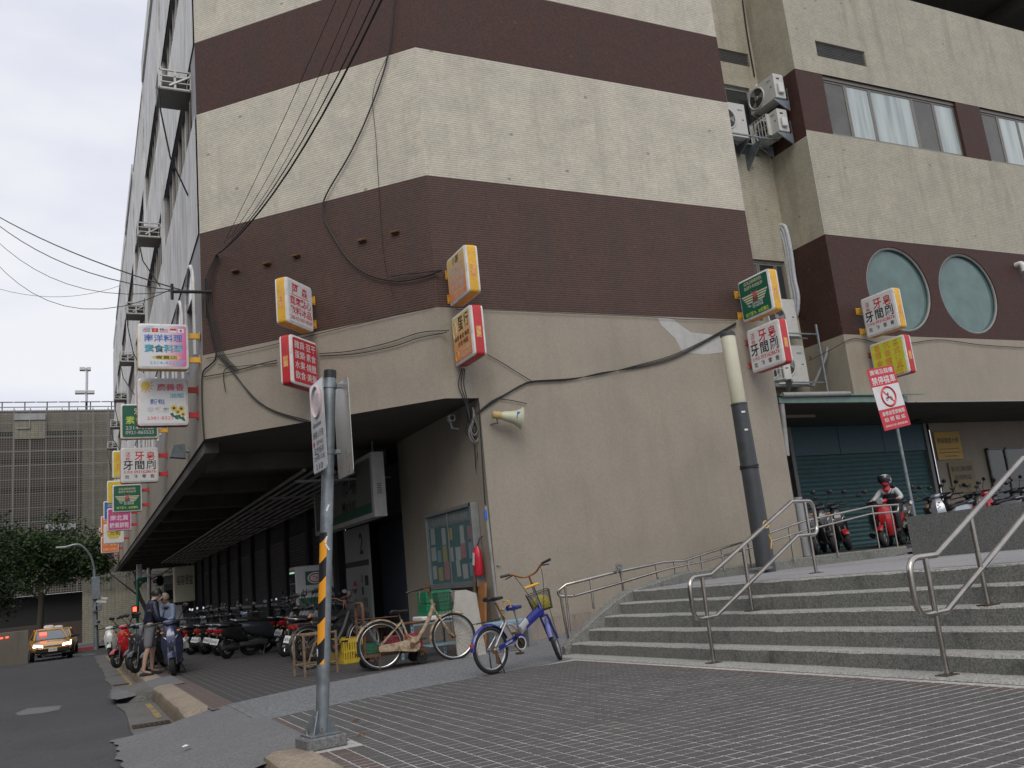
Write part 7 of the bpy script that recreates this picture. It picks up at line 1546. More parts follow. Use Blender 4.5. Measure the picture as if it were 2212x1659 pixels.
def person(label, loc, rz, J, clothes, extra=None):
    """J: joint positions (x forward, y left). clothes: (name, material, joints, edges, radius add)"""
    r = thing('person', label, 'person', loc, rz)
    base_r = dict(pelvis=(.125, .10), waist=(.115, .09), chest=(.135, .10), neckb=.06, neck=.045, head0=(.06, .07), head1=(.075, .09), head2=(.07, .085),
                  shl=.055, shr=.055, ell=.04, elr=.04, wrl=.028, wrr=.028, hnl=.035, hnr=.035, hipl=.085, hipr=.085, knl=.057, knr=.057, cfl=.053, cfr=.053, anl=.036, anr=.036, tol=.032, tor=.032)
    E_ = [('pelvis', 'waist'), ('waist', 'chest'), ('chest', 'neckb'), ('neckb', 'neck'), ('neck', 'head0'), ('head0', 'head1'), ('head1', 'head2')]
    for s in 'lr': E_ += [('chest', 'sh' + s), ('sh' + s, 'el' + s), ('el' + s, 'wr' + s), ('wr' + s, 'hn' + s), ('pelvis', 'hip' + s), ('hip' + s, 'kn' + s), ('kn' + s, 'cf' + s), ('cf' + s, 'an' + s), ('an' + s, 'to' + s)]
    J = {k: Vector(v) for k, v in J.items()}
    for s in 'lr': J.setdefault('cf' + s, J['kn' + s].lerp(J['an' + s], .3) + Vector((-.02, 0, 0)))
    rest = [k for k in J if k != 'pelvis']; J = {'pelvis': J['pelvis'], **{k: J[k] for k in rest}}
    body = link('body', skin_mesh('body', J, E_, base_r), 'skin', r)
    for nm, m, ks, add in clothes:
        ks = [k for k in ks]; ee = [e for e in E_ if e[0] in ks and e[1] in ks]; rr = {}
        for k in ks:
            b = base_r[k]; b = b if isinstance(b, tuple) else (b, b); a = add.get(k, add['*']) if isinstance(add, dict) else add; rr[k] = (b[0] + a, b[1] + a)
        link(nm, skin_mesh(nm, {k: J[k] for k in ks}, ee, rr), m, r)
    # fingers: five short chains from each palm
    for s in 'lr':
        d = (J['hn' + s] - J['wr' + s]).normalized(); side = d.cross(Vector((0, 0, 1))); side = side.normalized() if side.length > .1 else Vector((0, 1, 0)); dn_ = side.cross(d).normalized(); mb = MB()
        for k, (o_, l_) in enumerate(((-.028, .045), (-.014, .062), (0, .068), (.014, .062), (.026, .05))):
            p0 = J['hn' + s] + side * o_; p1 = p0 + d * l_ * .55 + dn_ * .0; p2 = p1 + (d * .6 - Vector((0, 0, .8))).normalized() * l_ * .45; mb.tube([p0, p1, p2], [.0095, .009, .007], 6)
        link('fingers', mb.mesh('fingers', True), 'skin', r)
    h = J['head1']; f = (J['head1'] - J['neckb']); 
    if extra: extra(r, J)
    return r
def face(r, c, fw, up_):
    fw = Vector(fw).normalized(); sd_ = Vector(up_).cross(fw).normalized(); up_ = fw.cross(sd_)
    MB().loft([[c + fw * .088 + sd_ * a + up_ * .02 for a in (-.01, .01)] + [c + fw * .085 + up_ * .022], [c + fw * .112 + sd_ * a - up_ * .025 for a in (-.016, .016)] + [c + fw * .09 - up_ * .03]]).build('nose', 'skin', r)
    for s in (-1, 1): MB().lathe([(0, .011), (.004, .006)], c + fw * .086 + sd_ * s * .032 + up_ * .022, fw, 8).build('eye', 't_black', r); MB().box(c + sd_ * s * .082, (.03, .016, .05), .006).build('ear', 'skin', r)
    MB().box(c + fw * .085 - up_ * .055, (.012, .045, .012), .004, frame((0, 0, 0), fw, up_).to_3x3()).build('mouth', 'mask_red', r)
def hair_cap(r, c, fw, m, name='hair', R0=.105, back=.02, low=-.3):
    mb = MB(); fw = Vector(fw).normalized(); rn = random.Random(3); secs = []
    for i in range(7):
        t = i / 6; a = R(88) * (1 - t) + R(-18) * t; rr_ = R0 * math.cos(a) + .002; z = R0 * 1.08 * math.sin(a)
        secs.append([c - fw * back + Vector((math.cos(b) * rr_, math.sin(b) * rr_ * .92, z)) * (1 + rn.uniform(-.03, .03)) for b in [k * math.pi / 9 for k in range(18)]])
    mb.loft(list(reversed(secs))); return mb.build(name, m, r, True)
def std(lean=0., h=1.72):
    k = h / 1.72
    J = dict(pelvis=(0, 0, .94), waist=(.01, 0, 1.08), chest=(.02, 0, 1.30), neckb=(.02, 0, 1.44), neck=(.03, 0, 1.49), head0=(.05, 0, 1.545), head1=(.055, 0, 1.615), head2=(.045, 0, 1.67), hipl=(0, .09, .90), hipr=(0, -.09, .90), knl=(.03, .10, .50), knr=(.03, -.10, .50), anl=(-.01, .10, .09), anr=(-.01, -.10, .09), tol=(.14, .12, .035), tor=(.14, -.12, .035), shl=(.02, .18, 1.38), shr=(.02, -.18, 1.38), ell=(.0, .24, 1.10), elr=(.0, -.24, 1.10), wrl=(.10, .24, .87), wrr=(.10, -.24, .87), hnl=(.13, .24, .80), hnr=(.13, -.24, .80))
    return {a: Vector(b) * k for a, b in J.items()}
TORSO = ['pelvis', 'waist', 'chest', 'neckb', 'shl', 'shr', 'ell', 'elr', 'wrl', 'wrr']
# the man in shorts at the kerb, head bowed over the blue-grey scooter
J = std(); 
def bow(J, ang, keys, piv):
    M = Matrix.Translation(piv) @ Matrix.Rotation(ang, 4, 'Y') @ Matrix.Translation(-piv)
    for k in keys: J[k] = M @ J[k]
UP_ = ['waist', 'chest', 'neckb', 'neck', 'head0', 'head1', 'head2', 'shl', 'shr', 'ell', 'elr', 'wrl', 'wrr', 'hnl', 'hnr']
bow(J, R(9), UP_, J['pelvis']); bow(J, R(26), ['head0', 'head1', 'head2'], J['neck'])
for s, q in (('l', .13), ('r', -.13)):
    J['el' + s] = Vector((.12, q * 1.9, 1.08)); J['wr' + s] = Vector((.36, q * 1.2, 1.0)); J['hn' + s] = Vector((.43, q * 1.0, .99))
J['knl'] += Vector((.10, .02, .02)); J['anl'] += Vector((.10, .02, 0)); J['tol'] += Vector((.10, .02, 0)); J['knr'] += Vector((-.07, -.02, 0)); J['anr'] += Vector((-.12, -.02, 0)); J['tor'] += Vector((-.12, -.02, 0))
def man1(r, J):
    c = J['head1']; face(r, c, (.85, 0, -.45), (0, 0, 1)); hair_cap(r, c + Vector((-.01, 0, .015)), (1, 0, -.2), 'hair_black')
    for s in 'lr': MB().loft([sect(J['an' + s].x - .07, .075, 0, .06), sect(J['an' + s].x, .085, 0, .08), sect(J['to' + s].x, .095, 0, .055), sect(J['to' + s].x + .05, .06, .005, .03)]) .build('shoe', 'shoe', r, True).location.y = J['an' + s].y
    mb = MB(); mb.tube([J['neckb'] + Vector((.065 * math.cos(a) - .01, .07 * math.sin(a), .02)) for a in [i * math.pi / 8 for i in range(16)]], .022, 6, closed=True); mb.build('collar', 'jacket_navy', r, True)
mp_ = ong(303, 1456); ms = person('man in a navy quilted jacket and grey shorts bent over the blue-grey scooter', (1.17, 19.9, G(19.9) + .012), R(10), J, [('jacket', 'jacket_navy', TORSO, .028), ('shorts', 'shorts_grey', ['pelvis', 'hipl', 'hipr', 'knl', 'knr'], {'*': .03, 'knl': .028, 'knr': .028, 'pelvis': .015})], man1)
# the man in the blue shirt and cap behind it
J = std(); bow(J, R(8), UP_, J['pelvis']); bow(J, R(28), ['head0', 'head1', 'head2'], J['neck'])
for s, q in (('l', .12), ('r', -.12)):
    J['el' + s] = Vector((.13, q * 1.9, 1.07)); J['wr' + s] = Vector((.33, q, 1.02)); J['hn' + s] = Vector((.40, q * .8, 1.02))
def man2(r, J):
    c = J['head1']; face(r, c, (.8, 0, -.5), (0, 0, 1)); hair_cap(r, c + Vector((-.01, 0, .02)), (1, 0, -.3), 'cap_tan', 'cap', .112); MB().box(c + Vector((.12, 0, .02)), (.10, .15, .012), .005, (0, R(28), 0)).build('cap_peak', 'cap_tan', r)
    for s in 'lr': MB().loft([sect(J['an' + s].x - .07, .075, 0, .06), sect(J['an' + s].x, .085, 0, .08), sect(J['to' + s].x, .095, 0, .055), sect(J['to' + s].x + .05, .06, .005, .03)]).build('shoe', 'shoe', r, True).location.y = J['an' + s].y
person('person in a blue shirt and tan cap behind the blue-grey scooter', (1.95, 24.2, G(24.2) + .005), R(215), J, [('shirt', 'shirt_blue', TORSO, .024), ('trousers', 'trouser_dark', ['pelvis', 'hipl', 'hipr', 'knl', 'knr', 'cfl', 'cfr', 'anl', 'anr'], .02)], man2)
# the rider on the red scooter
J = std(1.6); J = {k: v * .94 for k, v in J.items()}
piv = J['pelvis'].copy(); 
for k in J: J[k] = J[k] + Vector((0, 0, .90 - piv.z))
J['pelvis'] = Vector((0, 0, .90)); bow(J, R(27), UP_, J['pelvis']); bow(J, R(-12), ['head0', 'head1', 'head2', 'neck'], J['neckb'])
for s, q in (('l', 1), ('r', -1)):
    J['hip' + s] = Vector((.04, .10 * q, .86)); J['kn' + s] = Vector((.42, .16 * q, .72)); J['an' + s] = Vector((.36, .15 * q, .36)); J['to' + s] = Vector((.50, .16 * q, .325)); J['el' + s] = Vector((.32, .30 * q, 1.07)); J['wr' + s] = Vector((.54, .30 * q, 1.04)); J['hn' + s] = Vector((.60, .29 * q, 1.045))
def rider(r, J):
    c = J['head1'] + Vector((0, 0, .01)); fw = Vector((.97, 0, -.2))
    face(r, c, fw, (0, 0, 1))
    mb = MB(); secs = []
    for i in range(8):
        t = i / 7; a = R(88) * (1 - t) + R(-30) * t; rr_ = .138 * math.cos(a) + .002; z = .142 * math.sin(a); secs.append([c + Vector((-.02 + math.cos(b) * rr_ * 1.08, math.sin(b) * rr_, z + .02)) for b in [k * math.pi / 10 for k in range(20)]])
    mb.loft(list(reversed(secs))); 
    for f_ in list(mb.bm.faces):
        q = f_.calc_center_median() - c
        if q.x > .05 and q.z < .04: mb.bm.faces.remove(f_)
    mb.build('helmet', 'helmet_grey', r, True, fix=False)
    mb = MB(); pr_ = None
    for i in range(5):
        z = .10 - i * .035; row_ = [mb.v(c + Vector((math.cos(b) * (.165 - .012 * abs(i - 2)) - .0, math.sin(b) * .150, z + .02))) for b in [R(-75 + 15 * k) for k in range(11)]]
        if pr_:
            for k in range(10): mb.bm.faces.new((pr_[k], pr_[k + 1], row_[k + 1], row_[k]))
        pr_ = row_
    mb.build('visor', 'visor', r, True)
    mb = MB(); mb.loft([[c + Vector((.10 * math.cos(b) * k + .015, .085 * math.sin(b) * k, z)) for b in [R(-90 + 20 * i) for i in range(10)]] for z, k in ((-.02, 1.), (-.06, 1.05), (-.105, .8))], caps=False); mb.build('face_mask', 'mask_red', r, True, fix=False)
    n_ = J['neckb']; mb = MB(); mb.loft([[n_ + Vector((.03 + math.cos(b) * k, math.sin(b) * k, z)) for b in [i * math.pi / 6 for i in range(12)]] for z, k in ((.07, .06), (.02, .085), (-.05, .10), (-.13, .05))]); mb.build('scarf', 'mask_red', r, True)
    mb = MB(); mb.loft([[c + Vector((-.14 - .04 * t, math.cos(a) * k, -.04 - .05 * t + math.sin(a) * k)) for a in [i * math.pi / 4 for i in range(8)]] for t, k in ((0, .03), (1, .05), (2, .04), (3, .012))]); mb.build('hair', 'hair_brown', r, True)
    for s in 'lr': MB().loft([sect(J['an' + s].x - .07, .075, .30, .37), sect(J['an' + s].x, .085, .30, .40), sect(J['to' + s].x, .095, .30, .37), sect(J['to' + s].x + .05, .06, .305, .34)]).build('shoe', 'shoe', r, True).location.y = J['an' + s].y
rd_ = person('rider in a pale helmet, red mask and dark vest on the red scooter', (17.02, 14.8, .872), R(205), {k: v + Vector((.16, 0, 0)) for k, v in J.items()}, [('sleeves', 'sleeve_grey', ['chest', 'shl', 'shr', 'ell', 'elr', 'wrl', 'wrr'], .016), ('vest', 'vest_dark', ['pelvis', 'waist', 'chest', 'neckb'], .045), ('trousers', 'trouser_dark', ['pelvis', 'hipl', 'hipr', 'knl', 'knr', 'cfl', 'cfr', 'anl', 'anr'], .02)], rider)

# ================================================================ taxis
sm('taxi_yellow', (.62, .30, .02), .25, var=.05, coat=.7); sm('car_glass', (.10, .13, .15), .05, var=.15, spec=.9); sm('glow_red', (.8, .05, .03), .4, emit=(1, .07, .04), emit_s=4.); sm('headlamp_on', (.9, .9, 1), .2, emit=(.85, .8, 1.), emit_s=9.)
def make_taxi(label, lit=True):
    r = thing('taxi', label, 'taxi', group='yellow taxis on the street')
    st = [(-2.30, .60, .80, 1.30, .0), (-2.22, .42, .96, 1.62, 0), (-1.6, .30, 1.02, 1.76, 0), (-.9, .28, 1.0, 1.80, 0), (0, .26, .98, 1.82, 0), (.8, .28, .98, 1.82, 0), (1.3, .30, .94, 1.80, 0), (1.9, .34, .84, 1.70, 0), (2.22, .42, .72, 1.50, 0), (2.32, .50, .64, 1.2, 0)]
    mb = MB(); mb.loft([sect(x, w, a, b, n=16) for x, a, b, w, _ in st]); mb.build('body', 'taxi_yellow', r, True)
    gh = [(-1.75, .98, 1.02, 1.40), (-1.1, .96, 1.38, 1.30), (-.5, .95, 1.45, 1.24), (.2, .95, 1.44, 1.24), (1.15, .92, .98, 1.42)]
    mb = MB(); mb.loft([[(x, w / 2, a), (x, w / 2 * .86, b), (x, -w / 2 * .86, b), (x, -w / 2, a)] for x, a, b, w in gh]); mb.build('glasshouse', 'car_glass', r)
    mb = MB(); mb.loft([[(x, w / 2 * .87, b + .004), (x, w / 2 * .6, b + .03), (x, -w / 2 * .6, b + .03), (x, -w / 2 * .87, b + .004), (x, 0, b - .02)] for x, b, w in ((-1.05, 1.38, 1.3), (-.5, 1.45, 1.24), (.2, 1.44, 1.24), (.32, 1.40, 1.24))]); mb.build('roof', 'taxi_yellow', r, True)
    for s in (-1, 1):
        tubeo(r, 'windscreen_pillar', 'taxi_yellow', [(1.15, s * .70, .97), (.28, s * .54, 1.42)], .035); tubeo(r, 'rear_pillar', 'taxi_yellow', [(-1.7, s * .68, 1.0), (-1.0, s * .55, 1.40)], .05); tubeo(r, 'door_pillar', 'taxi_yellow', [(-.3, s * .63, .97), (-.3, s * .55, 1.43)], .03)
        MB().box((.75, s * 1.0, 1.0), (.14, .2, .13), .03).build('door_mirror', 'black_plastic', r)
        for x in (-1.42, 1.38):
            w = MB().lathe([(-.10, .20), (-.10, .315), (.10, .315), (.10, .20)], (x, s * .80, .315), (0, 1, 0), 24).build('wheel', 'black_rubber', r, True); MB().lathe([(-.02, .2), (.02, .19)], (x, s * .89, .315), (0, 1, 0), 18).build('rim', 'alu', w, True)
        mb = MB(); mb.loft([[(2.30, s * .42, .64), (2.28, s * .42, .74), (2.02, s * .78, .80), (2.10, s * .80, .68)], [(2.22, s * .42, .64), (2.2, s * .42, .74), (1.95, s * .76, .80), (2.0, s * .78, .68)]]); mb.build('headlight', 'headlamp_on' if lit else 'lamp_glass', r)
        MB().box((2.24, s * .62, .36), (.06, .2, .07), .01).build('fog_lamp', 'alu', r)
    MB().box((2.25, 0, .50), (.16, 1.36, .22), .03).build('lower_grille', 'black_plastic', r); MB().box((2.30, 0, .70), (.06, .8, .07), .01).build('upper_grille', 'chrome', r); MB().box((2.26, 0, .34), (.1, 1.5, .05), .01).build('bumper_lip', 'black_plastic', r)
    p = MB().box((2.345, 0, .52), (.012, .36, .16), .002).build('number_plate', 'plate_white', r); text('TDC-8563', 't_black', frame((2.352, 0, .52), (0, 1, 0), (1, 0, 0)), .3, .09, p)
    mb = MB(); mb.loft([sect(-.2, .45, 1.47, 1.53), sect(-.12, .45, 1.47, 1.62), sect(.0, .45, 1.47, 1.62), sect(.06, .42, 1.47, 1.53)]); mb.build('roof_sign', 'white_plastic', r, True)
    MB().box((.78, -.30, 1.24), (.02, .3, .14), .01).build('vacant_light', 'glow_red', r)
    return r
t1_ = make_taxi('yellow taxi with lit headlamps coming up the street'); tp = onY(110, 1408, 46.0)
t1_.location = (-1.55, 50.0, G(50) - .187); t1_.rotation_euler = (0, 0, R(-84))
register(t1_); t2_ = copy_tree_p(t1_); t2_['label'] = 'second yellow taxi following close behind the lit one'; t2_.location = (-1.3, 57.5, G(57.5) - .187); t2_.rotation_euler = (0, 0, R(-93))
# ================================================================ far end of the street
YF = 86.0
fb_ = wthing('parking_building', 'multi-storey parking building with mesh screens closing the street', 'building', (-12, YF, G(YF)))
PF = lambda x, y, d=0.: onY(x * .3638, 822.9 + .3638 * y, YF + d)
tile_mat('far_beige', (.25, .235, .18), (.21, .20, .155), (.11, .10, .085), .7, .012, (.12, .11, .09), .5, tw=.3, th=.16)
sm('far_brown', (.05, .034, .028), .7, var=.2, world=True, scale=1.5); sm('far_dark', (.012, .012, .012), .8, var=.2)
zr = PF(200, 183).z; xr = PF(490, 600).x; zb1 = PF(300, 300).z; zb2 = PF(300, 1265).z; zg = -2.6
mb = MB(); mb.span((-60, YF, zb1), (xr, YF + .5, zr)); mb.span((xr, YF + .002, zg), (22, YF + .5, zr)); mb.build('tiled_wall', 'far_beige', fb_)
MB().span((-60, YF + .02, zb2), (xr, YF + .5, zb1)).build('brown_wall', 'far_brown', fb_)
MB().span((-60, YF + 1.2, zg), (xr, YF + 1.5, zb2)).build('ground_floor_void', 'far_dark', fb_); MB().span((-60, YF + .9, zg), (xr, YF + 1.1, PF(300, 1440).z)).build('low_brown_wall', 'far_brown', fb_)
for a, b in ((300, 343), (462, 500), (632, 670), (803, 843)): MB().span((-60, YF - .0, PF(200, b).z), (xr - .3, YF + .04, PF(200, a).z)).build('parking_opening', 'far_dark', fb_)
# screen of posts, rails and wire mesh standing in front
x0 = PF(78, 600).x; dxp = (PF(460, 600).x - PF(78, 600).x) / 4
for i in range(-14, 16): MB().span((x0 + dxp * i - .04, YF - .42, zb2), (x0 + dxp * i + .04, YF - .34, zr + .25)).build('screen_post', 'frame_grey', fb_)
z0_ = PF(200, 255).z; dz_ = (PF(200, 840).z - z0_) / 7
for j in range(0, 13):
    z = z0_ + dz_ * j
    if z > zb2: MB().span((-60, YF - .40, z - .03), (22, YF - .36, z + .03)).build('screen_rail', 'frame_grey', fb_)
def mesh_mat():
    m, t, b = _nodes('wire_mesh'); g = nd(t, 'ShaderNodeNewGeometry'); sp = nd(t, 'ShaderNodeSeparateXYZ'); t.links.new(g.outputs['Position'], sp.inputs[0])
    fx = mth(t, 'LESS_THAN', mth(t, 'FRACT', mth(t, 'MULTIPLY', sp.outputs[0], 5.)), .2); fz = mth(t, 'LESS_THAN', mth(t, 'FRACT', mth(t, 'MULTIPLY', sp.outputs[2], 5.)), .2)
    t.links.new(mth(t, 'MAXIMUM', fx, fz), b.inputs['Alpha']); b.inputs['Base Color'].default_value = (.15, .14, .12, 1); b.inputs['Roughness'].default_value = .6; MATS['wire_mesh'] = m
mesh_mat(); MB().poly([(-60, YF - .44, zb2), (22, YF - .44, zb2), (22, YF - .44, zr + .1), (-60, YF - .44, zr + .1)]); mb = MB(); mb.poly([(-60, YF - .44, zb2), (22, YF - .44, zb2), (22, YF - .44, zr + .1), (-60, YF - .44, zr + .1)]); mb.build('wire_mesh', 'wire_mesh', fb_)
for (a, b, c, d) in ((85, 268, 195, 340), (272, 450, 852, 968)):
    p, q = PF(a, c, -.6), PF(b, d, -.6); MB().span((p.x, YF - .62, p.z - .55), (q.x, YF - .46, p.z)).build('hoist_beam', 'concrete_grey', fb_); MB().span((p.x, YF - .52, q.z), (q.x, YF - .455, p.z - .56)).build('hoist_panel', 'far_brown' if c > 500 else 'far_beige', fb_)
    MB().tube([(p.x + .2, YF - .6, (p.z + q.z) / 2 - .2), ((p.x + q.x) / 2, YF - .6, (p.z + q.z) / 2 - .2), ((p.x + q.x) / 2, YF - .6, p.z - .6)], .05, 6).build('pipe', 'pipe_grey', fb_)
MB().span((-60, YF - .1, zr), (22, YF + .4, zr + .12)).build('coping', 'concrete_grey', fb_)
sm('solar', (.03, .035, .05), .25, var=.2)
so = wthing('solar_array', 'dark solar panels on frames along the parking roof', 'solar panel', (-10, YF + 1, zr))
for i in range(20):
    x = -24 + i * 1.75
    MB().box((x, YF + 1.3, zr + 1.15), (1.66, 1.5, .06), 0, (R(14), 0, 0)).build('panel', 'solar', so); MB().tube([(x, YF + 1.2, zr), (x, YF + 1.2, zr + 1.1)], .05, 6).build('leg', 'frame_grey', so)
MB().span((-24.8, YF + .55, zr + .5), (10, YF + .62, zr + .58)).build('rail', 'frame_grey', so)
ml = wthing('roof_mast', 'floodlight mast on the parking building roof', 'lamp mast', tuple(PF(513, 175, 2))); p, q = PF(513, 180, 2), PF(517, -75, 2)
MB().tube([p, q], .11, 8).build('mast', 'alu', ml, True)
for y, w in ((68, 1.2), (-70, .7)): c = PF(510, y, 2); MB().box(c + Vector((-w * .4, 0, 0)), (w * .7, .5, .3), .03).build('floodlight', 'alu', ml); MB().box(c + Vector((w * .35, 0, 0)), (w * .5, .5, .3), .03).build('floodlight', 'alu', ml)
# red no-stopping kerb and pavement at the far corner
sm('kerb_red', (.30, .03, .03), .7, var=.15); struct(MB().span((-14, 62.0, G(62) - .3), (.6, 62.3, G(62) - .02)).build('far_kerb', 'kerb_red')); struct(sheet([(-40, 62.3), (2.0, 62.3), (2.0, 86), (-40, 86)], -.03).build('far_pavement', 'ramp_cement'))
# parapet of the underpass on the other side, glowing bars stand in for reflected red tail-lights
plaster_mat('far_wall', (.15, .135, .11), (.08, .07, .06), .6)
lw = wthing('parapet', 'low concrete parapet with glowing bars for reflected red tail-lights across the road', 'wall', (-9, 47, G(47))); pa = onY(62, 1361, 47); 
MB().span((-30, 47, G(47) - .3), (pa.x, 47.35, pa.z), .02).build('wall', 'far_wall', lw)
for i in range(9): MB().box((pa.x - .85 - i * .22, 46.98, pa.z - .22 - .012 * i), (.12, .03, .06), .01).build('red_reflection', 'glow_red', lw)
# ================================================================ trees
def leaf_mat(name, c):
    m, t, b = _nodes(name); oi = nd(t, 'ShaderNodeNewGeometry'); n = nd(t, 'ShaderNodeTexNoise', Scale=1.3, Detail=4.); t.links.new(oi.outputs['Position'], n.inputs['Vector'])
    r = ramp(t, ((.3, tuple(x * .55 for x in c)), (.7, tuple(x * 1.5 for x in c)))); t.links.new(n.outputs[0], r.inputs[0]); t.links.new(r.outputs[0], b.inputs['Base Color']); b.inputs['Roughness'].default_value = .6; b.inputs['Specular IOR Level'].default_value = .25; MATS[name] = m
leaf_mat('leaf_dark', (.022, .042, .018)); leaf_mat('leaf_mid', (.035, .062, .022)); sm('bark', (.05, .042, .034), .9, var=.3, bump=.5)
def tree(label, base, h, crown, m, n, seed, lean=(0, 0), leaf=.17):
    rn = random.Random(seed); r = thing('tree', label, 'tree', tuple(base), 0, 'street trees'); top = Vector((lean[0], lean[1], h * .55)); br = []
    mb = MB(); mb.tube(catmull([(0, 0, -.2), (.05, .02, h * .2), tuple(top * .7 + Vector((.1, 0, 0))), tuple(top)], 5), [.22 * h / 8 * (1 - .03 * i) for i in range(16)], 10)
    for cx, cy, cz, rr_ in crown:
        e = Vector((cx, cy, cz)); s0 = top * rn.uniform(.55, .95); md = s0.lerp(e, .5) + Vector((rn.uniform(-.3, .3), rn.uniform(-.3, .3), rn.uniform(-.2, .4))); mb.tube(catmull([s0, md, e], 4), [.09 * (1 - .09 * i) for i in range(9)], 6)
    mb.build('trunk', 'bark', r, True)
    mb = MB(); tot = sum(c[3] ** 2 for c in crown)
    for cx, cy, cz, rr_ in crown:
        k = int(n * rr_ ** 2 / tot); clumps = [(Vector((rn.gauss(0, 1), rn.gauss(0, 1), rn.gauss(0, .8))).normalized() * rr_ * rn.uniform(.35, 1.) + Vector((cx, cy, cz)), rn.uniform(.25, .55) * rr_ * .6) for _ in range(22)]
        for _ in range(k):
            c, q = rn.choice(clumps); p = c + Vector((rn.gauss(0, q), rn.gauss(0, q), rn.gauss(0, q * .7))); L1 = leaf * rn.uniform(.6, 1.3)
            a = Vector((rn.gauss(0, 1), rn.gauss(0, 1), rn.gauss(0, .6))).normalized(); b = a.orthogonal().normalized(); b = Matrix.Rotation(rn.uniform(0, 6.28), 3, a) @ b
            mb.poly([p - a * L1 * .5, p + b * L1 * .28, p + a * L1 * .5, p - b * L1 * .28])
    cr = mb.build('crown', m, r, fix=False); return r
tb = Vector((-6.6, 51, G(51))); 
tree('dense dark tree leaning over the parapet beside the taxis', tb, 11, [(-3, 0, 4.2, 2.4), (-1, .5, 5.6, 2.4), (.8, 0, 3.6, 2.), (1.6, 0, 5.4, 1.7), (-.3, 0, 7.2, 2.0), (2.5, .3, 3.0, 1.3), (-3, 0, 7.0, 2.2), (.9, 0, 7.6, 1.3)], 'leaf_dark', 32000, 1, (0, 0), .22)
tree('mid green tree with a slim trunk behind the taxis', Vector((-2.6, 66, G(66))), 8.5, [(-1.8, 0, 6.2, 1.9), (.3, 0, 6.8, 2.0), (2.2, 0, 6.0, 1.7), (-.4, 0, 5.0, 1.5), (3.4, 0, 5.0, 1.1), (1.4, .2, 4.9, 1.2), (-3, 0, 5.2, 1.4)], 'leaf_mid', 20000, 2, (0, 0), .22)
tree('crooked bare-limbed tree at the far end of the arcade', Vector((4.6, 79, G(79))), 8, [(-1.4, 0, 5.8, 1.3), (.8, 0, 6.4, 1.4), (2.5, 0, 5.6, 1.2), (-3.2, 0, 5.6, 1.1)], 'leaf_mid', 4500, 5, (-.9, 0))
# ================================================================ street lamp, signals, cameras
yl = 52.0; lb2 = onY(208, 1390, yl); lb2.z = G(yl) - .02
sl_ = wthing('street_lamp', 'grey street lamp with curved arm, control boxes and cameras', 'street lamp', tuple(lb2)); lt = onY(204, 1195, yl); la = onY(140, 1182, yl)
MB().tube([lb2, Vector((lt.x, yl, lt.z - .8))], [.13, .09], 10).build('pole', 'galv', sl_, True); MB().tube(catmull([Vector((lt.x, yl, lt.z - .8)), Vector((lt.x - .2, yl, lt.z - .1)), (lt + la) / 2 + Vector((0, 0, .28)), la], 5), .055, 8).build('arm', 'galv', sl_, True); MB().box(la + Vector((-.15, 0, 0)), (.55, .22, .1), .03).build('lamp_head', 'alu', sl_)
for (x, y, w, h) in ((207, 1270, .42, 1.15), (213, 1312, .3, .32), (205, 1315, .28, .3), (208, 1345, .22, .28)): MB().box(onY(x, y, yl - .15), (w, .22, h), .02).build('control_box', 'galv', sl_)
for x, y in ((222, 1293), (219, 1300)): MB().box(onY(x, y, yl - .1), (.5, .14, .12), .02, (0, R(8), 0)).build('camera', 'white_plastic', sl_)
yt = 58.0; b0 = onY(297, 1385, yt); b0.z = G(yt)
tl = wthing('signal_pole', 'dark green signal pole with a green street plate and red pedestrian light', 'traffic light', tuple(b0)); tp_ = onY(300, 1243, yt)
MB().tube([b0, Vector((b0.x + .05, yt, tp_.z))], .09, 10).build('pole', 'f_green', tl, True); MB().tube([onY(297, 1252, yt - .1), onY(326, 1250, yt - .1)], .13, 8).build('street_plate', 'f_green', tl)
rl = onY(291, 1322, yt - .2); MB().box(rl, (.34, .2, .72), .03).build('light_housing', 'black_plastic', tl); MB().box(rl + Vector((0, -.11, .16)), (.2, .02, .26), .01).build('red_figure', 'glow_red', tl); MB().box(onY(301, 1235, yt - .1), (.3, .1, .9), .02).build('sign_plate', 'alu', tl)
yc = 55.0; b1 = onY(324, 1385, yc); b1.z = G(yc); t3 = onY(326, 1238, yc)
cp = wthing('camera_pole', 'steel pole with cameras, horn and a round no-parking sign', 'pole', tuple(b1)); MB().tube([b1, Vector((b1.x, yc, t3.z + .3))], .11, 10).build('pole', 'alu', cp, True)
MB().box(onY(330, 1243, yc - .1), (1.1, .12, .12), .02).build('camera_arm', 'white_plastic', cp); MB().lathe([(0, .1), (.3, .16), (.45, .3)], onY(332, 1256, yc - .1), (.7, -.7, 0), 14).build('horn', 'black_plastic', cp, True); s1 = onY(325, 1338, yc - .2); MB().box(s1, (.6, .03, .55), .01).build('sign_plate', 't_white', cp); MB().torus(s1 + Vector((0, -.03, 0)), (0, 1, 0), .19, .04, 20, 5).build('sign_ring', 'f_red', cp)
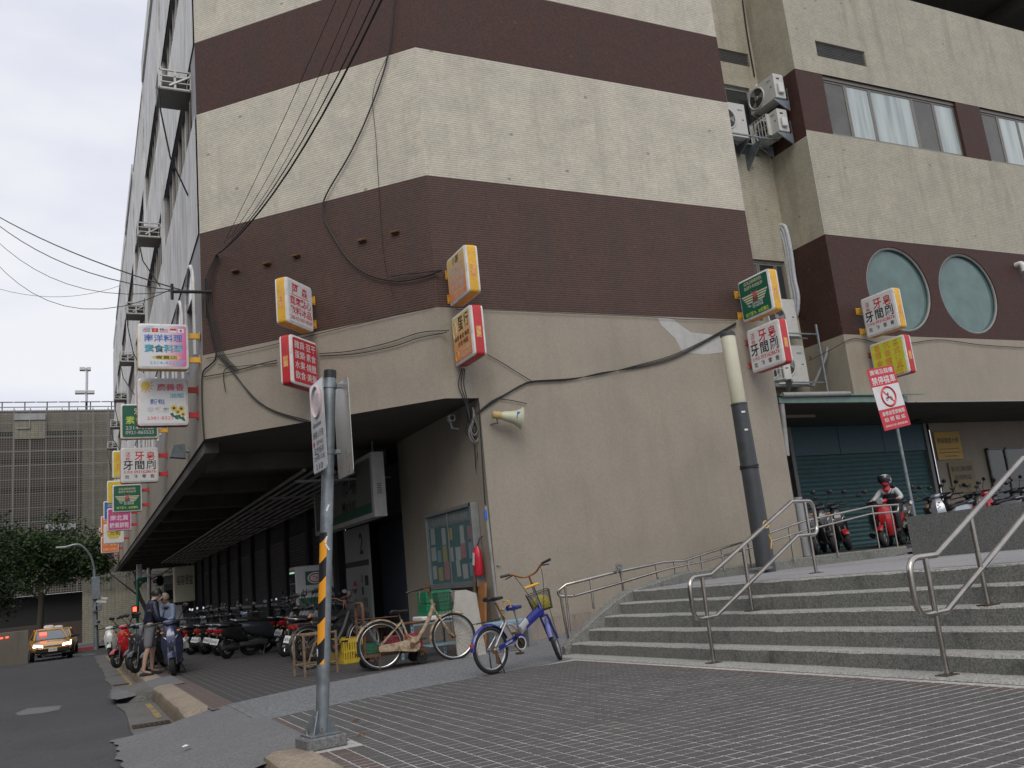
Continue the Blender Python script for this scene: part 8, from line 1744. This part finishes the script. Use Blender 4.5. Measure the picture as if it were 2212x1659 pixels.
# kiosk and van glimpsed at the end of the arcade
kk = wthing('kiosk', 'small shop front with a tilted awning at the far end of the arcade', 'kiosk', (3.9, 62, G(62))); p = onY(347, 1290, 62); q = onY(383, 1270, 62)
MB().loft([[(p.x - .3, 61.2, q.z + .2), (q.x + 1.2, 61.2, q.z + .45), (q.x + 1.2, 61.2, q.z + .55), (p.x - .3, 61.2, q.z + .3)], [(p.x, 62.5, q.z + .7), (q.x + 1.2, 62.5, q.z + .9), (q.x + 1.2, 62.5, q.z + 1.0), (p.x, 62.5, q.z + .8)]]).build('awning', 'concrete_grey', kk)
MB().span((p.x + .2, 62, G(62)), (q.x + 1.2, 63.5, q.z + .6)).build('cabin', 'frame_grey', kk); MB().span((p.x + .3, 61.97, 1.5), (q.x + .9, 61.995, q.z - .1)).build('window', 'glass_dark', kk); MB().span((p.x + .3, 61.95, .6), (q.x + .9, 61.99, 1.3)).build('poster', 'far_brown', kk)
hs2 = wthing('shop_sign', 'yellowed shop sign box hung at the far end of the arcade', 'sign', (5.2, 50, 2.8)); p = onY(375, 1225, 50); q = onY(397, 1300, 50); MB().span((p.x, 49.7, q.z), (p.x + 1.0, 50.6, p.z), .02).build('box', 't_cream', hs2); text('福客便當', 't_black', frame((p.x + .5, 49.69, (p.z + q.z) / 2 + .2), (1, 0, 0), (0, -1, 0)), .8, .5, hs2)
vn = wthing('parked_van', 'pale van parked beyond the scooters at the end of the arcade', 'van', (3.4, 60, G(60)))
vx = onY(366, 1330, 57).x; z = G(57)
MB().loft([[(vx - .8, y, z + .3), (vx - .85, y, z + .9), (vx - .72, y, z + t), (vx + .72, y, z + t), (vx + .85, y, z + .9), (vx + .8, y, z + .3)] for y, t in ((56.2, 1.0), (56.6, 1.15), (57.3, 1.85), (60.3, 1.9))]).build('body', 'sc_white', vn, True)
MB().loft([[(vx - .66, 56.70, z + 1.18), (vx - .6, 57.22, z + 1.72), (vx + .6, 57.22, z + 1.72), (vx + .66, 56.70, z + 1.18)], [(vx - .66, 56.68, z + 1.18), (vx - .6, 57.2, z + 1.72), (vx + .6, 57.2, z + 1.72), (vx + .66, 56.68, z + 1.18)]]).build('windscreen', 'car_glass', vn)
for s in (-1, 1):
    MB().box((vx + s * .6, 56.18, z + .75), (.25, .06, .16), .02).build('headlight', 'lamp_glass', vn)
    for y in (56.9, 59.5): MB().lathe([(-.1, .3), (.1, .3)], (vx + s * .76, y, z + .3), (1, 0, 0), 18).build('wheel', 'black_rubber', vn, True)
# small litter
for i, (x, y, l) in enumerate(((402, 1614, 'scrap of white paper lying on the cement ramp'), (355, 1523, 'white cup lid in the gutter beside the broken ramp'))):
    q = ong(x, y, -.08 if i == 0 else -.17); mb = MB(); mb.poly([q + Vector(v) for v in ((-.03, -.03, .008), (.03, -.04, .02), (.04, .02, .006), (.0, .04, .018), (-.035, .02, .01))]); tag(mb.build('litter', 't_white'), l, 'litter')
for i, (x, y) in enumerate(((768, 1560), (780, 1590))):
    q = ong(x, y); rn = random.Random(i); mb = MB(); mb.poly([q + Vector(v) for v in ((-.05, -.02, .012), (0, -.02, .03), (.05, 0, .014), (0, .025, .02))]); tag(mb.build('dead_leaf', 'orange_wood'), 'curled dead leaf on the pavers by the sign post', 'leaf', 'dead leaves by the sign post')

# ================================================================ unseen block added across the street to shade the arcade
op = wthing('added_shade_block', 'plain grey block added out of view across the street to shade the arcade', 'building', (-15, 12, 0))
MB().span((-24, -14, -1.5), (-13, 43, 11.5)).build('wall', 'concrete_grey', op)
for f in range(3):
    for k in range(13): MB().span((-13.02, -11 + k * 4.1, 1.6 + f * 3.3), (-12.985, -8.6 + k * 4.1, 3.2 + f * 3.3)).build('window', 'glass_dark', op)
